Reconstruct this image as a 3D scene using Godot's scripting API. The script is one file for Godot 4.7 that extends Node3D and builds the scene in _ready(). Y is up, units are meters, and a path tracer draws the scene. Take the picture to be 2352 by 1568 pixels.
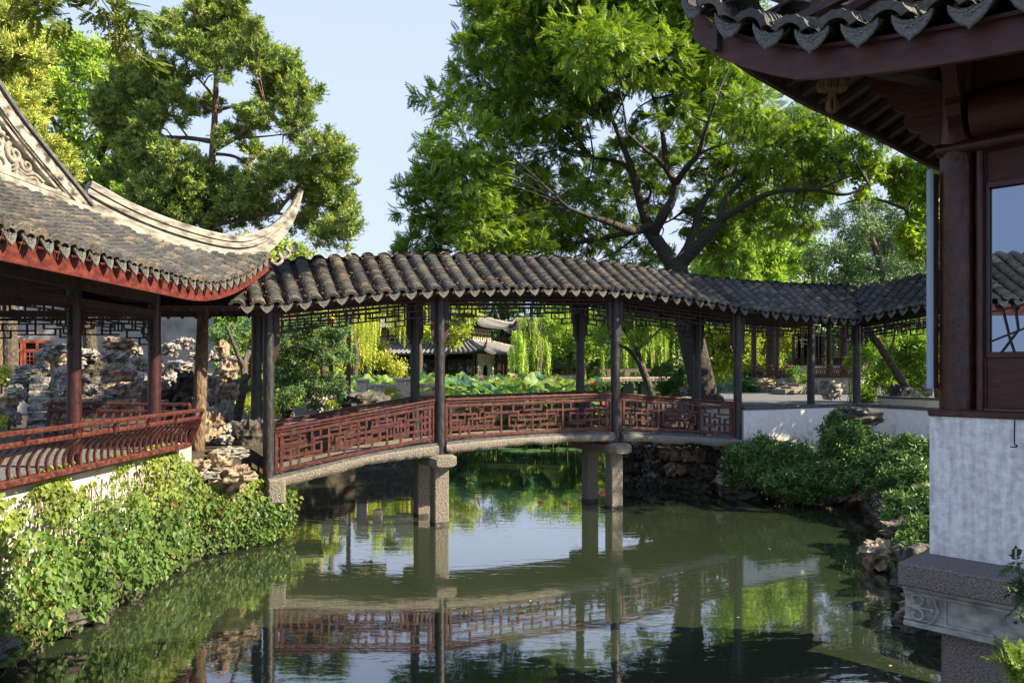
extends Node3D
# x to the right, y up (water level 0), depth away from the camera is -z.
const F := 1800.0
const CX := 1176.0
const HY := 846.0
const EYE := 3.0
var rng := RandomNumberGenerator.new()
var M := {}
var unit_box: ArrayMesh
var bumps := {}


# ------------------------------------------------------------------ geometry
class G:
	var v = PackedVector3Array()
	var n = PackedVector3Array()
	var uv = PackedVector2Array()
	var c = PackedColorArray()
	var col = Color(1, 1, 1)
	var colored = false
	func tri(a: Vector3, b: Vector3, d: Vector3) -> void:
		var k = (b - a).cross(d - a).normalized()
		v.append(a); v.append(d); v.append(b)
		n.append(k); n.append(k); n.append(k)
		if colored:
			c.append(col); c.append(col); c.append(col)
	func trin(a: Vector3, b: Vector3, d: Vector3, na: Vector3, nb: Vector3, nd: Vector3) -> void:
		v.append(a); v.append(d); v.append(b)
		n.append(na); n.append(nd); n.append(nb)
		if colored:
			c.append(col); c.append(col); c.append(col)
	func quad(a: Vector3, b: Vector3, d: Vector3, e: Vector3) -> void:
		tri(a, b, d)
		tri(a, d, e)
	func quv(a: Vector3, b: Vector3, d: Vector3, e: Vector3, ua: Vector2, ub: Vector2, ud: Vector2, ue: Vector2) -> void:
		quad(a, b, d, e)
		for q in [ua, ud, ub, ua, ue, ud]:
			uv.append(q)
	func box(ctr: Vector3, size: Vector3, bs := Basis(), bev := 0.0) -> void:
		var h = size * 0.5
		if bev <= 0.0:
			var p = []
			for i in 8:
				p.append(ctr + bs * Vector3(h.x if i & 1 else -h.x, h.y if i & 2 else -h.y, h.z if i & 4 else -h.z))
			for f in [[0, 2, 3, 1], [4, 5, 7, 6], [0, 1, 5, 4], [2, 6, 7, 3], [0, 4, 6, 2], [1, 3, 7, 5]]:
				quad(p[f[0]], p[f[1]], p[f[2]], p[f[3]])
			return
		var e: float = min(bev, min(h.x, min(h.y, h.z)) * 0.9)
		# three points per corner, one for each face it touches
		var q = []
		for i in 8:
			var s = Vector3(1 if i & 1 else -1, 1 if i & 2 else -1, 1 if i & 4 else -1)
			q.append([ctr + bs * (s * Vector3(h.x, h.y - e, h.z - e)), ctr + bs * (s * Vector3(h.x - e, h.y, h.z - e)), ctr + bs * (s * Vector3(h.x - e, h.y - e, h.z))])
		quad(q[0][2], q[2][2], q[3][2], q[1][2])
		quad(q[4][2], q[5][2], q[7][2], q[6][2])
		quad(q[0][1], q[1][1], q[5][1], q[4][1])
		quad(q[2][1], q[6][1], q[7][1], q[3][1])
		quad(q[0][0], q[4][0], q[6][0], q[2][0])
		quad(q[1][0], q[3][0], q[7][0], q[5][0])
		for ed in [[0, 1, 1, 2], [2, 3, 1, 2], [4, 5, 1, 2], [6, 7, 1, 2], [0, 2, 0, 2], [1, 3, 0, 2], [4, 6, 0, 2], [5, 7, 0, 2], [0, 4, 0, 1], [1, 5, 0, 1], [2, 6, 0, 1], [3, 7, 0, 1]]:
			out4(ctr, q[ed[0]][ed[2]], q[ed[1]][ed[2]], q[ed[1]][ed[3]], q[ed[0]][ed[3]])
		for i in 8:
			out3(ctr, q[i][0], q[i][1], q[i][2])
	func out3(o: Vector3, a: Vector3, b: Vector3, d: Vector3) -> void:
		if (b - a).cross(d - a).dot((a + b + d) / 3.0 - o) < 0.0:
			tri(a, d, b)
		else:
			tri(a, b, d)
	func out4(o: Vector3, a: Vector3, b: Vector3, d: Vector3, e: Vector3) -> void:
		out3(o, a, b, d)
		out3(o, a, d, e)
	func bar(a: Vector3, b: Vector3, w: float, h: float, up := Vector3.UP, bev := 0.0) -> void:
		var z = (b - a)
		var l = z.length()
		if l < 1e-5:
			return
		z /= l
		var x = up.cross(z)
		if x.length() < 0.02:
			x = Vector3.RIGHT.cross(z)
		x = x.normalized()
		box((a + b) * 0.5, Vector3(w, h, l), Basis(x, z.cross(x), z), bev)
	func tube(p: Array, r: Array, sides := 8, caps := true) -> void:
		var m = p.size()
		var rings = []
		var nr = []
		var last = Vector3.ZERO
		for i in m:
			var t: Vector3 = (p[min(i + 1, m - 1)] - p[max(i - 1, 0)]).normalized()
			var x: Vector3
			if i == 0:
				x = t.cross(Vector3(0.31, 0.2, 0.93))
				if x.length() < 0.1:
					x = t.cross(Vector3.RIGHT)
			else:
				x = last - t * last.dot(t)
			x = x.normalized()
			last = x
			var y = t.cross(x)
			var ring = []
			var rn = []
			var rad: float = r[i] if i < r.size() else r[r.size() - 1]
			for k in sides:
				var a = TAU * k / sides
				var dd = x * cos(a) + y * sin(a)
				ring.append(p[i] + dd * rad)
				rn.append(dd)
			rings.append(ring)
			nr.append(rn)
		for i in m - 1:
			for k in sides:
				var k2 = (k + 1) % sides
				trin(rings[i][k], rings[i][k2], rings[i + 1][k2], nr[i][k], nr[i][k2], nr[i + 1][k2])
				trin(rings[i][k], rings[i + 1][k2], rings[i + 1][k], nr[i][k], nr[i + 1][k2], nr[i + 1][k])
		if caps:
			for k in range(1, sides - 1):
				tri(rings[0][0], rings[0][k + 1], rings[0][k])
				tri(rings[m - 1][0], rings[m - 1][k], rings[m - 1][k + 1])
	# a strip swept along points: each item is a closed section (array of points), all of one size
	func loft(sec: Array, closed_ends := true) -> void:
		var k: int = sec[0].size()
		for i in sec.size() - 1:
			for j in k:
				var j2 = (j + 1) % k
				quad(sec[i][j], sec[i][j2], sec[i + 1][j2], sec[i + 1][j])
		if closed_ends:
			for j in range(1, k - 1):
				tri(sec[0][0], sec[0][j + 1], sec[0][j])
				tri(sec[-1][0], sec[-1][j], sec[-1][j + 1])
	# a polygon (in the plane of ax, ay) given a depth along az
	func slab(o: Vector3, ax: Vector3, ay: Vector3, poly: PackedVector2Array, depth: float) -> void:
		var az = ax.cross(ay).normalized()
		if not Geometry2D.is_polygon_clockwise(poly):
			pass
		else:
			poly = poly.duplicate()
			poly.reverse()
		var ix = Geometry2D.triangulate_polygon(poly)
		var f = []
		var b = []
		for q in poly:
			f.append(o + ax * q.x + ay * q.y + az * depth)
			b.append(o + ax * q.x + ay * q.y)
		for i in range(0, ix.size(), 3):
			facing(f[ix[i]], f[ix[i + 1]], f[ix[i + 2]], az)
			facing(b[ix[i]], b[ix[i + 1]], b[ix[i + 2]], -az)
		for i in poly.size():
			var j = (i + 1) % poly.size()
			quad(b[i], b[j], f[j], f[i])
	func facing(a: Vector3, b: Vector3, d: Vector3, k: Vector3) -> void:
		if (b - a).cross(d - a).dot(k) < 0.0:
			tri(a, d, b)
		else:
			tri(a, b, d)
	func mesh(m: Material) -> ArrayMesh:
		var a = []
		a.resize(Mesh.ARRAY_MAX)
		a[Mesh.ARRAY_VERTEX] = v
		a[Mesh.ARRAY_NORMAL] = n
		if colored:
			a[Mesh.ARRAY_COLOR] = c
		if uv.size() == v.size() and uv.size() > 0:
			a[Mesh.ARRAY_TEX_UV] = uv
		var r = ArrayMesh.new()
		r.add_surface_from_arrays(Mesh.PRIMITIVE_TRIANGLES, a)
		r.surface_set_material(0, m)
		return r


func U(px: float, py: float, z: float) -> Vector3:
	return Vector3((px - CX) * z / F, EYE + (HY - py) * z / F, -z)

func W(x: float, y: float, z: float) -> Vector3:
	return Vector3(x, y, -z)

func rf(a: float, b: float) -> float:
	return rng.randf_range(a, b)

func rdir() -> Vector3:
	while true:
		var p = Vector3(rf(-1, 1), rf(-1, 1), rf(-1, 1))
		if p.length() < 1.0 and p.length() > 0.05:
			return p.normalized()
	return Vector3.UP

func table(t: Array, x: float) -> float:
	# t is a list of [x, y]
	if x <= t[0][0]:
		return t[0][1]
	for i in range(1, t.size()):
		if x <= t[i][0]:
			var k: float = (x - t[i - 1][0]) / (t[i][0] - t[i - 1][0])
			return lerpf(t[i - 1][1], t[i][1], k)
	return t[-1][1]

func smooth(t: Array, x: float) -> float:
	# Catmull-Rom through [x, y] pairs
	if x <= t[0][0]:
		return t[0][1]
	if x >= t[-1][0]:
		return t[-1][1]
	for i in range(1, t.size()):
		if x <= t[i][0]:
			var k: float = (x - t[i - 1][0]) / (t[i][0] - t[i - 1][0])
			return cubic_interpolate(float(t[i - 1][1]), float(t[i][1]), float(t[max(i - 2, 0)][1]), float(t[min(i + 1, t.size() - 1)][1]), k)
	return 0.0

func curve(pts: Array, steps: int) -> Array:
	# smooth polyline through Vector3 points
	var out = []
	var m = pts.size()
	for i in m - 1:
		for k in steps:
			out.append(pts[i].cubic_interpolate(pts[i + 1], pts[max(i - 1, 0)], pts[min(i + 2, m - 1)], float(k) / steps))
	out.append(pts[-1])
	return out

# ------------------------------------------------------------------ naming
func tag(o: Node, label := "", category := "", group := "", kind := "") -> void:
	if label: o.set_meta("label", label)
	if category: o.set_meta("category", category)
	if group: o.set_meta("group", group)
	if kind: o.set_meta("kind", kind)

func thing(called: String, label: String, category: String, at := Vector3.ZERO, group := "") -> Node3D:
	var o = Node3D.new()
	named(o, called, self)
	o.position = at
	tag(o, label, category, group)
	return o

var counts := {}
func named(o: Node, called: String, parent: Node) -> void:
	var key = str(parent.get_instance_id()) + called
	var k: int = counts.get(key, 0)
	counts[key] = k + 1
	o.name = called if k == 0 else "%s_%03d" % [called, k]
	parent.add_child(o, true)

func off(parent: Node) -> Vector3:
	return -parent.position if parent != self and parent.get_parent() == self else Vector3.ZERO

func part(parent: Node, called: String, g: G, m: Material, label := "") -> MeshInstance3D:
	var o = MeshInstance3D.new()
	o.mesh = g.mesh(m)
	named(o, called, parent)
	o.position = off(parent)
	if label: o.set_meta("label", label)
	return o

func holder(parent: Node, called: String) -> Node3D:
	var o = Node3D.new()
	named(o, called, parent)
	o.position = off(parent)
	return o

func piece(parent: Node, called: String, me: Mesh, t: Transform3D, m: Material = null) -> MeshInstance3D:
	var o = MeshInstance3D.new()
	o.mesh = me
	if m: o.material_override = m
	named(o, called, parent)
	t.origin += off(parent)
	o.transform = t
	return o

func barpart(parent: Node, called: String, a: Vector3, b: Vector3, w: float, h: float, m: Material, up := Vector3.UP) -> void:
	var z = b - a
	var l = z.length()
	z /= l
	var x = up.cross(z)
	if x.length() < 0.02:
		x = Vector3.RIGHT.cross(z)
	x = x.normalized()
	piece(parent, called, unit_box, Transform3D(Basis(x * w, z.cross(x) * h, z * l), (a + b) * 0.5), m)

func solo(called: String, g: G, m: Material, label: String, category: String, group := "", at := Vector3.ZERO) -> MeshInstance3D:
	var o = MeshInstance3D.new()
	if at != Vector3.ZERO:
		for i in g.v.size():
			g.v[i] -= at
	o.mesh = g.mesh(m)
	named(o, called, self)
	o.position = at
	tag(o, label, category, group)
	return o

func struct(called: String, g: G, m: Material, label := "") -> MeshInstance3D:
	var o = MeshInstance3D.new()
	o.mesh = g.mesh(m)
	named(o, called, self)
	tag(o, label, "", "", "structure")
	return o

func many(parent: Node, called: String, me: Mesh, ts: Array, cols: Array, stuff := true) -> MultiMeshInstance3D:
	var mm = MultiMesh.new()
	mm.transform_format = MultiMesh.TRANSFORM_3D
	mm.use_colors = cols.size() > 0
	mm.mesh = me
	mm.instance_count = ts.size()
	for i in ts.size():
		mm.set_instance_transform(i, ts[i])
		if cols.size(): mm.set_instance_color(i, cols[i])
	var o = MultiMeshInstance3D.new()
	o.multimesh = mm
	named(o, called, parent)
	o.position = off(parent)
	if stuff: o.set_meta("kind", "stuff")
	return o

# ------------------------------------------------------------------ materials
func lin(r: float, g: float, b: float) -> Color:
	return Color(r, g, b).linear_to_srgb()

func noise_tex(seed_: int, freq: float, cols: Array, size := 256, stretch := false, kind := FastNoiseLite.TYPE_SIMPLEX_SMOOTH, octaves := 5) -> NoiseTexture2D:
	var nz = FastNoiseLite.new()
	nz.seed = seed_
	nz.noise_type = kind
	nz.frequency = freq
	nz.fractal_octaves = octaves
	var t = NoiseTexture2D.new()
	t.width = size
	t.height = size
	t.seamless = true
	t.noise = nz
	var gr = Gradient.new()
	var offs = PackedFloat32Array()
	var cs = PackedColorArray()
	for i in cols.size():
		offs.append(0.2 + 0.6 * i / max(1, cols.size() - 1))
		cs.append(lin(cols[i][0], cols[i][1], cols[i][2]))
	gr.offsets = offs
	gr.colors = cs
	t.color_ramp = gr
	return t

func bump_tex(freq: float, strength: float, kind := FastNoiseLite.TYPE_SIMPLEX_SMOOTH) -> NoiseTexture2D:
	var key = "%s %s %s" % [freq, strength, kind]
	if not bumps.has(key):
		var nz = FastNoiseLite.new()
		nz.seed = 5
		nz.noise_type = kind
		nz.frequency = freq
		nz.fractal_octaves = 5
		var t = NoiseTexture2D.new()
		t.width = 256
		t.height = 256
		t.seamless = true
		t.as_normal_map = true
		t.bump_strength = strength
		t.noise = nz
		bumps[key] = t
	return bumps[key]

# cols: linear base colours along the noise; tile: repeats per metre
func mat(cols: Array, tile: Vector3, rough := 0.8, bump: Texture2D = null, bscale := 1.0, freq := 0.02, seed_ := 1) -> StandardMaterial3D:
	var m = StandardMaterial3D.new()
	m.roughness = rough
	if cols.size() > 1:
		m.albedo_texture = noise_tex(seed_, freq, cols)
	else:
		m.albedo_color = lin(cols[0][0], cols[0][1], cols[0][2])
	m.uv1_triplanar = true
	m.uv1_world_triplanar = true
	m.uv1_scale = tile
	if bump:
		m.normal_enabled = true
		m.normal_texture = bump
		m.normal_scale = bscale
	return m

func leaf_mat(back := 0.6, rough := 0.5) -> StandardMaterial3D:
	var m = StandardMaterial3D.new()
	m.vertex_color_use_as_albedo = true
	m.roughness = rough
	m.cull_mode = BaseMaterial3D.CULL_DISABLED
	m.backlight_enabled = true
	m.backlight = Color(back, back, back * 0.7)
	return m

func plain(r: float, g: float, b: float, rough := 0.7) -> StandardMaterial3D:
	var m = StandardMaterial3D.new()
	m.albedo_color = lin(r, g, b)
	m.roughness = rough
	return m

func make_materials() -> void:
	var fine = bump_tex(0.06, 6.0)
	var mid = bump_tex(0.025, 10.0)
	var grain = bump_tex(0.2, 4.0)
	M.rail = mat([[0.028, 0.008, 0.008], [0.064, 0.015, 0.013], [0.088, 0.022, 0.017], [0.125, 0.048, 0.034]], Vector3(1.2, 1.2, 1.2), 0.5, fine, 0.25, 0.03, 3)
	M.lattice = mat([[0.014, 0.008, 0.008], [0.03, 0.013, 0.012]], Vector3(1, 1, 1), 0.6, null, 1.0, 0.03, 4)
	M.post = mat([[0.01, 0.011, 0.014], [0.022, 0.022, 0.027], [0.055, 0.05, 0.046]], Vector3(2.5, 0.5, 2.5), 0.42, fine, 0.2, 0.03, 5)
	M.redpost = mat([[0.02, 0.006, 0.007], [0.038, 0.01, 0.011], [0.06, 0.018, 0.018]], Vector3(2, 0.5, 2), 0.38, fine, 0.15, 0.03, 6)
	M.bracket = mat([[0.022, 0.008, 0.009], [0.045, 0.014, 0.014]], Vector3(1, 1, 1), 0.5, null, 1.0, 0.03, 61)
	M.dark = mat([[0.022, 0.014, 0.013], [0.055, 0.032, 0.027]], Vector3(1, 1, 1), 0.7, null, 1.0, 0.03, 7)
	M.fascia = mat([[0.06, 0.008, 0.006], [0.1, 0.014, 0.01], [0.14, 0.028, 0.02]], Vector3(0.7, 1.4, 0.7), 0.6, fine, 0.2, 0.03, 8)
	M.fascia_dark = mat([[0.026, 0.005, 0.005], [0.046, 0.009, 0.009], [0.07, 0.018, 0.016]], Vector3(0.7, 1.6, 0.7), 0.55, fine, 0.25, 0.03, 9)
	M.granite = mat([[0.075, 0.066, 0.054], [0.165, 0.148, 0.122], [0.23, 0.205, 0.168], [0.31, 0.28, 0.235]], Vector3(0.9, 0.9, 0.9), 0.85, grain, 1.4, 0.12, 10)
	M.granite_dark = mat([[0.05, 0.044, 0.04], [0.14, 0.122, 0.112], [0.19, 0.168, 0.155], [0.32, 0.29, 0.265]], Vector3(1.6, 1.6, 1.6), 0.75, grain, 1.6, 0.16, 11)
	M.carved = mat([[0.15, 0.16, 0.155], [0.28, 0.295, 0.275], [0.37, 0.385, 0.36]], Vector3(1.0, 1.0, 1.0), 0.85, fine, 0.3, 0.03, 12)
	M.paving = mat([[0.07, 0.073, 0.08], [0.13, 0.136, 0.147], [0.19, 0.197, 0.205]], Vector3(0.5, 0.5, 0.5), 0.85, grain, 1.0, 0.08, 13)
	M.rock = mat([[0.07, 0.064, 0.058], [0.19, 0.178, 0.162], [0.32, 0.303, 0.278], [0.5, 0.475, 0.435]], Vector3(0.6, 0.6, 0.6), 0.9, mid, 1.1, 0.03, 14)
	M.rock_brown = mat([[0.08, 0.06, 0.045], [0.22, 0.165, 0.11], [0.34, 0.255, 0.165], [0.42, 0.38, 0.33]], Vector3(0.6, 0.6, 0.6), 0.9, mid, 1.1, 0.03, 15)
	M.rock_wet_shade = mat([[0.025, 0.024, 0.02], [0.06, 0.055, 0.045], [0.12, 0.1, 0.075]], Vector3(0.7, 0.7, 0.7), 0.7, mid, 1.0, 0.03, 16)  # wet stone; also the dark terrace face, shade put into its colour
	M.soil = mat([[0.03, 0.026, 0.018], [0.07, 0.055, 0.038]], Vector3(0.5, 0.5, 0.5), 0.95, mid, 0.8, 0.03, 17)
	M.grass = mat([[0.03, 0.05, 0.012], [0.07, 0.1, 0.025]], Vector3(0.3, 0.3, 0.3), 0.95, mid, 0.8, 0.03, 18)
	M.bark = mat([[0.035, 0.03, 0.024], [0.08, 0.066, 0.05], [0.14, 0.12, 0.095]], Vector3(2.2, 0.6, 2.2), 0.9, mid, 1.0, 0.04, 19)
	M.bark_dark = mat([[0.016, 0.014, 0.012], [0.036, 0.031, 0.026], [0.07, 0.06, 0.05]], Vector3(2.2, 0.7, 2.2), 0.9, mid, 1.0, 0.04, 62)
	M.bark_brown = mat([[0.05, 0.03, 0.018], [0.14, 0.09, 0.055], [0.24, 0.17, 0.11]], Vector3(3.4, 0.4, 3.4), 0.9, mid, 1.5, 0.05, 20)
	M.plaster = mat([[0.3, 0.285, 0.26], [0.44, 0.425, 0.39], [0.52, 0.5, 0.465]], Vector3(0.4, 0.25, 0.4), 0.9, fine, 0.2, 0.02, 21)
	M.ridge = mat([[0.04, 0.039, 0.036], [0.18, 0.17, 0.15], [0.32, 0.3, 0.262], [0.42, 0.39, 0.34]], Vector3(0.6, 1.1, 0.6), 0.9, mid, 0.5, 0.025, 22)
	M.coping = mat([[0.06, 0.062, 0.066], [0.13, 0.135, 0.14]], Vector3(1, 1, 1), 0.85, fine, 0.4, 0.03, 23)
	M.tiles = []
	var tc = [[[0.035, 0.036, 0.038], [0.08, 0.081, 0.083]], [[0.05, 0.05, 0.05], [0.11, 0.108, 0.103]], [[0.075, 0.07, 0.062], [0.155, 0.14, 0.117]], [[0.1, 0.085, 0.063], [0.21, 0.175, 0.125]], [[0.025, 0.026, 0.028], [0.058, 0.059, 0.061]]]
	for i in 5:
		M.tiles.append(mat([tc[i][0], tc[i][1]], Vector3(2.2, 2.2, 2.2), 0.88, fine, 0.5, 0.04, 30 + i))
	M.tile_any = M.tiles[1].duplicate()
	M.tile_any.albedo_texture = noise_tex(40, 0.04, [[0.4, 0.4, 0.4], [0.9, 0.9, 0.9]])
	M.tile_any.vertex_color_use_as_albedo = true
	M.drip = mat([[0.055, 0.057, 0.055], [0.1, 0.104, 0.097], [0.15, 0.15, 0.13]], Vector3(3, 3, 3), 0.85, bump_tex(0.09, 9.0), 0.7, 0.05, 36)
	M.litter = plain(0.11, 0.06, 0.03, 0.9)
	M.leaf = leaf_mat(0.95)
	M.leaf_dull = leaf_mat(0.5, 0.55)
	M.petal = leaf_mat(0.8)
	M.ironwork = plain(0.012, 0.012, 0.014, 0.5)
	M.board_blue = plain(0.3, 0.4, 0.52, 0.6)
	M.dim_glass = StandardMaterial3D.new()
	M.dim_glass.albedo_color = lin(0.01, 0.011, 0.012)
	M.dim_glass.roughness = 0.03
	M.dim_glass.metallic_specular = 0.7
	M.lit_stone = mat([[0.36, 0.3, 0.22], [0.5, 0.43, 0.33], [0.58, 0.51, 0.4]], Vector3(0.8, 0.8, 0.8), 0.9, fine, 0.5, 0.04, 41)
	var g = G.new()
	g.box(Vector3.ZERO, Vector3.ONE)
	unit_box = g.mesh(M.rail)

# ------------------------------------------------------------------ tiles
# A curved clay tile: the top of the arch is up (y), its lip faces +z (down the slope), its head is at -z.
func tile_mesh(w: float, sag: float, l: float, th: float) -> ArrayMesh:
	var g = G.new()
	var k = 6
	var hw = w * 0.5
	var rad = (hw * hw + sag * sag) / (2.0 * sag)
	var half = asin(clampf(hw / rad, -1, 1))
	var o = []
	var i_ = []
	for i in k + 1:
		var a = lerpf(-half, half, float(i) / k)
		var d = Vector3(sin(a), cos(a), 0)
		o.append(d * rad + Vector3(0, sag - rad, 0))
		i_.append(d * (rad - th) + Vector3(0, sag - rad, 0))
	var f = Vector3(0, 0, l * 0.25)
	var b = Vector3(0, -0.012, -l * 0.75)
	for i in k:
		var na = (Vector3(o[i].x, o[i].y - sag + rad, 0)).normalized()
		var nb = (Vector3(o[i + 1].x, o[i + 1].y - sag + rad, 0)).normalized()
		g.trin(o[i] + f, o[i + 1] + f, o[i + 1] + b, na, nb, nb)
		g.trin(o[i] + f, o[i + 1] + b, o[i] + b, na, nb, na)
		g.quad(o[i] + f, i_[i] + f, i_[i + 1] + f, o[i + 1] + f)
		g.trin(i_[i] + f, i_[i + 1] + b, i_[i + 1] + f, -na, -nb, -nb)
		g.trin(i_[i] + f, i_[i] + b, i_[i + 1] + b, -na, -na, -nb)
	g.quad(o[0] + f, o[0] + b, i_[0] + b, i_[0] + f)
	g.quad(o[k] + b, o[k] + f, i_[k] + f, i_[k] + b)
	return g.mesh(M.tile_any)

# The end tile of a row: an arch with a scalloped plate below its lip.
func end_mesh(w: float, sag: float, drop: float) -> ArrayMesh:
	var g = G.new()
	var k = 10
	var hw = w * 0.5
	var rad = (hw * hw + sag * sag) / (2.0 * sag)
	var half = asin(clampf(hw / rad, -1, 1))
	var a0 = []
	var a1 = []
	for i in k + 1:
		var a = lerpf(-half, half, float(i) / k)
		var d = Vector3(sin(a), cos(a), 0)
		var wob = 0.006 if i % 2 == 0 else -0.002
		a0.append(d * (rad + 0.012 + wob) + Vector3(0, sag - rad, 0))
		a1.append(d * (rad - drop) * Vector3(1, 1, 0) + Vector3(0, sag - rad, 0))
	var z0 = Vector3(0, 0, 0.05)
	var z1 = Vector3(0, 0, 0.072)
	var zb = Vector3(0, -0.01, -0.14)
	for i in k:
		g.quad(a0[i] + z1, a1[i] + z1, a1[i + 1] + z1, a0[i + 1] + z1)
		g.quad(a0[i] + z0, a0[i + 1] + z0, a1[i + 1] + z0, a1[i] + z0)
		g.quad(a0[i] + z0, a0[i] + z1, a0[i + 1] + z1, a0[i + 1] + z0)
		g.quad(a1[i] + z1, a1[i] + z0, a1[i + 1] + z0, a1[i + 1] + z1)
		var s = 0.93
		g.quad(a0[i] * s + z0, a0[i + 1] * s + z0, a0[i + 1] * s + zb, a0[i] * s + zb)
	return g.mesh(M.tiles[1])

# The pendant drip tile between two rows: a pointed shield with a raised rim.
func drip_mesh(w: float, h: float) -> ArrayMesh:
	var g = G.new()
	var po = PackedVector2Array()
	var k = 7
	for i in k + 1:
		var t = lerpf(-1, 1, float(i) / k)
		po.append(Vector2(t * w * 0.5, -0.055 * (1.0 - t * t)))
	for q in [[0.96, -0.26], [0.74, -0.56], [0.42, -0.8], [0.14, -0.92], [0.0, -1.04], [-0.14, -0.92], [-0.42, -0.8], [-0.74, -0.56], [-0.96, -0.26]]:
		po.append(Vector2(q[0] * w * 0.5, q[1] * h))
	g.slab(Vector3(0, 0, 0), Vector3.RIGHT, Vector3.UP, po, 0.014)
	var inner = PackedVector2Array()
	for q in po:
		inner.append(Vector2(q.x * 0.8, q.y * 0.8 - h * 0.1))
	# rim
	var z = Vector3(0, 0, 0.022)
	for i in po.size():
		var j = (i + 1) % po.size()
		var a = Vector3(po[i].x, po[i].y, 0.014)
		var b = Vector3(po[j].x, po[j].y, 0.014)
		var c = Vector3(inner[i].x, inner[i].y, 0.014)
		var d = Vector3(inner[j].x, inner[j].y, 0.014)
		var am = (a + (c - a) * 0.4); var bm = (b + (d - b) * 0.4)
		am.z = 0.021; bm.z = 0.021
		g.facing(a, b, bm, Vector3.BACK); g.facing(a, bm, am, Vector3.BACK)
		g.facing(am, bm, d, Vector3.BACK); g.facing(am, d, c, Vector3.BACK)
	# a raised blossom of five lobes and two leaves
	for i in 5:
		var a = TAU * i / 5.0
		g.box(Vector3(cos(a) * 0.022, -h * 0.45 + sin(a) * 0.022, 0.014), Vector3(0.018, 0.018, 0.012), Basis(Vector3.BACK, a))
	for s in [-1, 1]:
		g.box(Vector3(s * w * 0.24, -h * 0.33, 0.014), Vector3(0.05, 0.012, 0.01), Basis(Vector3.BACK, s * 0.5))
	return g.mesh(M.drip)

# Lay a slope. S.call(s, t): a point, t 0 at the eave .. 1 at the top. rows: list of s. t1: Callable s -> last t.
# The first n_parts cover tiles (rows in the order given) are parts; the rest of them one joined part.
func lay(roof: Node3D, S: Callable, rows: Array, t1: Callable, w: float, expo: float, n_parts: int, with_drips := true, weather := 0.35, t0 = null) -> int:
	var cover = tile_mesh(w, w * 0.36, expo * 3.2, 0.02)
	var pan = cover
	var endm = end_mesh(w * 1.04, w * 0.32, 0.04)
	var drip = drip_mesh(w * 1.0, w * 0.78)
	var ts = []
	var cs = []
	var made = 0
	var step = 0.0
	for ri in rows.size():
		var s: float = rows[ri]
		var row_tone = rf(0.75, 1.3)
		var slip = rf(-0.012, 0.012)
		var tm: float = t1.call(s)
		for under in 2:
			var ss = s
			if under == 1:
				if ri == rows.size() - 1:
					continue
				ss = (s + rows[ri + 1]) * 0.5
				tm = t1.call(ss)
			var p: Vector3 = S.call(ss, 0.0)
			var q: Vector3 = S.call(ss, 1.0)
			var total: float = (q - p).length() * 1.03
			if tm <= 0.02:
				continue
			var m: int = int(total * tm / (expo if under == 0 else expo * 1.7))
			for k in m:
				var t: float = (k + 0.3) * tm / m
				if t0 != null and t < t0.call(ss):
					continue
				var a: Vector3 = S.call(ss, t)
				var b: Vector3 = S.call(ss, min(t + 0.03, 1.04))
				var sd: Vector3 = S.call(ss + 0.02, t)
				var zz = (a - b).normalized()
				var xx = (sd - a)
				xx = (xx - zz * xx.dot(zz)).normalized()
				var yy = zz.cross(xx)
				if yy.y < 0.0:
					xx = -xx
					yy = -yy
				var tilt = 0.2 if under == 0 else 0.12
				var bs = Basis(xx, yy, zz) * Basis(Vector3.RIGHT, -tilt + rf(-0.04, 0.04)) * Basis(Vector3.BACK, rf(-0.05, 0.05)) * Basis(Vector3.UP, rf(-0.04, 0.04))
				var org = a + xx * (rf(-0.009, 0.009) + slip)
				if under == 1:
					bs = bs * Basis(Vector3.BACK, PI)
					org += yy * 0.03
				else:
					org += yy * (0.035 + rf(-0.003, 0.003))
				var warm = rng.randf() < weather
				if under == 0 and made < n_parts:
					piece(roof, "cover_tile", cover, Transform3D(bs, org), M.tiles[(2 + rng.randi() % 2) if warm else (([0, 0, 4] if row_tone < 0.95 else [0, 1, 1])[rng.randi() % 3])])
					made += 1
				else:
					ts.append(Transform3D(bs, org))
					var v = rf(0.045, 0.11) * row_tone
					if warm:
						v = rf(0.1, 0.2) * row_tone
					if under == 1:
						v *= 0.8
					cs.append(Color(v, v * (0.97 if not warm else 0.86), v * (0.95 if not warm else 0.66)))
				if k == 0:
					var fb = Basis(xx, yy, zz)
					if under == 0:
						piece(roof, "end_tile", endm, Transform3D(fb * Basis(Vector3.RIGHT, -0.05), org + zz * 0.03), M.tiles[[1, 2, 0, 1, 3][rng.randi() % 5]])
					elif with_drips:
						var lean = Basis(xx, Vector3.UP, xx.cross(Vector3.UP).normalized())
						if lean.z.dot(zz) < 0:
							lean = Basis(-xx, Vector3.UP, lean.z * -1.0)
						piece(roof, "drip_tile", drip, Transform3D(lean * Basis(Vector3.RIGHT, -0.22 + rf(-0.06, 0.06)) * Basis(Vector3.BACK, rf(-0.06, 0.06)), a + zz * 0.1 + Vector3(0, 0.035, 0)))
	if ts.size():
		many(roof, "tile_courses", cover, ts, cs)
	return made

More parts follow.
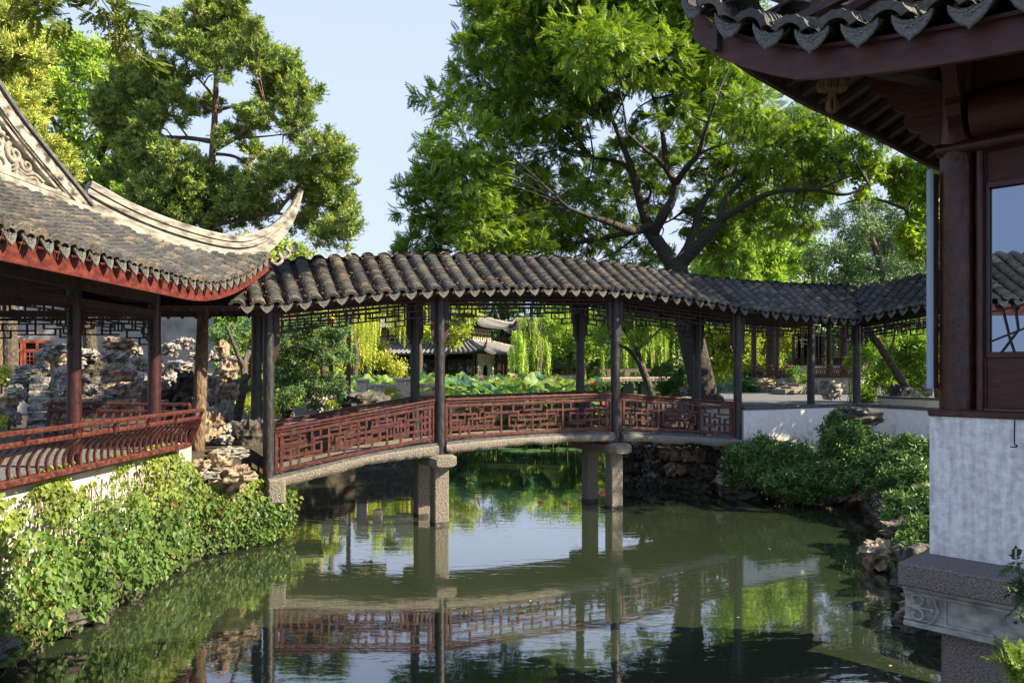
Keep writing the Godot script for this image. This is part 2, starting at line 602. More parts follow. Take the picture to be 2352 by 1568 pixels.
# dry leaves lodged in the gutters of a slope, as one loose part
func litter(roof: Node3D, S: Callable, s0: float, s1: float, w: float, count: int, tmax := 0.9) -> void:
	var g = G.new()
	for i in count:
		var r = int((s1 - s0) / w)
		var s = s0 + (rng.randi() % max(r, 1) + 0.5) * w + rf(-0.04, 0.04)
		var t: float = pow(rng.randf(), 1.6) * tmax
		var p: Vector3 = S.call(s, t) + Vector3(0, 0.07 + rf(0, 0.02), 0)
		var d = rdir() * Vector3(1, 0.35, 1)
		var e = d.cross(rdir()).normalized() * rf(0.006, 0.014)
		d *= rf(0.02, 0.06)
		g.quad(p - e, p + d, p + e, p - d)
	var o = part(roof, "leaf_litter", g, M.litter)
	o.set_meta("kind", "stuff")

# ------------------------------------------------------------------ lattice
const RAIL_HALF := [[6, 0, 6, 6], [1, 0, 1, 3.2], [0, 3.2, 1, 3.2], [0, 4.4, 3, 4.4], [3, 3.4, 3, 4.4], [2.2, 4.4, 2.2, 6], [2, 1.8, 2, 3.4], [2, 3.4, 4, 3.4], [0, 1.8, 5, 1.8],
	[5, 1.2, 5, 3.6], [4, 3.6, 5, 3.6], [3, 1.2, 5, 1.2], [3, 1.2, 3, 2.6], [4, 4.5, 8.2, 4.5], [4, 1.8, 4, 4.5], [8.15, 2.7, 8.15, 4.5], [7, 3.7, 10, 3.7], [7, 1.4, 7, 3.7], [7, 1.4, 9, 1.4],
	[9, 1.4, 9, 2.6], [8.15, 2.6, 10, 2.6], [8.9, 4.8, 8.9, 6], [8.9, 4.8, 10, 4.8], [7.5, 4.5, 7.5, 6], [4.9, 4.5, 4.9, 6], [8.1, 0, 8.1, 1.4], [4, 0, 4, 1.2], [2.1, 0, 2.1, 1.2]]
const FRIEZE_HALF := [[0, 3.1, 10, 3.1], [0, 0, 0, 4], [0, 0, 1.5, 0], [1.5, 0, 1.5, 1], [0, 1, 3, 1], [3, 1, 3, 2.1], [1, 1, 1, 4], [1, 2.1, 6, 2.1], [2, 2.1, 2, 3.1], [4, 3.1, 4, 4], [5, 1.5, 5, 3.1],
	[4, 1.5, 8.4, 1.5], [6, 1.5, 6, 4], [8.4, 1.5, 8.4, 2.4], [7, 2.4, 10, 2.4], [7, 2.4, 7, 3.1], [9, 3.1, 9, 4], [9, 1.1, 9, 2.4], [9, 1.1, 10, 1.1], [8, 3.1, 8, 4]]

# a railing panel between the feet a and b (floor points); the bars are parts of it
func railing(parent: Node3D, called: String, a: Vector3, b: Vector3, hgt: float, m: Material, joined := false) -> void:
	var root = holder(parent, called)
	var dir = (b - a).normalized()
	var side = dir.cross(Vector3.UP).normalized()
	var l = (b - a).length()
	var g = G.new()
	var up = Vector3.UP
	var at = func(x: float, y: float) -> Vector3: return a + dir * x + up * y
	# rails and stiles
	g.bar(at.call(0, hgt - 0.035), at.call(l, hgt - 0.035), 0.11, 0.05, up, 0.018)
	g.bar(at.call(0, hgt - 0.085), at.call(l, hgt - 0.085), 0.07, 0.03, up, 0.006)
	part(root, "top_rail", g, m)
	var g2 = G.new()
	g2.bar(at.call(0.05, hgt - 0.155), at.call(l - 0.05, hgt - 0.155), 0.055, 0.06, up, 0.008)
	part(root, "upper_rail", g2, m)
	var g3 = G.new()
	g3.bar(at.call(0.05, 0.11), at.call(l - 0.05, 0.11), 0.06, 0.065, up, 0.008)
	for k in [0.27, 0.73]:
		g3.bar(at.call(l * k, 0.0), at.call(l * k, 0.09), 0.05, 0.06, dir, 0.006)
	part(root, "bottom_rail", g3, m)
	for x in [0.03, 0.115, l - 0.115, l - 0.03]:
		var gs = G.new()
		gs.bar(at.call(x, 0.04), at.call(x, hgt - 0.1), 0.05 if x < 0.1 or x > l - 0.1 else 0.045, 0.06, dir, 0.008)
		part(root, "stile", gs, m)
	# lattice
	var x0 = 0.14
	var x1 = l - 0.14
	var y0 = 0.14
	var y1 = hgt - 0.185
	var gl = G.new()
	for mir in 2:
		for q in RAIL_HALF:
			var xa: float = lerpf(x0, x1, (q[0] if mir == 0 else 20.0 - q[0]) / 20.0)
			var xb: float = lerpf(x0, x1, (q[2] if mir == 0 else 20.0 - q[2]) / 20.0)
			var p: Vector3 = at.call(xa, lerpf(y0, y1, q[1] / 6.0))
			var r: Vector3 = at.call(xb, lerpf(y0, y1, q[3] / 6.0))
			var d = (r - p).normalized() * 0.016
			var horiz = absf(q[0] - q[2]) > 0.01
			var th = 0.044 if horiz else 0.041
			if joined:
				gl.bar(p - d, r + d, th, 0.042, up if horiz else dir)
			else:
				barpart(root, "lattice_bar", p - d, r + d, th, 0.042 if horiz else 0.039, m, up if horiz else dir)
	for y in [0.0, 6.0]:
		pass
	if not joined:
		barpart(root, "lattice_bar", at.call(l * 0.5, y0 - 0.01), at.call(l * 0.5, y1 + 0.01), 0.029, 0.034, m, dir)
	else:
		part(root, "lattice", gl, m).set_meta("kind", "stuff")

# a hanging frieze under a beam, from a to b (its top corners)
func frieze(parent: Node3D, a: Vector3, b: Vector3, hgt: float, m: Material, th := 0.022, reps := 1) -> void:
	var g = G.new()
	var dir = (b - a).normalized()
	var l = (b - a).length()
	var up = Vector3.UP
	g.bar(a + up * -0.02, b + up * -0.02, 0.04, 0.04)
	for rp in reps:
		for mir in 2:
			for q in FRIEZE_HALF:
				var fa: float = (rp + (q[0] if mir == 0 else 20.0 - q[0]) / 20.0) / reps
				var fb: float = (rp + (q[2] if mir == 0 else 20.0 - q[2]) / 20.0) / reps
				var p: Vector3 = a + dir * (l * fa) + up * (hgt * (q[1] / 4.0 - 1.0))
				var r: Vector3 = a + dir * (l * fb) + up * (hgt * (q[3] / 4.0 - 1.0))
				var d = (r - p).normalized() * th * 0.48
				var horiz = absf(q[0] - q[2]) > 0.01
				g.bar(p - d, r + d, th if horiz else th * 0.92, th * (0.98 if horiz else 1.0), up if horiz else dir)
		g.bar(a + dir * (l * (rp + 0.5) / reps), a + dir * (l * (rp + 0.5) / reps) + up * -hgt * 0.72, th * 0.9, th * 0.9, dir)
	part(parent, "hanging_lattice", g, m).set_meta("kind", "stuff")

func post(parent: Node3D, called: String, foot: Vector3, top: float, r: float, m: Material, base: Material = null) -> void:
	var g = G.new()
	g.tube([foot, foot + Vector3(0, (top - foot.y) * 0.5, 0), Vector3(foot.x, top, foot.z)], [r, r * 0.99, r * 0.95], 16)
	part(parent, called, g, m)
	if base:
		var gb = G.new()
		gb.tube([foot + Vector3(0, -0.12, 0), foot + Vector3(0, -0.06, 0), foot + Vector3(0, 0.0, 0), foot + Vector3(0, 0.03, 0)], [r * 1.25, r * 1.4, r * 1.4, r * 1.15], 16)
		part(parent, "post_base", gb, base)

# ------------------------------------------------------------------ the covered bridge and the gallery that carries on from it
# s runs along the bridge from the second front post, q across it from the front posts to the back
const BO := Vector2(-1.383, 15.0)
const BD := Vector2(0.898, 0.44)
const BN := Vector2(-0.44, 0.898)
const BW := 1.45
const S0 := -3.17
const S2 := 4.0
const S3 := 7.4
const S4 := 11.34
const EAVE := [[-6.0, 1.0], [-3.17, 1.09], [-1.5, 1.33], [0.0, 1.47], [2.0, 1.585], [4.0, 1.6], [5.7, 1.5], [7.4, 1.33], [9.3, 1.24], [11.34, 1.22], [13.5, 1.42]]
const RIDGE := [[-6.0, 1.8], [-3.17, 1.88], [-1.5, 2.08], [0.0, 2.2], [2.0, 2.3], [4.0, 2.3], [5.7, 2.2], [7.4, 2.08], [9.3, 2.06], [11.34, 2.1], [13.5, 2.25]]
const DECK := [[-4.5, 1.08], [-3.17, 1.17], [-1.5, 1.47], [0.0, 1.63], [2.0, 1.71], [4.0, 1.69], [5.7, 1.58], [7.4, 1.44], [12.0, 1.4]]
var roof_bright := {}

func B(s: float, q: float, y: float) -> Vector3:
	var p = BO + BD * s + BN * q
	return Vector3(p.x, y, -p.y)

func eave(s: float) -> float: return EYE + smooth(EAVE, s)
func ridge(s: float) -> float: return EYE + smooth(RIDGE, s)
func deck(s: float) -> float: return smooth(DECK, s)

func slope_shape(t: float) -> float:
	# rises steadily, and rolls over at the top
	if t < 0.8:
		return 0.97 * (t * 0.97 + 0.06 * t * t) * 1.06
	var k = (t - 0.8) / 0.2
	return 0.97 * (0.776 + 0.0384) * 1.06 + (1.0 - 0.97 * 0.8144 * 1.06) * (1.0 - (1.0 - k) * (1.0 - k))

func bridge_front(s: float, t: float) -> Vector3:
	return B(s, lerpf(-0.45, BW * 0.5, t), lerpf(eave(s), ridge(s), slope_shape(t)))

func bridge_back(s: float, t: float) -> Vector3:
	return B(s, lerpf(BW + 0.45, BW * 0.5, t), lerpf(eave(s), ridge(s), slope_shape(t)))

# the leg that turns towards the camera at the far end
const LD := Vector2(0.44, -0.898)
const LN := Vector2(0.898, 0.44)
func leg_point(s: float, t: float) -> Vector3:
	var c = BO + BD * (S4 + 0.0)
	var e = c + LD * s - LN * 0.45 + LD * 0.0
	var r = e + LN * (0.45 + BW * 0.5) * 1.0
	var p = e.lerp(r, t)
	var y = lerpf(EYE + 1.22 + s * 0.1, EYE + 2.1 + s * 0.09, slope_shape(t))
	return Vector3(p.x, y, -p.y)

func beam_along(g: G, s0: float, s1: float, q: float, fy: Callable, w: float, h: float, n := 6) -> void:
	var sec = []
	for i in n + 1:
		var s = lerpf(s0, s1, float(i) / n)
		var y: float = fy.call(s)
		sec.append([B(s, q - w / 2, y - h), B(s, q + w / 2, y - h), B(s, q + w / 2, y), B(s, q - w / 2, y)])
	g.loft(sec)

func roof_deck(parent: Node3D, s0: float, s1: float, f: Callable) -> void:
	# the boards under the tiles, front and back
	var g = G.new()
	var n = 14
	var m = 8
	for i in n:
		for j in m:
			var a = []
			for d in [[0, 0], [1, 0], [1, 1], [0, 1]]:
				a.append(f.call(lerpf(s0, s1, float(i + d[0]) / n), float(j + d[1]) / m * 1.0) + Vector3(0, -0.02, 0))
			var up: Vector3 = (a[1] - a[0]).cross(a[3] - a[0])
			g.facing(a[0], a[1], a[2], Vector3.UP); g.facing(a[0], a[2], a[3], Vector3.UP)
			var dn = Vector3(0, -0.05, 0)
			g.facing(a[0] + dn, a[1] + dn, a[2] + dn, Vector3.DOWN); g.facing(a[0] + dn, a[2] + dn, a[3] + dn, Vector3.DOWN)
			if j == 0:
				g.quad(a[0] + dn, a[1] + dn, a[1], a[0])
	part(parent, "roof_boards", g, M.dark)

func rows_of(s0: float, s1: float, w: float) -> Array:
	var r = []
	var s = s0
	while s <= s1:
		r.append(s)
		s += w
	return r

func stone_span(parent: Node3D, s0: float, s1: float, q0: float, q1: float, seed_: int, arch: float) -> void:
	var nz = FastNoiseLite.new()
	nz.seed = seed_
	nz.frequency = 0.9
	var g = G.new()
	var sec = []
	var n = 36
	for i in n + 1:
		var u = float(i) / n
		var s = lerpf(s0, s1, u)
		var top = deck(s) - 0.09 + nz.get_noise_2d(s * 4.0, 3.0) * 0.008
		var th = 0.155 + arch * pow(absf(u * 2.0 - 1.0), 2.0) * 0.1 + nz.get_noise_2d(s * 1.3, 9.0) * 0.06 + nz.get_noise_2d(s * 5.0, 9.0) * 0.02
		if u < 0.02 or u > 0.98:
			th *= 0.8
		var f = nz.get_noise_2d(s * 3.0, 21.0) * 0.015
		sec.append([B(s, q0 + 0.03 + f, top - th), B(s, q1, top - th), B(s, q1, top), B(s, q0 + 0.03 + f, top), B(s, q0 + f, top - 0.035), B(s, q0 - 0.008 + f, top - th * 0.5), B(s, q0 + f, top - th + 0.04)])
	g.loft(sec)
	part(parent, "stone_beam", g, M.granite)

func build_bridge() -> void:
	var br = thing("covered_bridge", "roofed wooden bridge with red fretwork railings on stone piers spanning the pond", "bridge", B(0, 0.7, 0))
	# stone work
	stone_span(br, S0 + 0.12, -0.06, -0.12, 0.2, 2, 0.35)
	stone_span(br, 0.1, S2 - 0.07, -0.12, 0.2, 3, 0.16)
	stone_span(br, S2 + 0.14, S3 + 0.1, -0.12, 0.2, 4, 0.05)
	for a in [[S0 + 0.12, -0.06], [0.1, S2 - 0.07], [S2 + 0.14, S3 + 0.1]]:
		var g = G.new()
		beam_along(g, a[0], a[1], BW - 0.04, func(s): return deck(s) - 0.09, 0.3, 0.25)
		part(br, "stone_beam", g, M.granite)
	for a in [[S0 - 0.05, -0.02], [0.02, S2 - 0.02], [S2 + 0.02, S3 + 0.1]]:
		for k in 3:
			var g = G.new()
			beam_along(g, a[0], a[1], 0.2 + 0.42 * k + 0.2, func(s): return deck(s) - 0.06, 0.415, 0.12, 10)
			part(br, "deck_slab", g, M.granite)
		var ge = G.new()
		beam_along(ge, a[0] + 0.1, a[1] - 0.05, 0.015, func(s): return deck(s) - 0.045, 0.16, 0.05, 10)
		part(br, "edge_tiling", ge, M.coping)
	for k in 2:
		var s: float = [0.0, S2][k]
		# cap beam with rounded ends
		var g = G.new()
		var top = deck(s) - 0.27
		var sec = []
		for i in 13:
			var u = float(i) / 12.0
			var q = lerpf(-0.3, BW + 0.2, u)
			var e: float = min(u, 1.0 - u) * 12.0
			var hw = 0.27 * (0.72 + 0.28 * clampf(e, 0, 1))
			var dr = 0.25 * (0.72 + 0.28 * clampf(e, 0, 1))
			var ring = []
			for j in 12:
				var an = TAU * j / 12.0
				var x = clampf(cos(an) * 1.25, -1, 1) * hw
				var y = clampf(sin(an) * 1.25, -1, 1) * dr * 0.5
				ring.append(B(s + 0.02 + x, q, top - 0.125 + y))
			sec.append(ring)
		g.loft(sec)
		part(br, "cap_beam", g, M.granite)
		for q in [0.08, 1.05]:
			var gp = G.new()
			gp.box(B(s + 0.02, q, (top - 0.2 - 1.0) * 0.5), Vector3(0.3, top - 0.2 + 1.0, 0.27), Basis(Vector3.UP, atan2(BD.y, BD.x)), 0.025)
			part(br, "stone_pier", gp, M.granite)
			var gt = G.new()
			gt.box(B(s + 0.02, q, 0.03), Vector3(0.306, 0.12, 0.276), Basis(Vector3.UP, atan2(BD.y, BD.x)), 0.025)
			part(br, "tide_mark", gt, M.rock_wet_shade)
	# posts, brackets, beams, friezes, railings
	var posts = [S0, 0.0, S2, S3]
	for i in 4:
		var s: float = posts[i]
		for q in [0.0, BW]:
			var drop = 0.42 if i in [1, 2] else 0.25
			post(br, "post", B(s, q, deck(s) - (drop if q == 0.0 else 0.1)), eave(s) + 0.22, 0.098, M.post)
			for sd in [-1, 1]:
				if (i == 0 and sd == -1):
					continue
				var g = G.new()
				var w = 0.095
				var y0 = eave(s) - 0.1
				var po = PackedVector2Array([Vector2(0, 0), Vector2(w, 0), Vector2(w, -0.62), Vector2(w * 0.85, -0.66), Vector2(w * 0.8, -0.74), Vector2(w * 0.35, -0.78), Vector2(w * 0.3, -0.86), Vector2(0, -0.88)])
				var ax: Vector3 = B(sd, 0, 0) - B(0, 0, 0)
				g.slab(B(s + sd * 0.09, q + (0.02 * sd), y0), ax, Vector3.UP, po, 0.045)
				part(br, "bracket", g, M.bracket)
	for i in 3:
		var a: float = posts[i]
		var b: float = posts[i + 1]
		for q in [0.0, BW]:
			var g = G.new()
			beam_along(g, a, b, q, func(s): return eave(s) + 0.16, 0.13, 0.28, 8)
			part(br, "eave_beam", g, M.dark)
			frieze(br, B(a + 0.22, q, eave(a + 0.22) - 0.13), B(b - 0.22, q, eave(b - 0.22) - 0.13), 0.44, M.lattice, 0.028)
			if q == 0.0:
				railing(br, "railing", B(a + 0.1, q, deck(a) - 0.06), B(b - 0.1, q, deck(b) - 0.06), 0.86, M.rail)
			else:
				railing(br, "railing", B(a + 0.1, q, deck(a) - 0.06), B(b - 0.1, q, deck(b) - 0.06), 0.86, M.rail)
		# cross braces under the roof
	for i in 4:
		var s: float = posts[i]
		var g = G.new()
		g.bar(B(s, 0, eave(s) - 0.02), B(s, BW, eave(s) - 0.02), 0.1, 0.16)
		part(br, "tie_beam", g, M.dark)
	# roof
	var roof = holder(br, "roof")
	roof_deck(roof, -6.0, S3, bridge_front)
	roof_deck(roof, -6.0, S3, bridge_back)
	var w = 0.315
	var rows = rows_of(-3.75, S3, w)
	lay(roof, bridge_front, rows, func(_s): return 1.03, 0.225, 0.072, 290, true, 0.3)
	litter(roof, bridge_front, -3.75 + w * 0.0, 1.5, w, 420)
	litter(roof, bridge_front, 1.5, S3, w, 90)
	lay(roof, bridge_back, rows, func(_s): return 0.98, 0.225, 0.11, 0, false, 0.2)
	var gf = G.new()
	beam_along(gf, -6.0, S3, -0.36, func(s): return eave(s) - 0.0, 0.03, 0.1, 16)
	part(br, "fascia", gf, M.fascia_dark)
	# rafters seen from below
	var gr = G.new()
	var s = S0 - 2.0
	while s < S3:
		gr.bar(bridge_front(s, 0.02) + Vector3(0, -0.1, 0), bridge_front(s, 0.97) + Vector3(0, -0.1, 0), 0.05, 0.05)
		gr.bar(bridge_back(s, 0.02) + Vector3(0, -0.1, 0), bridge_back(s, 0.97) + Vector3(0, -0.1, 0), 0.05, 0.05)
		s += 0.24
	part(br, "rafters", gr, M.dark).set_meta("kind", "stuff")

func build_gallery() -> void:
	var ga = thing("covered_gallery", "tiled open gallery with dark posts over a white parapet beyond the bridge", "gallery", B(9.5, 0.7, 1.4))
	var c = BO + BD * S4
	# posts
	for p in [[S4, 0.0], [S4 - 0.05, BW]]:
		post(ga, "post", B(p[0], p[1], 1.3 if p[1] > 0 else 2.1), EYE + 1.35, 0.098, M.post)
	for q in [0.0, BW]:
		var g = G.new()
		beam_along(g, S3, S4 + (0.0 if q == 0.0 else 0.2), q, func(s): return eave(s) + 0.16, 0.12, 0.25, 5)
		part(ga, "eave_beam", g, M.dark)
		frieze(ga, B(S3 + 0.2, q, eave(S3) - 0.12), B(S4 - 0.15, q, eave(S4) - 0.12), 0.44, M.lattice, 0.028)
	var roof = holder(ga, "roof")
	roof_deck(roof, S3, S4 + 0.45, bridge_front)
	roof_deck(roof, S3, S4 + 0.45, bridge_back)
	roof_deck(roof, -0.72, 5.0, leg_point)
	var w = 0.315
	var base_s = -3.75 + ceilf((S3 + 3.75) / w) * w
	# at the valley a row of the main slope stops where it meets the other leg (both slopes are alike)
	var lim = func(s):
		return clampf(1.03 - max(0.0, (s - (S4 - 0.45 - 0.0)) / 1.175), 0.0, 1.03) if s > S4 - 0.45 else 1.03
	var gate = func(s): return 0.0 if s < S4 - 0.45 else (s - (S4 - 0.45)) / 1.175 + 0.04
	lay(roof, bridge_front, rows_of(base_s, S4 + 0.62, w), func(_s): return 1.03, 0.225, 0.072, 240, true, 0.4, gate)
	lay(roof, bridge_back, rows_of(base_s, S4 + 0.4, w), func(_s): return 0.98, 0.225, 0.12, 0, false)
	var ts = []
	var cs = []
	var gate2 = func(s): return 0.0 if s > 0.45 else (0.45 - s) / 1.175 + 0.04
	lay(roof, leg_point, rows_of(-0.62, 5.0, w), func(_s): return 1.03, 0.225, 0.072, 45, true, 0.2, gate2)
	# dark gutter tiles down the valley
	var fill = tile_mesh(0.2, 0.05, 0.2, 0.014)
	for k in 22:
		var t = (k + 0.3) / 22.0
		var p: Vector3 = bridge_front(S4 - 0.45 + 1.175 * t, t)
		var q: Vector3 = bridge_front(S4 - 0.45 + 1.175 * (t - 0.03), t - 0.03)
		var zz = (q - p).normalized()
		var xx = zz.cross(Vector3.UP).normalized()
		ts.append(Transform3D(Basis(xx, xx.cross(-zz), zz) * Basis(Vector3.BACK, PI) * Basis(Vector3.RIGHT, -0.1), p + Vector3(0, 0.05, 0)))
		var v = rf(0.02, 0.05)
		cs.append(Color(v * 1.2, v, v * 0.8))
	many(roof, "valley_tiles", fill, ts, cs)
	# leg posts and beam
	for d in [2.6, 5.2]:
		var p: Vector2 = c + LD * d
		post(ga, "post", Vector3(p.x, 2.1, -p.y), EYE + 1.5 + d * 0.1, 0.098, M.post)
	var g = G.new()
	var e = c + LD * 5.2
	g.bar(Vector3(c.x, EYE + 1.2, -c.y), Vector3(e.x, EYE + 1.7, -e.y), 0.12, 0.25)
	part(ga, "eave_beam", g, M.dark)
	frieze(ga, Vector3(c.x, EYE + 1.08, -c.y) + Vector3(LD.x, 0, -LD.y) * 0.15, Vector3(c.x, EYE + 1.3, -c.y) + Vector3(LD.x, 0, -LD.y) * 2.45, 0.44, M.lattice, 0.028)
	var c2 = c + LN * BW
	frieze(ga, Vector3(c2.x, EYE + 1.08, -c2.y) + Vector3(LD.x, 0, -LD.y) * -1.2, Vector3(c2.x, EYE + 1.3, -c2.y) + Vector3(LD.x, 0, -LD.y) * 2.45, 0.44, M.lattice, 0.028)
	# parapets
	var wall = thing("parapet_wall", "long low white plaster wall with grey coping and mould at its foot beneath the gallery", "wall", B(9.0, 0, 0.5))
	var runs = [[BO + BD * (S3 + 0.1), c + LD * -0.02], [c, c + LD * 4.2]]
	for r in runs:
		var p: Vector2 = r[0]
		var q: Vector2 = r[1]
		var gw = G.new()
		var dirv = Vector3(q.x - p.x, 0, -(q.y - p.y))
		var nn = dirv.normalized().cross(Vector3.UP)
		var P = Vector3(p.x, 0.1, -p.y) + nn * 0.1
		var Q = Vector3(q.x, 0.1, -q.y) + nn * 0.1
		var top = Vector3(0, 1.93, 0)
		var th = -nn * 0.24
		var L = dirv.length() / 4.0
		gw.quv(P, Q, Q + top, P + top, Vector2(0, 1), Vector2(L, 1), Vector2(L, 0), Vector2(0, 0))
		gw.quv(P + th, P + top + th, Q + top + th, Q + th, Vector2(0, 1), Vector2(0, 0), Vector2(L, 0), Vector2(L, 1))
		gw.quv(P + top, Q + top, Q + top + th, P + top + th, Vector2(0, 0), Vector2(L, 0), Vector2(L, 0.05), Vector2(0, 0.05))
		gw.quv(P + th, P, P + top, P + top + th, Vector2(0, 1), Vector2(0.1, 1), Vector2(0.1, 0), Vector2(0, 0))
		part(wall, "plaster", gw, M.mould_wall)
		var m = int(dirv.length() / 0.55)
		for k in m:
			var g3 = G.new()
			var u = dirv * (float(k) / m)
			var u2 = dirv * (float(k + 1) / m) - dirv.normalized() * 0.008
			var o = Vector3(p.x, 2.07 + rf(-0.004, 0.004), -p.y) - nn * 0.02
			g3.bar(o + u, o + u2, 0.3, 0.075, Vector3.UP, 0.012)
			part(wall, "coping_tile", g3, M.coping)
	# the low wall on the garden side
	var lw = thing("low_garden_wall", "low white wall with thin dark coping between the gallery and the paved court", "wall", B(9.2, BW, 1.4))
	for r in [[BO + BD * (S3 + 0.15) + BN * BW, BO + BD * (S4 - 0.6) + BN * BW, 1.99], [c + LN * (BW + 0.2) + LD * -0.6, c + LN * (BW + 0.2) + LD * 5.0, 2.2]]:
		var p: Vector2 = r[0]
		var q: Vector2 = r[1]
		var gw = G.new()
		gw.bar(Vector3(p.x, 1.5, -p.y), Vector3(q.x, 1.5, -q.y), 0.2, (r[2] - 1.5) * 2.0)
		part(lw, "plaster", gw, M.plaster)
		var g3 = G.new()
		g3.bar(Vector3(p.x, r[2] + 0.03, -p.y), Vector3(q.x, r[2] + 0.03, -q.y), 0.28, 0.055, Vector3.UP, 0.01)
		part(lw, "coping", g3, M.coping)

# ------------------------------------------------------------------ the pavilion on the left bank
func lp_lift(z: float) -> float:
	return 0.75 * pow(max(0.0, z - 10.3) / 3.1, 2.0)

func left_slope(z: float, t: float) -> Vector3:
	# z depth along the eave; t from the eave (x -4.3) up to the gable wall (x -6.0)
	var ex = -4.3 + 0.12 * pow(max(0.0, z - 11.0) / 2.4, 2.0)
	var x = lerpf(ex, -6.0, t)
	var y = EYE + 1.17 + 0.98 * (t * 0.86 + 0.14 * t * t) + lp_lift(z) * (1.0 - 0.5 * t)
	return W(x, y, z)

func left_tmax(z: float) -> float:
	return 1.0 if z < 11.0 else clampf(1.0 - (z - 11.0) / 2.5, 0.0, 1.0)

func build_left_pavilion() -> void:
	var pv = thing("waterside_pavilion", "open red pavilion with sweeping upturned tiled roof and white gable at the ivy bank", "pavilion", W(-6.4, 1.75, 9))
	# floor
	var g = G.new()
	g.box(W(-7.5, 1.6, 8.4), Vector3(4.06, 0.25, 8.4))
	part(pv, "floor", g, M.paving)
	# posts
	for p in [[-5.62, 12.3, 0.1], [-5.62, 10.05, 0.088], [-5.62, 6.2, 0.1], [-8.4, 12.5, 0.1], [-8.6, 10.0, 0.09], [-8.6, 6.2, 0.1]]:
		post(pv, "post", W(p[0], 1.72, p[1]), EYE + 1.55, p[2], M.redpost, M.granite)
		if p[0] > -6.0:
			var gc = G.new()
			gc.box(W(p[0] + 0.02, EYE + 0.28, p[1] - 0.12), Vector3(0.07, 0.07, 0.08), Basis(), 0.015)
			part(pv, "clasp", gc, M.ironwork)
	# beams and friezes
	for q in [[-5.62, 4.0, -5.62, 12.3], [-8.6, 4.0, -8.6, 12.5], [-5.62, 12.3, -8.6, 12.4], [-5.62, 10.05, -8.6, 10.05]]:
		var gb = G.new()
		gb.bar(W(q[0], EYE + 1.18, q[1]), W(q[2], EYE + 1.18, q[3]), 0.12, 0.3)
		gb.bar(W(q[0], EYE + 0.86, q[1]), W(q[2], EYE + 0.86, q[3]), 0.09, 0.1)
		part(pv, "beam", gb, M.dark)
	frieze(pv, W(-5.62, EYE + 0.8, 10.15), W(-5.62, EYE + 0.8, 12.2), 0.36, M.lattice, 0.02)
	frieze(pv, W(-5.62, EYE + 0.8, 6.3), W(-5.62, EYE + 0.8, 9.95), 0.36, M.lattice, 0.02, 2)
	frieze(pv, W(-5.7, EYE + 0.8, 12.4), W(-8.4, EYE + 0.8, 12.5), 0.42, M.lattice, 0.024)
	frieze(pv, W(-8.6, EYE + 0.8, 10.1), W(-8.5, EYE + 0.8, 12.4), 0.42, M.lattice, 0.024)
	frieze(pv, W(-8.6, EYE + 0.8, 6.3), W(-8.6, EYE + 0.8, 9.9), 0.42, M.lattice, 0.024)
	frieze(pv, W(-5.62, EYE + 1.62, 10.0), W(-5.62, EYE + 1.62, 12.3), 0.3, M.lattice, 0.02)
	# unseen dark ceiling slab, placed to block light
	var gc2 = G.new()
	gc2.box(W(-7.2, EYE + 1.75, 6.2), Vector3(3.4, 0.08, 12.8))
	part(pv, "ceiling", gc2, M.dark)
	# roof slope
	var roof = holder(pv, "roof")
	var gd = G.new()
	var n = 40
	for i in n:
		for j in 10:
			var z0 = lerpf(-0.5, 13.45, float(i) / n)
			var z1 = lerpf(-0.5, 13.45, float(i + 1) / n)
			var t0 = float(j) / 10.0
			var t1 = float(j + 1) / 10.0
			var a = left_slope(z0, t0 * left_tmax(z0))
			var b = left_slope(z1, t0 * left_tmax(z1))
			var d = left_slope(z1, t1 * left_tmax(z1))
			var e = left_slope(z0, t1 * left_tmax(z0))
			for dy in [-0.02, -0.09]:
				var o = Vector3(0, dy, 0)
				var k = Vector3.UP if dy > -0.05 else Vector3.DOWN
				gd.facing(a + o, b + o, d + o, k); gd.facing(a + o, d + o, e + o, k)
	part(roof, "roof_boards", gd, M.dark)
	var rows = []
	var z = 13.3
	while z > -0.4:
		rows.append(z)
		z -= 0.27 if z < 12 else 0.24
	lay(roof, left_slope, rows, left_tmax, 0.195, 0.095, 300, true, 0.15)
	litter(roof, left_slope, 4.0, 13.0, 0.245, 420, 0.25)
	var gstem = G.new()
	for i in 46:
		var zz = rf(6.4, 12.8)
		var p = left_slope(zz, 0.0) + Vector3(0.05, 0.06, 0)
		var l = rf(0.08, 0.26)
		gstem.tube(curve([p, p + Vector3(rf(0.05, 0.12), rf(-0.03, 0.05), rf(-0.06, 0.06)), p + Vector3(rf(0.04, 0.12), -l, rf(-0.08, 0.08))], 4), [0.004, 0.002], 4)
	part(roof, "dry_stems", gstem, M.litter).set_meta("kind", "stuff")
	# the far slope, behind the hip
	var gb2 = G.new()
	for i in 12:
		var a2 = left_slope(lerpf(11.0, 13.45, float(i) / 12), left_tmax(lerpf(11.0, 13.45, float(i) / 12)))
		var b2 = left_slope(lerpf(11.0, 13.45, float(i + 1) / 12), left_tmax(lerpf(11.0, 13.45, float(i + 1) / 12)))
		var a3 = W(-9.5, a2.y + 0.0, -a2.z)
		var b3 = W(-9.5, b2.y + 0.0, -b2.z)
		gb2.facing(a2, b2, b3, Vector3.UP); gb2.facing(a2, b3, a3, Vector3.UP)
	part(roof, "far_slope", gb2, M.tiles[1])
	# fascia
	var gf = G.new()
	var sec = []
	for i in 41:
		var zz = lerpf(-0.5, 13.45, i / 40.0)
		var p = left_slope(zz, 0.0) + Vector3(0.0, -0.06, 0)
		sec.append([p + Vector3(-0.04, 0, 0), p + Vector3(-0.04, -0.2, 0), p + Vector3(0.0, -0.2, 0), p])
	gf.loft(sec)
	part(pv, "fascia", gf, M.fascia)
	var gs = G.new()
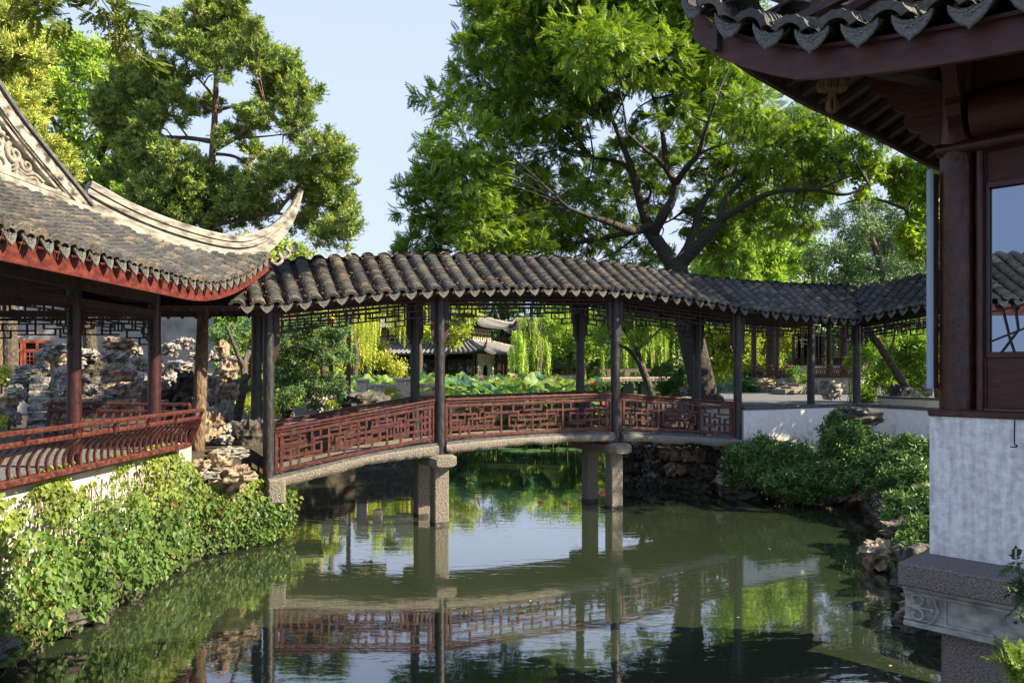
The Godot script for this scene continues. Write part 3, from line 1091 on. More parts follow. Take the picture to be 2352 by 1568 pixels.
	for i in 40:
		var a = left_slope(lerpf(-0.5, 13.4, i / 40.0), 0.0)
		var b = left_slope(lerpf(-0.5, 13.4, (i + 1) / 40.0), 0.0)
		var ai = Vector3(-5.62, EYE + 1.34, a.z)
		var bi = Vector3(-5.62, EYE + 1.34, b.z)
		gs.facing(a + Vector3(-0.04, -0.24, 0), b + Vector3(-0.04, -0.24, 0), bi, Vector3.DOWN)
		gs.facing(a + Vector3(-0.04, -0.24, 0), bi, ai, Vector3.DOWN)
	part(pv, "soffit", gs, M.dark)
	# hip ridge with its horn
	var path = curve([W(-6.02, EYE + 2.27, 10.9), W(-5.62, EYE + 2.03, 11.4), W(-5.15, EYE + 1.86, 12.1), W(-4.66, EYE + 1.8, 12.85), W(-4.3, EYE + 1.94, 13.35), W(-4.03, EYE + 2.33, 13.72), W(-3.86, EYE + 2.78, 13.95), W(-3.77, EYE + 3.2, 14.05)], 7)
	var parts_ = [[0.0, 0.2, 0.15, "ridge_body"], [0.2, 0.235, 0.2, "ridge_moulding"], [0.235, 0.3, 0.15, "ridge_body"], [0.3, 0.41, 0.19, "ridge_cap"]]
	for q in parts_:
		var gh = G.new()
		var ss = []
		for i in path.size():
			var u = float(i) / (path.size() - 1)
			var t: Vector3 = (path[min(i + 1, path.size() - 1)] - path[max(i - 1, 0)]).normalized()
			var side = t.cross(Vector3.UP).normalized()
			var up = side.cross(t).normalized()
			var k = 1.0 if u < 0.6 else lerpf(1.0, 0.16, pow((u - 0.6) / 0.4, 0.8))
			var y0: float = q[0] * k
			var y1: float = q[1] * k
			var hw: float = q[2] * 0.5 * lerpf(1.0, k, 0.75)
			var o: Vector3 = path[i] - up * 0.02
			var mid = up * (y1 - y0) * 0.3
			ss.append([o + up * y0 - side * hw, o + up * y0 + side * hw, o + up * y1 - mid + side * hw, o + up * y1 + side * hw * 0.6, o + up * y1 - side * hw * 0.6, o + up * y1 - mid - side * hw])
		gh.loft(ss)
		part(roof, q[3], gh, M.ridge)
	# carved block under the horn
	var gk = G.new()
	for i in 3:
		var a = W(-4.18 + 0.1 * i, EYE + 1.86 + 0.13 * i, 13.52 + i * 0.1)
		gk.tube(curve([a, a + Vector3(0.1, -0.06, -0.08), a + Vector3(0.17, 0.03, -0.14), a + Vector3(0.13, 0.1, -0.1)], 4), [0.06, 0.05, 0.03], 7)
	part(roof, "carved_scroll", gk, M.ridge)
	# gable wall with its rakes
	var rake = [[6.5, 5.3], [7.2, 4.6], [8.0, 3.85], [8.5, 3.46], [8.97, 3.14], [9.34, 2.92], [9.78, 2.71], [10.29, 2.48], [10.63, 2.33], [11.05, 2.13]]
	var poly = PackedVector2Array()
	for q in rake:
		poly.append(Vector2(-q[0], EYE + q[1]))
	poly.append(Vector2(-11.05, EYE + 1.7))
	poly.append(Vector2(-1.95, EYE + 1.7))
	for k in range(rake.size() - 1, 0, -1):
		poly.append(Vector2(-(13.0 - rake[k][0]), EYE + rake[k][1]))
	var gg = G.new()
	gg.slab(Vector3(-6.14, 0, 0), Vector3(0, 0, 1), Vector3.UP, poly, -0.14)
	part(pv, "gable_wall", gg, M.gable)
	var pts = []
	for q in rake:
		pts.append(q)
	var rk = []
	for q in pts:
		rk.append(W(-5.96, EYE + q[1], q[0]))
	rk = curve(rk, 5)
	for q in [[0.0, 0.05, 0.2, 0.22], [0.06, 0.16, 0.13, 0.16], [0.19, 0.05, 0.09, 0.1], [0.27, 0.035, 0.06, 0.08]]:
		var gr = G.new()
		var ss = []
		for i in rk.size():
			var t: Vector3 = (rk[min(i + 1, rk.size() - 1)] - rk[max(i - 1, 0)]).normalized()
			var nn = Vector3.RIGHT.cross(t).normalized()
			if nn.y < 0: nn = -nn
			var o: Vector3 = rk[i] + nn * (0.14 - q[0])
			ss.append([o + Vector3(-0.2, 0, 0), o + Vector3(q[2] * 0.5, 0, 0), o + Vector3(q[2] * 0.5, 0, 0) - nn * q[1], o + Vector3(-0.2, 0, 0) - nn * q[1]])
		gr.loft(ss)
		part(pv, "rake_moulding", gr, M.ridge if q[0] > 0.03 else M.coping)
	# band at the foot of the gable
	var gbm = G.new()
	gbm.bar(W(-5.95, EYE + 2.17, 2.0), W(-5.95, EYE + 2.2, 11.0), 0.14, 0.12, Vector3.UP, 0.02)
	gbm.bar(W(-5.97, EYE + 2.28, 2.0), W(-5.97, EYE + 2.3, 10.95), 0.1, 0.06, Vector3.UP, 0.01)
	part(pv, "gable_band", gbm, M.gable)
	# plaster scrolls in relief
	for q in [[9.1, 2.62, 0.19, 1.0, 0.033], [9.2, 2.8, 0.12, -1.0, 0.026], [9.42, 2.58, 0.16, 2.2, 0.03], [9.12, 2.4, 0.13, 0.3, 0.028], [9.66, 2.5, 0.11, 3.0, 0.024], [8.8, 2.85, 0.17, 2.0, 0.03]]:
		var gq = G.new()
		var sp = []
		var rr = []
		for i in 26:
			var u = i / 25.0
			var an: float = q[3] + u * 7.5
			var rad: float = q[2] * (1.0 - 0.85 * u)
			sp.append(W(-5.99, EYE + q[1] + sin(an) * rad * 0.8, q[0] + cos(an) * rad))
			rr.append(q[4] * (1.2 - 0.5 * u))
		gq.tube(sp, rr, 7)
		part(pv, "scroll_relief", gq, M.gable)
	var gq2 = G.new()
	for i in 3:
		gq2.tube(curve([W(-5.99, EYE + 2.46 - i * 0.05, 9.4), W(-5.97, EYE + 2.38 - 0.04 * i, 9.6), W(-5.98, EYE + 2.43 - 0.05 * i, 9.8), W(-5.99, EYE + 2.38 - 0.04 * i, 10.0 - 0.1 * i)], 6), [0.045, 0.05, 0.02], 7)
	part(pv, "scroll_relief", gq2, M.gable)
	# bench back of curved spindles over the water
	bench_back(pv, W(-5.2, 1.84, 4.5), W(-5.12, 1.8, 12.35), Vector3.RIGHT, 0.52, 0.24, 48)
	var gt = G.new()
	gt.bar(W(-5.33, 1.79, 4.5), W(-5.27, 1.77, 12.3), 0.34, 0.05, Vector3.UP, 0.012)
	part(pv, "bench_seat", gt, M.rail)
	bench_back(pv, W(-5.3, 1.9, 12.7), W(-7.6, 1.9, 12.7), Vector3.FORWARD, 0.5, 0.2, 16)

func bench_back(parent: Node3D, a: Vector3, b: Vector3, outw: Vector3, h: float, lean: float, count: int) -> void:
	var root = holder(parent, "bench_back")
	var up = Vector3.UP
	for q in [[0.0, 0.03, 0.065, 0.075, "bottom_rail"], [h * 0.76, lean * 0.72, 0.045, 0.06, "middle_rail"], [h, lean, 0.075, 0.055, "top_rail"]]:
		var g = G.new()
		g.bar(a + up * q[0] + outw * q[1], b + up * (q[0] + (0.03 if q[0] > 0.1 else 0.0)) + outw * q[1], q[2], q[3], up, 0.012)
		part(root, q[4], g, M.rail)
	# one spindle mesh
	var g2 = G.new()
	var d = (b - a).normalized()
	var sec = []
	for i in 9:
		var u = i / 8.0
		var o = outw * (lean * (0.1 + 0.62 * u) - 0.085 * sin(u * PI)) + up * (h * 0.76 * u)
		var w = 0.015
		sec.append([o - d * w - outw * w, o + d * w - outw * w, o + d * w + outw * w, o - d * w + outw * w])
	g2.loft(sec)
	var me = g2.mesh(M.rail)
	for i in count:
		var p = a.lerp(b, (i + 0.5) / count)
		piece(root, "spindle", me, Transform3D(Basis(), p))
	var nst = max(2, int(count / 5.0))
	for i in nst + 1:
		var p = a.lerp(b, float(i) / nst)
		var g3 = G.new()
		g3.bar(p + up * h * 0.76 + outw * lean * 0.72, p + up * h + outw * lean, 0.04, 0.035, d)
		part(root, "strut", g3, M.rail)
	var ge = G.new()
	ge.slab(b + up * -0.02 - d * 0.0, outw, up, PackedVector2Array([Vector2(0, 0), Vector2(0.06, 0), Vector2(lean * 0.9, h * 0.7), Vector2(lean, h * 0.8), Vector2(lean * 0.6, h * 0.8), Vector2(0.0, h * 0.2)]), 0.03)
	part(root, "end_panel", ge, M.rail)

# ------------------------------------------------------------------ the pavilion on the right, close by
const RU := Vector3(0.686, 0, 0.727)     # along the front, towards the camera
const RV := Vector3(0.727, 0, -0.686)    # into the building
const RC := Vector3(3.41, 0, -5.99)      # axis of the corner column
const RE := Vector3(1.52, 0, -6.04)      # corner of the eave
const RW := Vector3(0.85, 0, -0.53)      # along the side eave

func r_front_y(t: float) -> float:
	return EYE + smooth([[-0.4, 2.8], [0.0, 2.44], [0.3, 2.24], [0.7, 2.05], [1.34, 1.93], [2.1, 1.85], [3.2, 1.83], [5.0, 2.0]], t)

func r_side_y(t: float) -> float:
	return EYE + smooth([[0.0, 2.44], [0.4, 2.33], [1.09, 2.2], [2.04, 2.08], [3.0, 1.93], [4.5, 1.9]], t)

func right_front(s: float, t: float) -> Vector3:
	var p = RE + RU * s - RV * 0.0
	var q = p + RV * 2.6
	var r = p.lerp(q, t)
	r.y = lerpf(r_front_y(s) + 0.3, EYE + 3.8, t * 0.42 + 0.58 * t * t)
	return r

func right_side(s: float, t: float) -> Vector3:
	var nn = Vector3(0.53, 0, 0.85)
	var p = RE + RW * s
	var r = p + nn * 2.6 * t
	r.y = lerpf(r_side_y(s) + 0.3, EYE + 3.8, t * 0.42 + 0.58 * t * t)
	return r

func build_right_pavilion() -> void:
	var pv = thing("tiled_pavilion", "dark red pavilion close by with deep tiled eave above a white plaster wall tinted by bluish shade", "pavilion", RC + Vector3(0, 1.58, 0))
	var R = func(u: float, v: float, y: float) -> Vector3: return RC + RU * u + RV * v + Vector3(0, y, 0)
	var bs = Basis(RU, Vector3.UP, -RV)
	# stone base: slabs, carved band, piers
	var wall_o = -0.15
	for q in [[-0.22, 0.92], [0.93, 2.4], [2.41, 4.4]]:
		var g = G.new()
		g.box(R.call((q[0] + q[1]) * 0.5, 1.0, 1.5), Vector3(q[1] - q[0], 0.17, 3.2), bs, 0.012)
		part(pv, "granite_slab", g, M.granite_dark)
	for q in [[-0.22, 0.895], [0.9, 2.3], [2.305, 4.4]]:
		var g = G.new()
		var c: Vector3 = R.call((q[0] + q[1]) * 0.5, -0.47, 1.255)
		var l: float = q[1] - q[0]
		g.box(c - RV * -0.12, Vector3(l, 0.31, 0.22), bs, 0.01)
		# raised border and recessed field
		g.box(c + Vector3(0, 0.132, 0) + RV * -0.0, Vector3(l, 0.045, 0.05), bs, 0.008)
		g.box(c + Vector3(0, 0.09, 0) + RV * 0.004, Vector3(l, 0.028, 0.03), bs, 0.005)
		g.box(c + Vector3(0, -0.135, 0) + RV * 0.0, Vector3(l, 0.04, 0.05), bs, 0.008)
		g.box(c + Vector3(0, -0.1, 0) + RV * 0.004, Vector3(l, 0.02, 0.03), bs, 0.005)
		part(pv, "carved_band", g, M.carved)
	# carved scroll at the end of the band
	var gs = G.new()
	var sp = R.call(0.0, -0.485, 1.25)
	for sy in [1.0, -1.0]:
		var pts = []
		for i in 22:
			var u = i / 21.0
			var an = -1.9 + u * 6.4
			var rad = 0.062 * (1.0 - 0.72 * u)
			pts.append(sp + RU * (-0.13 + cos(an) * rad) + Vector3(0, sy * (0.058 + sin(an) * rad * 0.85), 0))
		gs.tube(pts, [0.011], 6)
		gs.tube(curve([sp + RU * -0.06 + Vector3(0, sy * 0.115, 0), sp + RU * -0.015 + Vector3(0, sy * 0.085, 0), sp + RU * 0.008 + Vector3(0, sy * 0.03, 0), sp + RU * 0.022, sp + RU * 0.0 + Vector3(0, -sy * 0.012, 0)], 5), [0.009], 6)
	gs.tube([sp + RU * -0.19 + Vector3(0, 0.0, 0), sp + RU * -0.1, sp + RU * -0.03], [0.01], 6)
	gs.box(sp + RU * -0.02, Vector3(0.035, 0.035, 0.02), bs * Basis(Vector3.BACK, 0.785), 0.006)
	part(pv, "carved_scroll", gs, M.carved)
	var gl = G.new()
	for q in [[0.065, 0.885], [0.915, 2.28]]:
		for y in [1.345, 1.14]:
			gl.bar(R.call(q[0], -0.472, y), R.call(q[1], -0.472, y), 0.014, 0.012)
		gl.bar(R.call(q[0], -0.472, 1.14), R.call(q[0], -0.472, 1.345), 0.014, 0.012, RU)
	part(pv, "panel_border", gl, M.carved)
	var gh = G.new()
	for q in [[0.5, 1.28], [1.2, 1.25], [1.72, 1.25]]:
		gh.tube([R.call(q[0], -0.475, q[1]), R.call(q[0], -0.462, q[1])], [0.011], 8)
	part(pv, "bolt_hole", gh, M.ironwork)
	for q in [[0.0, 0.44], [0.95, 1.4], [2.2, 2.7]]:
		var g = G.new()
		g.box(R.call((q[0] + q[1]) * 0.5, -0.18, 0.3), Vector3(q[1] - q[0], 1.6, 0.4), bs, 0.02)
		part(pv, "stone_pier", g, M.granite_dark)
	var gb = G.new()
	gb.box(R.call(2.2, 0.6, 0.3), Vector3(4.4, 1.5, 0.5), bs)
	part(pv, "footing", gb, M.rock_wet_shade)
	# plaster wall
	var gw = G.new()
	var a: Vector3 = R.call(-0.15, -0.15, 1.58)
	var b: Vector3 = R.call(3.6, -0.15, 1.58)
	var c2: Vector3 = R.call(-0.15, 3.4, 1.58)
	var top = Vector3(0, 1.06, 0)
	gw.quv(a, b, b + top, a + top, Vector2(0, 1), Vector2(1.9, 1), Vector2(1.9, 0.47), Vector2(0, 0.47))
	gw.quv(c2, a, a + top, c2 + top, Vector2(0, 0.5), Vector2(1.7, 0.5), Vector2(1.7, 0), Vector2(0, 0))
	var d2 = RV * 0.22 + RU * 0.22
	gw.quv(a + top, b + top, b + top + RV * 0.22, a + top + d2, Vector2(0, 0), Vector2(1, 0), Vector2(1, 0.1), Vector2(0, 0.1))
	gw.quv(b + RV * 0.22, a + d2, a + d2 + top, b + RV * 0.22 + top, Vector2(0, 0), Vector2(1, 0), Vector2(1, 0.1), Vector2(0, 0.1))
	part(pv, "plaster_wall", gw, M.shaded_white_wall)
	var gsill = G.new()
	gsill.bar(R.call(-0.16, 0.0, 2.665), R.call(3.7, 0.0, 2.665), 0.34, 0.055, Vector3.UP, 0.01)
	gsill.bar(R.call(0.0, 0.18, 2.663), R.call(0.0, 3.4, 2.663), 0.34, 0.05, Vector3.UP, 0.01)
	part(pv, "sill", gsill, M.redpost)
	# columns
	for q in [[0.0, 0.0], [3.3, 0.0], [0.0, 3.3], [3.3, 3.3]]:
		post(pv, "column", R.call(q[0], q[1], 2.69), EYE + 2.3, 0.125, M.redpost)
	# window bay in the front
	var gm = G.new()
	gm.tube([R.call(0.165, -0.05, 2.69), R.call(0.165, -0.05, 4.64)], [0.026], 10)
	part(pv, "mullion", gm, M.redpost)
	var fr = [["lower_panel", 0.2, 1.3, 2.7, 3.1, 0.03], ["upper_panel", 0.2, 1.3, 4.36, 4.62, 0.03], ["window_stile", 0.135, 0.2, 2.7, 4.62, 0.05]]
	for q in fr:
		var g = G.new()
		g.box(R.call((q[1] + q[2]) * 0.5, 0.0, (q[3] + q[4]) * 0.5), Vector3(q[2] - q[1], q[4] - q[3], q[5]), bs, 0.006)
		part(pv, q[0], g, M.fascia_dark)
	var gfw = G.new()
	for q in [[0.2, 3.1, 1.3, 3.1], [0.2, 4.36, 1.3, 4.36], [0.21, 3.1, 0.21, 4.36], [0.76, 3.1, 0.76, 4.36]]:
		gfw.bar(R.call(q[0], -0.015, q[1]), R.call(q[2], -0.015, q[3]), 0.03, 0.045 if q[0] != q[2] else 0.022, Vector3.UP if q[0] != q[2] else RU, 0.004)
	part(pv, "window_frame", gfw, M.redpost)
	var gp = G.new()
	gp.box(R.call(0.75, 0.012, 3.73), Vector3(1.1, 1.26, 0.006), bs)
	part(pv, "window_pane", gp, M.window)
	# cracked-ice lattice behind the pane
	var gi = G.new()
	rng.seed = 77
	for q in [[0.22, 3.2, 0.46, 3.3], [0.46, 3.3, 0.7, 3.22], [0.28, 3.1, 0.4, 3.28], [0.4, 3.28, 0.38, 3.45], [0.22, 3.42, 0.38, 3.45], [0.34, 3.25, 0.3, 3.44], [0.38, 3.1, 0.34, 3.24], [0.38, 3.45, 0.56, 3.5], [0.5, 3.28, 0.56, 3.5], [0.55, 3.1, 0.58, 3.26]]:
		gi.bar(R.call(q[0], -0.004, q[1]), R.call(q[2], -0.004, q[3]), 0.011, 0.011)
	part(pv, "ice_lattice", gi, M.dark)
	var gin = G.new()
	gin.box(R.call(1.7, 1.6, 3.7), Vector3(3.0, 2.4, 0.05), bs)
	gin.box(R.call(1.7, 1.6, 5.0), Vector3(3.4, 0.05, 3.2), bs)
	part(pv, "unseen_dark_boards", gin, M.dark)  # unseen boards behind the pane, put there to darken the room
	# beam, moulding, boards above
	var gbm = G.new()
	gbm.tube([R.call(-0.12, -0.08, 4.665), R.call(3.7, -0.08, 4.665)], [0.05], 10)
	gbm.tube([R.call(0.0, 0.1, 4.665), R.call(0.0, 3.4, 4.665)], [0.045], 10)
	part(pv, "moulding", gbm, M.redpost)
	var gbe = G.new()
	gbe.tube([R.call(0.12, 0.02, 4.9), R.call(3.7, 0.02, 4.9)], [0.2], 14)
	gbe.box(R.call(1.9, 0.05, 5.3), Vector3(3.6, 0.5, 0.08), bs)
	gbe.box(R.call(0.03, 1.7, 5.0), Vector3(0.12, 0.7, 3.3), bs)
	part(pv, "lintel_beam", gbe, M.fascia_dark)
	# bracket arms at the corner
	for q in [[-RU, 1.0, RV * -0.0], [-RV, 0.55, RU * 0.03]]:
		var ax: Vector3 = q[0]
		var k: float = q[1]
		var po = PackedVector2Array([Vector2(0, 0), Vector2(0.16, 0.02), Vector2(0.24, 0.08), Vector2(0.22, 0.13), Vector2(0.32, 0.16), Vector2(0.36, 0.24), Vector2(0.34, 0.3), Vector2(0.44, 0.36), Vector2(0.5, 0.48), Vector2(0.62, 0.55), Vector2(0.64, 0.66), Vector2(0, 0.66)])
		for i in po.size():
			po[i].x *= k
		var g = G.new()
		var dv: Vector3 = ax.cross(Vector3.UP).normalized()
		g.slab(R.call(0, 0, 4.72) + ax * 0.02 + q[2] - dv * 0.05, ax, Vector3.UP, po, 0.1)
		part(pv, "bracket_arm", g, M.fascia_dark)
	var gcor = G.new()
	var dg = (RE - RC).normalized()
	gcor.bar(R.call(0, 0, 5.2), Vector3(RE.x, r_front_y(0) + 0.1, RE.z) - dg * 0.25, 0.13, 0.16, Vector3.UP, 0.02)
	part(pv, "hip_rafter", gcor, M.dark)
	var ghg = G.new()
	var hp = RC + dg * 0.95 + Vector3(0, EYE + 2.12, 0)
	ghg.tube([hp, hp + Vector3(0, -0.05, 0), hp + Vector3(0, -0.07, 0), hp + Vector3(0, -0.13, 0), hp + Vector3(0, -0.16, 0)], [0.03, 0.03, 0.045, 0.05, 0.025], 8)
	ghg.box(hp + Vector3(0, 0.05, 0), Vector3(0.09, 0.1, 0.22), Basis(Vector3.UP, atan2(dg.x, dg.z)), 0.02)
	part(pv, "hanging_boss", ghg, M.bark_brown)
	# roof
	var roof = holder(pv, "roof")
	var gd = G.new()
	for f in [right_front, right_side]:
		for i in 20:
			for j in 8:
				var q = []
				for d in [[0, 0], [1, 0], [1, 1], [0, 1]]:
					var s: float = (i + d[0]) / 20.0 * 5.0
					var tt: float = (j + d[1]) / 8.0
					# the hip cuts the start of each slope
					var s2: float = max(s, tt * 3.3)
					q.append(f.call(s2, tt))
				for dy in [-0.02, -0.1]:
					var o = Vector3(0, dy, 0)
					var k = Vector3.UP if dy > -0.05 else Vector3.DOWN
					gd.facing(q[0] + o, q[1] + o, q[2] + o, k); gd.facing(q[0] + o, q[2] + o, q[3] + o, k)
	part(roof, "roof_boards", gd, M.dark)
	var w = 0.325
	lay(roof, right_front, rows_of(-0.28, 3.4, w), func(s): return clampf(s / 3.3, 0.1, 0.55), 0.245, 0.065, 150, true, 0.1)
	lay(roof, right_side, rows_of(0.12, 4.6, w), func(s): return clampf(s / 3.3, 0.1, 0.5), 0.2, 0.1, 0, true, 0.1)
	litter(roof, right_front, 0.4, 3.0, w, 300, 0.2)
	# ridge on the hip
	var hip = []
	for i in 12:
		var u = i / 11.0
		var s = 0.05 + u * 2.9
		var p: Vector3 = right_front(s, clampf(s / 3.3, 0, 1))
		hip.append(p + Vector3(0, 0.1 + 0.5 * pow(1.0 - u, 4.0) * 0.5, 0))
	hip.push_front(Vector3(RE.x - 0.42, r_front_y(0) + 0.95, RE.z + 0.02))
	hip = curve(hip, 3)
	for q in [[0.0, 0.16, 0.13], [0.16, 0.2, 0.17], [0.2, 0.3, 0.13]]:
		var gr = G.new()
		var ss = []
		for i in hip.size():
			var t: Vector3 = (hip[min(i + 1, hip.size() - 1)] - hip[max(i - 1, 0)]).normalized()
			var side = t.cross(Vector3.UP).normalized()
			var up = side.cross(t).normalized()
			var k = clampf(0.25 + i * 0.12, 0.25, 1.0)
			var hw: float = q[2] * 0.5 * k
			ss.append([hip[i] + up * q[0] * k - side * hw, hip[i] + up * q[0] * k + side * hw, hip[i] + up * q[1] * k + side * hw, hip[i] + up * q[1] * k - side * hw])
		gr.loft(ss)
		part(roof, "ridge", gr, M.ridge)
	# fascia boards
	for q in [[right_front, r_front_y, 5.0, M.fascia_dark, -0.16], [right_side, r_side_y, 4.6, M.dark, 0.0]]:
		var gf = G.new()
		var ss = []
		for i in 31:
			var s: float = lerpf(q[4], q[2], i / 30.0)
			var p: Vector3 = q[0].call(s, 0.0)
			var inn: Vector3 = (q[0].call(s, 0.1) - p) * Vector3(1, 0, 1)
			inn = inn.normalized() * 0.045
			p += inn * 0.8
			var y0: float = q[1].call(s)
			var hi = p + Vector3(0, -0.06, 0)
			var lo = Vector3(p.x, y0, p.z)
			ss.append([hi, lo, lo + inn, hi + inn])
		gf.loft(ss)
		part(pv, "fascia", gf, q[3])
	# soffit and rafters
	var gso = G.new()
	for q in [[right_front, r_front_y], [right_side, r_side_y]]:
		for i in 20:
			var s0 = i / 20.0 * 4.6
			var s1 = (i + 1) / 20.0 * 4.6
			var p: Vector3 = q[0].call(s0, 0.02); p.y = q[1].call(s0) + 0.1
			var p2: Vector3 = q[0].call(s1, 0.02); p2.y = q[1].call(s1) + 0.1
			var i0: Vector3 = q[0].call(max(s0, 1.2), 0.55); i0.y = EYE + 2.75
			var i1: Vector3 = q[0].call(max(s1, 1.2), 0.55); i1.y = EYE + 2.75
			gso.facing(p, p2, i1, Vector3.DOWN); gso.facing(p, i1, i0, Vector3.DOWN)
	part(pv, "soffit", gso, M.dark)
	for i in 22:
		var s = 0.2 + i * 0.2
		for q in [[right_front, r_front_y], [right_side, r_side_y]]:
			var p: Vector3 = q[0].call(s, 0.03); p.y = q[1].call(s) + 0.07
			var e: Vector3 = q[0].call(max(s, 0.4 + 0.6 * s), 0.55); e.y = EYE + 2.7
			var g = G.new()
			g.bar(p, e, 0.06, 0.06)
			part(pv, "rafter", g, M.dark)
	# things fixed to it
	var gbd = G.new()
	var bp: Vector3 = U(2137, 640, 6.05)
	gbd.box(Vector3(bp.x, (U(0, 390, 6.05).y + U(0, 893, 6.05).y) * 0.5, bp.z), Vector3(0.034, U(0, 390, 6.05).y - U(0, 893, 6.05).y, 0.05), Basis(), 0.005)
	var hb = thing("hanging_board", "tall narrow blue grey board hanging on the outer side of the dark red corner column", "board", Vector3(bp.x, 2.8, bp.z))
	part(hb, "board", gbd, M.board_blue)
	var gbk = G.new()
	gbk.box(Vector3(bp.x + 0.043, (U(0, 400, 6.05).y + U(0, 893, 6.05).y) * 0.5, bp.z - 0.02), Vector3(0.05, U(0, 400, 6.05).y - U(0, 893, 6.05).y, 0.05), Basis(), 0.004)
	part(hb, "backing", gbk, M.redpost)
	var gho = G.new()
	var hk: Vector3 = R.call(0.42, -0.165, 2.63)
	gho.tube(curve([hk + Vector3(0, 0.02, 0), hk + Vector3(0, -0.16, 0) - RV * 0.008, hk + Vector3(0, -0.172, 0) + RU * 0.02 - RV * 0.02, hk + Vector3(0, -0.186, 0) + RU * 0.015 - RV * 0.03, hk + Vector3(0, -0.186, 0) - RU * 0.02 - RV * 0.03], 4), [0.0045], 6)
	gho.tube([hk + Vector3(0, 0.03, 0) + RU * 0.012, hk + Vector3(0, 0.01, 0), hk + Vector3(0, 0.03, 0) - RU * 0.012], [0.004], 6)
	solo("iron_hook", gho, M.ironwork, "thin black iron hook hanging from the red sill on the plaster wall", "hook")

# ------------------------------------------------------------------ leaves
func diamond(g: G, p: Vector3, d: Vector3, w: Vector3, fold: Vector3) -> void:
	# a leaf from p along d, half width w, its sides bent by fold
	var m = p + d * 0.45
	g.tri(p, m + w + fold, p + d)
	g.tri(p, p + d, m - w + fold)

func spray_pinnate(pairs: int, leaf: float, wid: float) -> ArrayMesh:
	var g = G.new()
	var l = 1.0
	g.tri(Vector3(0.006, 0, 0), Vector3(-0.006, 0, 0), Vector3(0, -0.05, l))
	for i in pairs:
		var u = (i + 0.7) / pairs
		var p = Vector3(0, -0.08 * u * u, u * l)
		for s in [-1, 1]:
			var k = leaf * (0.75 + 0.5 * sin(u * PI)) * rf(0.85, 1.15)
			var d = Vector3(s * rf(0.75, 0.95), rf(-0.45, 0.05), rf(0.35, 0.65)).normalized() * k
			var w = Vector3(s * -0.5, rf(-0.1, 0.3), 0.8).normalized() * wid * k
			diamond(g, p, d, w, Vector3(0, 0.18 * wid * k, 0))
	diamond(g, Vector3(0, -0.08, l), Vector3(0, -0.1, 1).normalized() * leaf, Vector3(wid * leaf, 0, 0), Vector3.ZERO)
	return g.mesh(M.leaf)

func clump(count: int, leaf: float, wid: float, mt: Material, flat := 1.0) -> ArrayMesh:
	var g = G.new()
	for i in count:
		var p = rdir() * pow(rng.randf(), 0.5) * 0.5 * Vector3(1, flat, 1)
		var d = (rdir() + p.normalized() * 0.7 + Vector3(0, -0.15, 0)).normalized() * leaf * rf(0.7, 1.3)
		var w = d.cross(rdir()).normalized() * leaf * wid
		diamond(g, p, d, w, d.cross(w).normalized() * leaf * wid * 0.3)
	return g.mesh(mt)

func tuft(count: int, mt: Material, spread := 0.6, wid := 0.05) -> ArrayMesh:
	# scale-leaved twigs pointing up and outward: short, thin, branching
	var g = G.new()
	for i in count:
		var d = (Vector3.UP + rdir() * spread * 1.5).normalized() * rf(0.5, 1.0)
		var p = rdir() * 0.16
		var w = d.cross(rdir()).normalized() * wid
		g.tri(p - w, p + w, p + d)
		for k in 4:
			var q = p + d * rf(0.2, 0.85)
			var e = (d.normalized() + rdir() * 0.8).normalized() * rf(0.15, 0.34)
			var w2 = e.cross(rdir()).normalized() * wid * 0.85
			g.tri(q - w2, q + w2, q + e)
	return g.mesh(mt)

func strand(mt: Material) -> ArrayMesh:
	# a hanging willow twig of length 1
	var g = G.new()
	var n = 22
	for i in n:
		var y = -float(i) / n
		var s = 1.0 if i % 2 == 0 else -1.0
		var p = Vector3(sin(y * 5.0) * 0.02, y, cos(y * 4.0) * 0.02)
		var d = Vector3(s * rf(0.2, 0.6), -1.0, rf(-0.5, 0.5)).normalized() * 0.12
		diamond(g, p, d, Vector3(0.012, 0, 0.012 * s), Vector3.ZERO)
	g.tri(Vector3(-0.004, 0, 0), Vector3(0.004, 0, 0), Vector3(0, -1, 0))
	return g.mesh(mt)

func pick(pal: Array, tone: float) -> Color:
	var a: Array = pal[rng.randi() % pal.size()]
	var b: Array = pal[rng.randi() % pal.size()]
	var k = rng.randf()
	var v = 1.95 * tone * rf(0.75, 1.25)
	return Color(lerpf(a[0], b[0], k) * v, lerpf(a[1], b[1], k) * v, lerpf(a[2], b[2], k) * v)

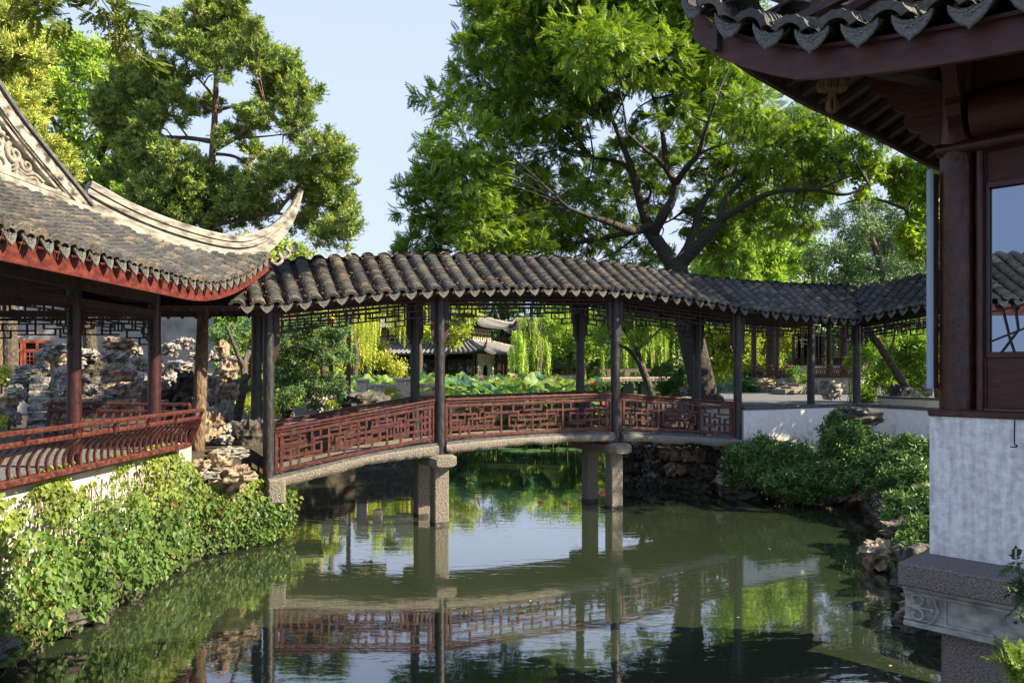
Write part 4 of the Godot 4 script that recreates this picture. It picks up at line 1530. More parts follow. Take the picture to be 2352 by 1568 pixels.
# blobs: [centre, radii, count]
func crown(tree: Node3D, blobs: Array, me: Mesh, smin: float, smax: float, pal: Array, mode := "out", droop := 0.2, called := "crown") -> void:
	var ts = []
	var cs = []
	for b in blobs:
		var tone = 1.0
		# boughs: the leaves of a clump gather round a number of centres
		var boughs = []
		for k in max(3, int(b[2] / 16.0)):
			var bd = rdir()
			var br = pow(rng.randf(), 0.4) * (1.2 if rng.randf() < 0.16 else 1.0)
			boughs.append([bd, b[0] + bd * br * b[1], rf(0.8, 1.22), rf(0.2, 0.4)])
		for i in int(b[2]):
			var d = rdir()
			var r = pow(rng.randf(), 0.42)
			var p: Vector3 = b[0] + d * r * b[1]
			if rng.randf() < 0.82:
				var bo: Array = boughs[rng.randi() % boughs.size()]
				if mode == "up":
					# plumes that rise and lean outwards
					var axis = (bo[0] * 0.75 + Vector3.UP * 0.6).normalized()
					var u = rng.randf()
					p = bo[1] + axis * (u * 0.75 - 0.25) * b[1].x + rdir() * pow(rng.randf(), 0.6) * b[1].x * 0.24 * (1.1 - u)
				else:
					p = bo[1] + rdir() * pow(rng.randf(), 0.6) * b[1] * bo[3] * Vector3(1.1, 0.6, 1.1)
				d = (bo[0] + d * 0.5).normalized()
				tone = bo[2]
			var s = rf(smin, smax)
			var z = (d * 0.8 + rdir() * 0.75 + Vector3(0, -droop, 0)).normalized()
			var bs: Basis
			if mode == "out":
				var x = Vector3.UP.cross(z)
				if x.length() < 0.05: x = Vector3.RIGHT
				x = x.normalized()
				bs = Basis(x, z.cross(x), z) * Basis(Vector3.BACK, rf(-0.5, 0.5))
			elif mode == "up":
				var y = (Vector3.UP * 0.75 + d * 0.7 + rdir() * 0.4).normalized()
				var x = y.cross(Vector3(rf(-1, 1), 0.01, rf(-1, 1))).normalized()
				bs = Basis(x, y, x.cross(y))
			elif mode == "hang":
				bs = Basis(Vector3.UP, rf(0, TAU))
			else:
				bs = Basis(rdir(), rf(0, TAU))
			ts.append(Transform3D(bs.scaled(Vector3.ONE * s) if mode != "hang" else Basis(Vector3.UP, rf(0, TAU)).scaled(Vector3(s, s * rf(0.7, 1.2), s)), p))
			cs.append(pick(pal, tone))
	many(tree, called, me, ts, cs)

# thin branches that carry the clumps: each springs from the nearest point of the limbs
func twigs(tree: Node3D, blobs: Array, from: Array, r: float, m: Material) -> void:
	var g = G.new()
	for b in blobs:
		var best: Vector3 = from[0]
		for p in from:
			if (p - b[0]).length() < (best - b[0]).length():
				best = p
		var l: float = (best - b[0]).length()
		if l < 0.1:
			continue
		var e: Vector3 = b[0] + (b[0] - best).normalized() * b[1].x * 0.4
		g.tube(curve([best, best.lerp(e, 0.4) + Vector3(rf(-0.1, 0.1), rf(0.0, 0.12), rf(-0.1, 0.1)) * l, e], 4), [r, r * 0.9, r * 0.8, r * 0.7, r * 0.6, r * 0.5, r * 0.4, r * 0.3, r * 0.25], 5, false)
		for k in 3:
			var a = best.lerp(e, rf(0.4, 0.8))
			g.tube([a, a.lerp(b[0] + rdir() * b[1].x * 0.8, 0.6) + Vector3(0, 0.04, 0), b[0] + rdir() * b[1].x * 0.85], [r * 0.45, r * 0.3, r * 0.15], 4, false)
	part(tree, "twigs", g, m).set_meta("kind", "stuff")

func PB(list: Array, z: float, depth: float, dens: float) -> Array:
	# [px, py, radius px, (z offset)] -> blobs at depth z; dens: sprays per square metre of blob disc
	var out = []
	for q in list:
		var zz: float = z + (q[3] if q.size() > 3 else rf(-depth, depth))
		var r: float = q[2] * zz / F
		out.append([U(q[0], q[1], zz), Vector3(r, r * 0.85, r), dens * r * r * 3.14])
	return out

func limbs(tree: Node3D, called: String, list: Array, m: Material) -> void:
	# each item: [points, r0, r1]
	for q in list:
		var g = G.new()
		var p = curve(q[0], 5)
		var r = []
		for i in p.size():
			var u = float(i) / (p.size() - 1)
			r.append(lerpf(q[1], q[2], u) * (1.0 + 0.06 * sin(i * 1.7)))
		g.tube(p, r, 9)
		part(tree, called, g, m)

func limb_px(list: Array, z: float) -> Array:
	# [[px, py, dz], ...] to points
	var out = []
	for q in list:
		out.append(U(q[0], q[1], z + (q[2] if q.size() > 2 else 0.0)))
	return out

# a whole tree at (x, z): trunk, a few limbs and a crown of clumps
func gtree(called: String, label: String, group: String, x: float, y: float, z: float, h: float, rad: float, n: int, me: Mesh, smin: float, smax: float, pal: Array, mode := "any", low := 0.3, cat := "tree") -> Node3D:
	var t = thing(called, label, cat, W(x, y, z), group)
	var blobs = []
	var base = W(x, y, z)
	var lm = []
	var k = 11
	for i in k:
		var u = (i + 0.5) / k
		var an = i * 2.4 + rf(-0.4, 0.4)
		var yy = lerpf(low, 0.93, u) * h
		var rr = rad * (0.62 if u < 0.75 else 0.4) * rf(0.75, 1.1)
		var c = base + Vector3(cos(an) * rr, yy, sin(an) * rr)
		var br = rad * rf(0.42, 0.62) * (1.0 if u < 0.8 else 0.75)
		blobs.append([c, Vector3(br, br * 0.8, br), n / float(k)])
		lm.append([[base + Vector3(0, h * low * 0.7 + 0.2 * (yy - h * low), 0), base.lerp(c, 0.55) + Vector3(0, yy * 0.3, 0), c], rad * 0.03, rad * 0.008])
	blobs.append([base + Vector3(0, h * 0.65, 0), Vector3(rad * 0.5, h * 0.25, rad * 0.5), n * 0.1])
	limbs(t, "branch", lm, M.bark)
	var g = G.new()
	var wob = rad * 0.07
	g.tube(curve([base + Vector3(0, -0.3, 0), base + Vector3(wob, h * 0.25, 0), base + Vector3(-wob, h * 0.5, wob), base + Vector3(0, h * 0.8, 0)], 5), [rad * 0.08, rad * 0.075, rad * 0.072, rad * 0.07, rad * 0.067, rad * 0.064, rad * 0.06, rad * 0.055, rad * 0.05, rad * 0.045, rad * 0.04, rad * 0.035, rad * 0.03, rad * 0.025, rad * 0.02, rad * 0.015], 9)
	part(t, "trunk", g, M.bark)
	crown(t, blobs, me, smin, smax, pal, mode)
	return t

# ------------------------------------------------------------------ stones
func rock_mesh(seed_: int, m: Material, rough := 0.32, pits := 0.0, seg := 22) -> ArrayMesh:
	# about 1 m across; seg around, seg * 0.6 up
	var nz = FastNoiseLite.new()
	nz.seed = seed_
	nz.frequency = 1.1
	nz.fractal_octaves = 4
	var rd = FastNoiseLite.new()
	rd.seed = seed_ + 9
	rd.noise_type = FastNoiseLite.TYPE_CELLULAR
	rd.cellular_return_type = FastNoiseLite.RETURN_DISTANCE2_SUB
	rd.frequency = 1.4
	var g = G.new()
	var nv = int(seg * 0.6)
	var grid = []
	for j in nv + 1:
		var row = []
		for i in seg:
			var th = PI * j / nv
			var ph = TAU * i / seg
			var d = Vector3(sin(th) * cos(ph), cos(th), sin(th) * sin(ph))
			# boxy: blend sphere towards a cube
			var mx: float = max(absf(d.x), max(absf(d.y), absf(d.z)))
			var r = lerpf(1.0, 1.0 / mx * 0.78, 0.45) * 0.5
			var q = d * 1.3
			r *= 1.0 + nz.get_noise_3dv(q) * rough * 2.0 + (rd.get_noise_3dv(q) + 0.6) * rough * 0.5
			# strata
			r *= 1.0 + sin((d.y * 9.0 + nz.get_noise_3dv(q * 2.0) * 3.0)) * rough * 0.12
			if pits > 0.0:
				var pz = rd.get_noise_3dv(q * 1.5 + Vector3(7, 3, 1))
				r *= 1.0 - pits * clampf(-pz * 1.6 - 0.5, 0.0, 1.0)
			row.append(d * r)
		grid.append(row)
	for j in nv:
		for i in seg:
			var i2 = (i + 1) % seg
			if j > 0:
				g.tri(grid[j][i], grid[j][i2], grid[j + 1][i2])
			if j < nv - 1:
				g.tri(grid[j][i], grid[j + 1][i2], grid[j + 1][i])
	return g.mesh(m)

var rocks := {}
func rock_kind(kind: String) -> Mesh:
	if not rocks.has(kind):
		var l = []
		var m: Material = {"grey": M.rock, "brown": M.rock_brown, "wet": M.rock_wet_shade}[kind]
		for i in 5:
			l.append(rock_mesh(100 + i * 7 + kind.length() * 31, m, 0.3 if kind != "wet" else 0.25, 0.5 if kind == "grey" else 0.2, 26))
		rocks[kind] = l
	return rocks[kind][rng.randi() % 5]

func stone_at(parent: Node3D, called: String, p: Vector3, size: Vector3, kind: String) -> MeshInstance3D:
	var bs = Basis(Vector3.UP, rf(0, TAU)) 
	var b2 = Basis.from_scale(size) * bs * Basis(Vector3.RIGHT, rf(-0.25, 0.25))
	return piece(parent, called, rock_kind(kind), Transform3D(b2, p))

# stones along a waterline: pts as [x, z]
func bank_stones(parent: Node3D, pts: Array, every: float, size: float, kinds: Array) -> void:
	for i in pts.size() - 1:
		var a = Vector2(pts[i][0], pts[i][1])
		var b = Vector2(pts[i + 1][0], pts[i + 1][1])
		var n = int(max(1.0, (b - a).length() / every))
		for k in n:
			var p = a.lerp(b, (k + rf(0.2, 0.8)) / n)
			for lv in 2:
				var s = size * rf(0.75, 1.35)
				stone_at(parent, "stone", W(p.x + rf(-0.1, 0.1), 0.08 + lv * size * 0.62 + rf(-0.06, 0.06), p.y + rf(-0.1, 0.1) + lv * 0.12), Vector3(s * rf(1.0, 1.5), s * rf(0.65, 0.9), s * 1.1), kinds[rng.randi() % kinds.size()])

# ------------------------------------------------------------------ ground
func land(called: String, poly: PackedVector2Array, top: float, m: Material, bottom := -0.9) -> void:
	var g = G.new()
	# poly is [x, depth]
	var ix = Geometry2D.triangulate_polygon(poly)
	for i in range(0, ix.size(), 3):
		g.facing(W(poly[ix[i]].x, top, poly[ix[i]].y), W(poly[ix[i + 1]].x, top, poly[ix[i + 1]].y), W(poly[ix[i + 2]].x, top, poly[ix[i + 2]].y), Vector3.UP)
	var ctr = Vector2.ZERO
	for q in poly:
		ctr += q / poly.size()
	var cw = Geometry2D.is_polygon_clockwise(poly)
	for i in poly.size():
		var a: Vector2 = poly[i]
		var b: Vector2 = poly[(i + 1) % poly.size()]
		var e = (b - a)
		var nn = Vector3(e.y, 0, e.x) if not cw else Vector3(-e.y, 0, -e.x)
		g.facing(W(a.x, bottom, a.y), W(b.x, bottom, b.y), W(b.x, top, b.y), nn)
		g.facing(W(a.x, bottom, a.y), W(b.x, top, b.y), W(a.x, top, a.y), nn)
	struct(called, g, m)

func build_ground() -> void:
	var g = G.new()
	g.box(Vector3(0, -1.3, -300), Vector3(1600, 0.5, 1400))
	struct("ground", g, M.grass)
	# water: one wide sheet, its ripples in the normal map
	var gw = G.new()
	gw.quv(W(-70, 0, -25), W(70, 0, -25), W(70, 0, 78), W(-70, 0, 78), Vector2(0, 0), Vector2(1, 0), Vector2(1, 1), Vector2(0, 1))
	struct("water", gw, M.water)
	land("left_ground", PackedVector2Array([Vector2(-60, -12), Vector2(-5.34, -12), Vector2(-5.34, 12.7), Vector2(-4.7, 13.6), Vector2(-4.35, 14.4), Vector2(-4.9, 16.2), Vector2(-6.3, 18.5), Vector2(-6.6, 22), Vector2(-5.0, 25), Vector2(-6.0, 27.5), Vector2(-16, 31), Vector2(-60, 34)]), 1.6, M.soil)
	land("right_ground", PackedVector2Array([Vector2(60, -10), Vector2(60, 44), Vector2(14, 44), Vector2(9.0, 37), Vector2(6.5, 31), Vector2(4.5, 27), Vector2(3.1, 22), Vector2(2.9, 20.4), Vector2(5.2, 19.6), Vector2(8.4, 17.6), Vector2(7.6, 15), Vector2(6.1, 11), Vector2(5.0, 8.0), Vector2(9, 3)]), 0.85, M.soil)
	land("paved_court", PackedVector2Array([Vector2(4.0, 22.2), Vector2(9.5, 23.0), Vector2(10.6, 21.2), Vector2(24, 26), Vector2(24, 42), Vector2(14.2, 42), Vector2(10.0, 36.5), Vector2(7.4, 31), Vector2(5.4, 27)]), 1.96, M.paving, 1.3)
	land("far_ground", PackedVector2Array([Vector2(-300, 61.5), Vector2(2.0, 61.5), Vector2(4, 58), Vector2(40, 56), Vector2(300, 56), Vector2(300, 700), Vector2(-300, 700)]), 1.2, M.grass)

# ------------------------------------------------------------------ rockery
func rockery_px(x: float, y: float) -> Vector2:
	return Vector2(x / 3.546, 696.0 + y / 3.546)

func build_rockery() -> void:
	rng.seed = 21
	var rk = thing("rockery", "tall grey and brown limestone rockery full of hollows behind the pavilion", "rockery", W(-6.8, 1.6, 15))
	# in the frame of an enlargement: centre x, y, width, height, depth, kind
	var list = [
		[470, 375, 340, 130, 16.6, "grey"], [330, 430, 150, 120, 16.4, "grey"], [210, 545, 270, 110, 16.0, "grey"], [110, 620, 240, 130, 15.4, "grey"], [340, 510, 170, 110, 16.2, "grey"], [470, 440, 180, 150, 16.6, "brown"],
		[490, 610, 220, 190, 15.7, "grey"], [510, 710, 190, 120, 15.3, "grey"], [470, 830, 260, 120, 14.6, "brown"], [520, 935, 200, 150, 14.0, "brown"], [110, 750, 240, 180, 14.8, "grey"], [50, 830, 160, 170, 14.4, "brown"], [110, 940, 160, 170, 14.0, "grey"], [30, 900, 120, 140, 14.2, "grey"],
		[970, 330, 290, 120, 16.4, "brown"], [950, 440, 300, 170, 16.2, "grey"], [960, 590, 280, 210, 15.8, "brown"], [740, 700, 190, 120, 15.2, "grey"], [960, 720, 260, 160, 15.4, "brown"], [1000, 830, 250, 110, 14.8, "brown"], [740, 815, 190, 90, 14.6, "brown"], [850, 790, 190, 110, 14.9, "grey"],
		[1150, 500, 190, 170, 15.9, "grey"], [1160, 640, 160, 160, 15.6, "grey"], [1150, 740, 150, 150, 15.2, "brown"], [1340, 650, 110, 150, 15.8, "grey"], [1380, 380, 200, 150, 16.6, "grey"], [1490, 330, 220, 130, 16.9, "grey"], [1450, 510, 310, 120, 16.5, "grey"], [1380, 600, 150, 160, 16.1, "grey"],
		[1740, 430, 140, 110, 16.8, "grey"], [1810, 370, 110, 150, 16.9, "brown"], [1860, 450, 320, 80, 17.0, "grey"], [1850, 560, 190, 220, 16.6, "brown"], [1730, 640, 170, 190, 16.2, "grey"], [1750, 770, 190, 200, 15.7, "grey"], [1850, 840, 140, 180, 15.3, "grey"], [1860, 720, 180, 150, 15.8, "brown"], [1840, 920, 170, 150, 15.0, "grey"],
		[1700, 1000, 240, 300, 14.4, "brown"], [1830, 1030, 160, 150, 14.6, "grey"], [1820, 1110, 210, 120, 14.2, "grey"], [1520, 700, 300, 380, 17.4, "wet"], [1250, 750, 300, 300, 17.2, "wet"], [760, 560, 260, 230, 17.8, "wet"], [640, 780, 220, 200, 17.0, "wet"], [1560, 880, 260, 220, 16.4, "wet"], [330, 700, 260, 300, 17.6, "wet"], [700, 420, 260, 150, 17.4, "grey"], [620, 500, 160, 120, 17.0, "grey"],
		[660, 640, 120, 120, 16.0, "grey"], [1290, 500, 140, 120, 16.6, "grey"], [1110, 400, 120, 110, 16.8, "grey"], [1580, 430, 150, 90, 17.0, "grey"], [1290, 830, 200, 130, 15.4, "grey"], [1430, 930, 240, 120, 15.2, "wet"], [1560, 1010, 170, 120, 14.6, "wet"], [820, 880, 200, 90, 14.4, "grey"], [640, 900, 150, 110, 14.2, "grey"], [1120, 900, 220, 110, 14.6, "grey"]]
	for q in list:
		var c = rockery_px(q[0], q[1])
		var k: float = q[4] / F / 3.546
		stone_at(rk, "stone", U(c.x, c.y, q[4]), Vector3(q[2] * k * 1.12, q[3] * k * 1.15, max(q[2], q[3]) * k * 0.95), q[5])
	# steps
	var st = thing("stone_steps", "narrow flight of worn stone steps climbing into the rockery", "steps", W(-9.4, 1.6, 14.5))
	var n = 8
	for i in n:
		var u = float(i) / (n - 1)
		var zz = lerpf(14.3, 17.0, u)
		var yy = lerpf(978, 866, u)
		var wpx = lerpf(66, 44, u)
		var xpx = lerpf(93, 92, u)
		var p = U(xpx, yy, zz)
		var g = G.new()
		g.box(p + Vector3(0, -0.1, -0.25), Vector3(wpx * zz / F, 0.2, 0.6), Basis(Vector3.UP, rf(-0.06, 0.06)), 0.02)
		part(st, "step", g, M.rock)
	# loose stones by the bridge foot
	var l2 = [["flat_rock", 525, 1040, 130, 30, 13.1, "grey", "flat grey topped rock in shade between the tree trunk and the bridge post"], ["boulder", 505, 1057, 64, 44, 12.9, "brown", "sunlit orange brown angular boulder beside the foot of the bridge"], ["boulder", 460, 1068, 52, 26, 12.7, "brown", "low brown stone at the base of the reddish tree trunk"], ["flat_rock", 541, 1090, 104, 40, 12.75, "brown", "wide flat topped brown rock above the ivy next to the bridge abutment"], ["flat_rock", 478, 1092, 74, 24, 12.4, "grey", "pale grey stepping slab in front of the brown rocks"], ["boulder", 568, 1000, 70, 68, 14.4, "wet", "dark mossy rock in the shade behind the first bridge post"]]
	for q in l2:
		var k: float = q[5] / F
		var o = stone_at(self, q[0], U(q[1], q[2], q[5]), Vector3(q[3] * k * 1.1, q[4] * k * 1.25, q[3] * k * 0.8), q[6])
		tag(o, q[7], "rock")
	# abutment under the first span
	var ab = thing("stone_abutment", "rough grey stone block and rubble footing under the left end of the bridge", "abutment", W(-4.2, 0, 13.8))
	var g2 = G.new()
	g2.box(U(630, 1125, 13.6), Vector3(0.3, 0.42, 0.5), Basis(Vector3.UP, 0.45), 0.03)
	part(ab, "corner_block", g2, M.granite)
	for q in [[520, 1130, 80, 60, 13.1], [560, 1170, 90, 70, 13.2], [600, 1150, 80, 60, 13.6], [510, 1190, 90, 70, 13.0], [620, 1200, 80, 50, 14.0], [560, 1215, 110, 50, 13.7], [500, 1235, 70, 50, 13.2], [640, 1170, 60, 60, 14.2]]:
		var k: float = q[4] / F
		stone_at(ab, "stone", U(q[0], q[1], q[4]), Vector3(q[2] * k * 1.2, q[3] * k * 1.3, q[2] * k), ["brown", "grey", "wet"][rng.randi() % 3])
	var rr = [["rock", 752, 910, 60, 22, 20.0, "grey", "grey brown weathered rock lying on top of paler stone behind the left railing"], ["rock", 722, 925, 70, 46, 19.8, "grey", "pale grey pitted limestone rock behind the left railing"], ["rock", 835, 925, 120, 44, 19.6, "wet", "large dark humped rock behind the left railing"], ["rock", 660, 945, 36, 26, 19.0, "wet", "small mossy pointed stone beside the paved path"]]
	for q in rr:
		var k: float = q[5] / F
		tag(stone_at(self, q[0], U(q[1], q[2], q[5]), Vector3(q[3] * k * 1.1, q[4] * k * 1.4, q[3] * k), q[6]), q[7], "rock")

func build_right_bank() -> void:
	rng.seed = 31
	var bs = thing("bank_stones", "row of dark damp stones along the right waterline below the shrubs", "stones", W(6, 0, 17.6))
	bank_stones(bs, [[4.6, 19.3], [5.6, 18.7], [6.8, 18.0], [7.9, 17.2], [7.5, 15.6], [6.8, 13.8], [6.2, 12.0], [5.4, 10.4], [4.8, 8.6]], 0.5, 0.52, ["wet", "wet", "brown"])
	var rw = thing("rubble_wall", "dark rubble stone wall in shadow beneath the right end of the bridge", "wall", W(4, 0, 20))
	for i in 9:
		for j in 4:
			var p = Vector2(2.75, 20.3).lerp(Vector2(5.1, 19.3), (i + 0.5 * (j % 2)) / 8.5)
			stone_at(rw, "stone", W(p.x, 0.12 + j * 0.36, p.y + rf(-0.05, 0.05)), Vector3(rf(0.36, 0.52), rf(0.36, 0.46), 0.5), ["wet", "wet", "brown"][rng.randi() % 3])
	for q in [["pale_rock", 1667, 1098, 66, 40, 18.2, "grey", "pale cream rock jutting out under the right shrubs near the bridge"], ["mossy_rock", 1715, 1128, 110, 50, 18.2, "wet", "mossy rock below the shrubs next to the pale cream rock"], ["brown_rock", 1815, 1118, 60, 50, 17.6, "brown", "reddish brown rock half hidden beneath hanging shrubs"], ["brown_rock", 1960, 1125, 84, 54, 16.6, "brown", "brown and grey rock at the right waterline under the shrub slope"], ["striated_rock", 1497, 1075, 60, 110, 20.0, "grey", "tall furrowed grey rock standing under the bridge at its right pier"], ["layered_boulder", 2015, 1274, 84, 68, 11.7, "brown", "layered grey boulder at the water in front of the right shrubs"], ["round_boulder", 1975, 960, 96, 46, 17.2, "wet", "smooth dark round boulder showing above the shrubs against the white parapet"], ["leaning_rock", 1912, 895, 66, 58, 23.5, "grey", "ridged grey slanting rock standing in the gallery opening"], ["garden_rock", 2130, 895, 40, 40, 22.0, "grey", "grey brown garden rock beside the leaning trunk"], ["garden_rock", 2058, 898, 34, 34, 22.5, "wet", "dark rounded garden rock under the bamboo"], ["pale_slab", 2090, 902, 50, 32, 21.5, "grey", "angular pale rock at the foot of the leaning trunk"], ["court_rock", 1758, 880, 46, 22, 33.0, "brown", "brown rock at the edge of the lotus by the court"], ["court_rock", 1800, 884, 30, 16, 33.0, "grey", "low grey rock beside the court steps"], ["court_rock", 1580, 898, 50, 30, 25.0, "grey", "grey block of rock by the big tree base"]]:
		var k: float = q[5] / F
		tag(stone_at(self, q[0], U(q[1], q[2], q[5]), Vector3(q[3] * k * 1.15, q[4] * k * 1.25, q[3] * k), q[6]), q[7], "rock")

# ------------------------------------------------------------------ ivy, shrubs
func ivy_leaf(kind: int) -> ArrayMesh:
	var g = G.new()
	var pts = []
	if kind == 0:
		for q in [[0, 0], [0.34, 0.04], [0.5, 0.32], [0.34, 0.48], [0.24, 0.75], [0, 1.02], [-0.24, 0.75], [-0.34, 0.48], [-0.5, 0.32], [-0.34, 0.04]]:
			pts.append(Vector3(q[0], absf(q[0]) * 0.22 - q[1] * q[1] * 0.12, q[1]))
	else:
		for q in [[0, 0], [0.2, 0.12], [0.33, 0.4], [0.25, 0.7], [0, 1.05], [-0.25, 0.7], [-0.33, 0.4], [-0.2, 0.12]]:
			pts.append(Vector3(q[0], absf(q[0]) * 0.3 - q[1] * q[1] * 0.15, q[1]))
	var ctr = Vector3(0, -0.05, 0.42)
	for i in pts.size():
		var j = (i + 1) % pts.size()
		g.facing(ctr, pts[i], pts[j], Vector3.UP)
	return g.mesh(M.leaf)

func build_ivy() -> void:
	rng.seed = 41
	# the wall that carries it
	var wall = thing("embankment_wall", "white plastered retaining wall showing through the ivy below the pavilion bench", "wall", W(-5.3, 0, 9))
	var g = G.new()
	g.box(W(-5.42, 0.85, 8.0), Vector3(0.3, 1.84, 9.4), Basis(), 0.01)
	g.box(W(-5.5, 0.85, 12.65), Vector3(0.5, 1.84, 0.5), Basis(Vector3.UP, 0.6), 0.01)
	part(wall, "plaster", g, M.plaster)
	var iv = thing("ivy", "thick green and yellow creeper hanging over the left bank wall down to the water", "ivy", W(-5.1, 0, 9))
	var meshes = [ivy_leaf(0), ivy_leaf(1)]
	var gb = G.new()
	var all = []
	var nz = FastNoiseLite.new()
	nz.seed = 3
	nz.frequency = 0.55
	for i in 16000:
		var z = rf(5.6, 13.9)
		var u = pow(rng.randf(), 0.9)          # 0 foot .. 1 top of the wall
		var cover = nz.get_noise_2d(z * 2.2, u * 5.0)
		var end = clampf((13.9 - z) / 1.5, 0.0, 1.0)
		if nz.get_noise_2d(z * 3.4 + 60.0, u * 7.0) < -0.42 and rng.randf() < 0.8:
			continue
		if u > 0.66 and cover < -0.3 + (u - 0.66) * 1.0 and rng.randf() < 0.93:
			continue
		var bulge = (0.16 + 0.34 * sin(clampf((1.0 - u) * 1.5, 0, 1) * PI * 0.62)) * (0.8 + 0.5 * nz.get_noise_2d(z * 1.2, 40.0 + u))
		if u > 0.82:
			bulge *= 0.4
		var bend = 0.0
		if z > 12.2:
			bend = (z - 12.2) * 0.62
		var y = 0.12 + u * 1.78
		if z > 12.15:
			y *= lerpf(1.0, 0.62, clampf((z - 12.15) / 0.45, 0.0, 1.0))
		var p = W(-5.26 + bend + bulge * rf(0.55, 1.15), y, z)
		var sz = (rf(0.05, 0.1) if rng.randf() < 0.8 else rf(0.1, 0.14)) * (0.85 + 0.5 * nz.get_noise_2d(z * 1.6 + 20.0, u * 3.0)) * (1.0 - 0.3 * u)
		var outw = Vector3(1, 0.35, 0.25)
		if z > 12.4:
			outw = Vector3(0.7, 0.4, 0.8)
		var nrm = (outw.normalized() + rdir() * 0.8).normalized()
		var dn = (Vector3(0.1, -1, 0.15) + rdir() * 0.7).normalized()
		dn = (dn - nrm * dn.dot(nrm)).normalized()
		var bs = Basis(nrm.cross(dn), nrm, dn).scaled(Vector3.ONE * sz)
		var yel = clampf((u - 0.45) * 1.5 + nz.get_noise_2d(z * 2.0, 90.0 + u * 3.0) * 0.7, 0.0, 1.0)
		var c = Color(0.11, 0.2, 0.04).lerp(Color(0.36, 0.42, 0.07), yel * rf(0.5, 1.0))
		if rng.randf() < 0.015:
			c = Color(0.24, 0.13, 0.06)
		c = c * rf(0.7, 1.25) * (1.0 + 0.6 * nz.get_noise_2d(z * 2.6 - 30.0, u * 5.0))
		all.append([z - bulge * 0.5, Transform3D(bs, p), c, 0 if rng.randf() < (0.35 + 0.4 * u) else 1])
	all.sort_custom(func(a, b): return a[0] < b[0])
	var mats = []
	for i in 7:
		var m: StandardMaterial3D = M.leaf.duplicate()
		m.vertex_color_use_as_albedo = false
		m.albedo_color = lin(lerpf(0.1, 0.24, i / 6.0), lerpf(0.18, 0.31, i / 6.0), lerpf(0.045, 0.06, i / 6.0))
		mats.append(m)
	var ts = [[], []]
	var cs = [[], []]
	var made = 0
	for q in all:
		if made < 300 and q[1].origin.z < -7.7 and rng.randf() < 0.35:
			piece(iv, "leaf", meshes[q[3]], q[1], mats[rng.randi() % 7])
			made += 1
		else:
			ts[q[3]].append(q[1])
			cs[q[3]].append(q[2])
	for k in 2:
		many(iv, "foliage", meshes[k], ts[k], cs[k])
	# stems and roots
	for i in 40:
		var z = rf(6.5, 13.4)
		var bend = (z - 12.2) * 0.62 if z > 12.2 else 0.0
		var p = W(-4.95 + bend, 0.45, z)
		gb.tube(curve([p, p + Vector3(rf(0, 0.12), -0.18, rf(-0.1, 0.1)), p + Vector3(rf(0.0, 0.2), -0.38, rf(-0.2, 0.2))], 3), [0.006, 0.003], 4)
	for i in 26:
		var z = rf(6.5, 12.3)
		var p = W(-5.2, 1.6, z)
		gb.tube(curve([p, p + Vector3(0.05, -0.5, rf(-0.2, 0.2)), p + Vector3(0.12, -1.1, rf(-0.4, 0.4))], 4), [0.012, 0.008], 5)
	part(iv, "stems", gb, M.bark_brown).set_meta("kind", "stuff")
	# footing in the dark under the leaves
	var ft = thing("bank_footing", "dark wet stones under the ivy at the left waterline", "stones", W(-5.0, 0, 9))
	bank_stones(ft, [[-5.12, 5.5], [-5.12, 12.2], [-4.7, 13.2], [-4.3, 14.2]], 0.42, 0.34, ["wet"])

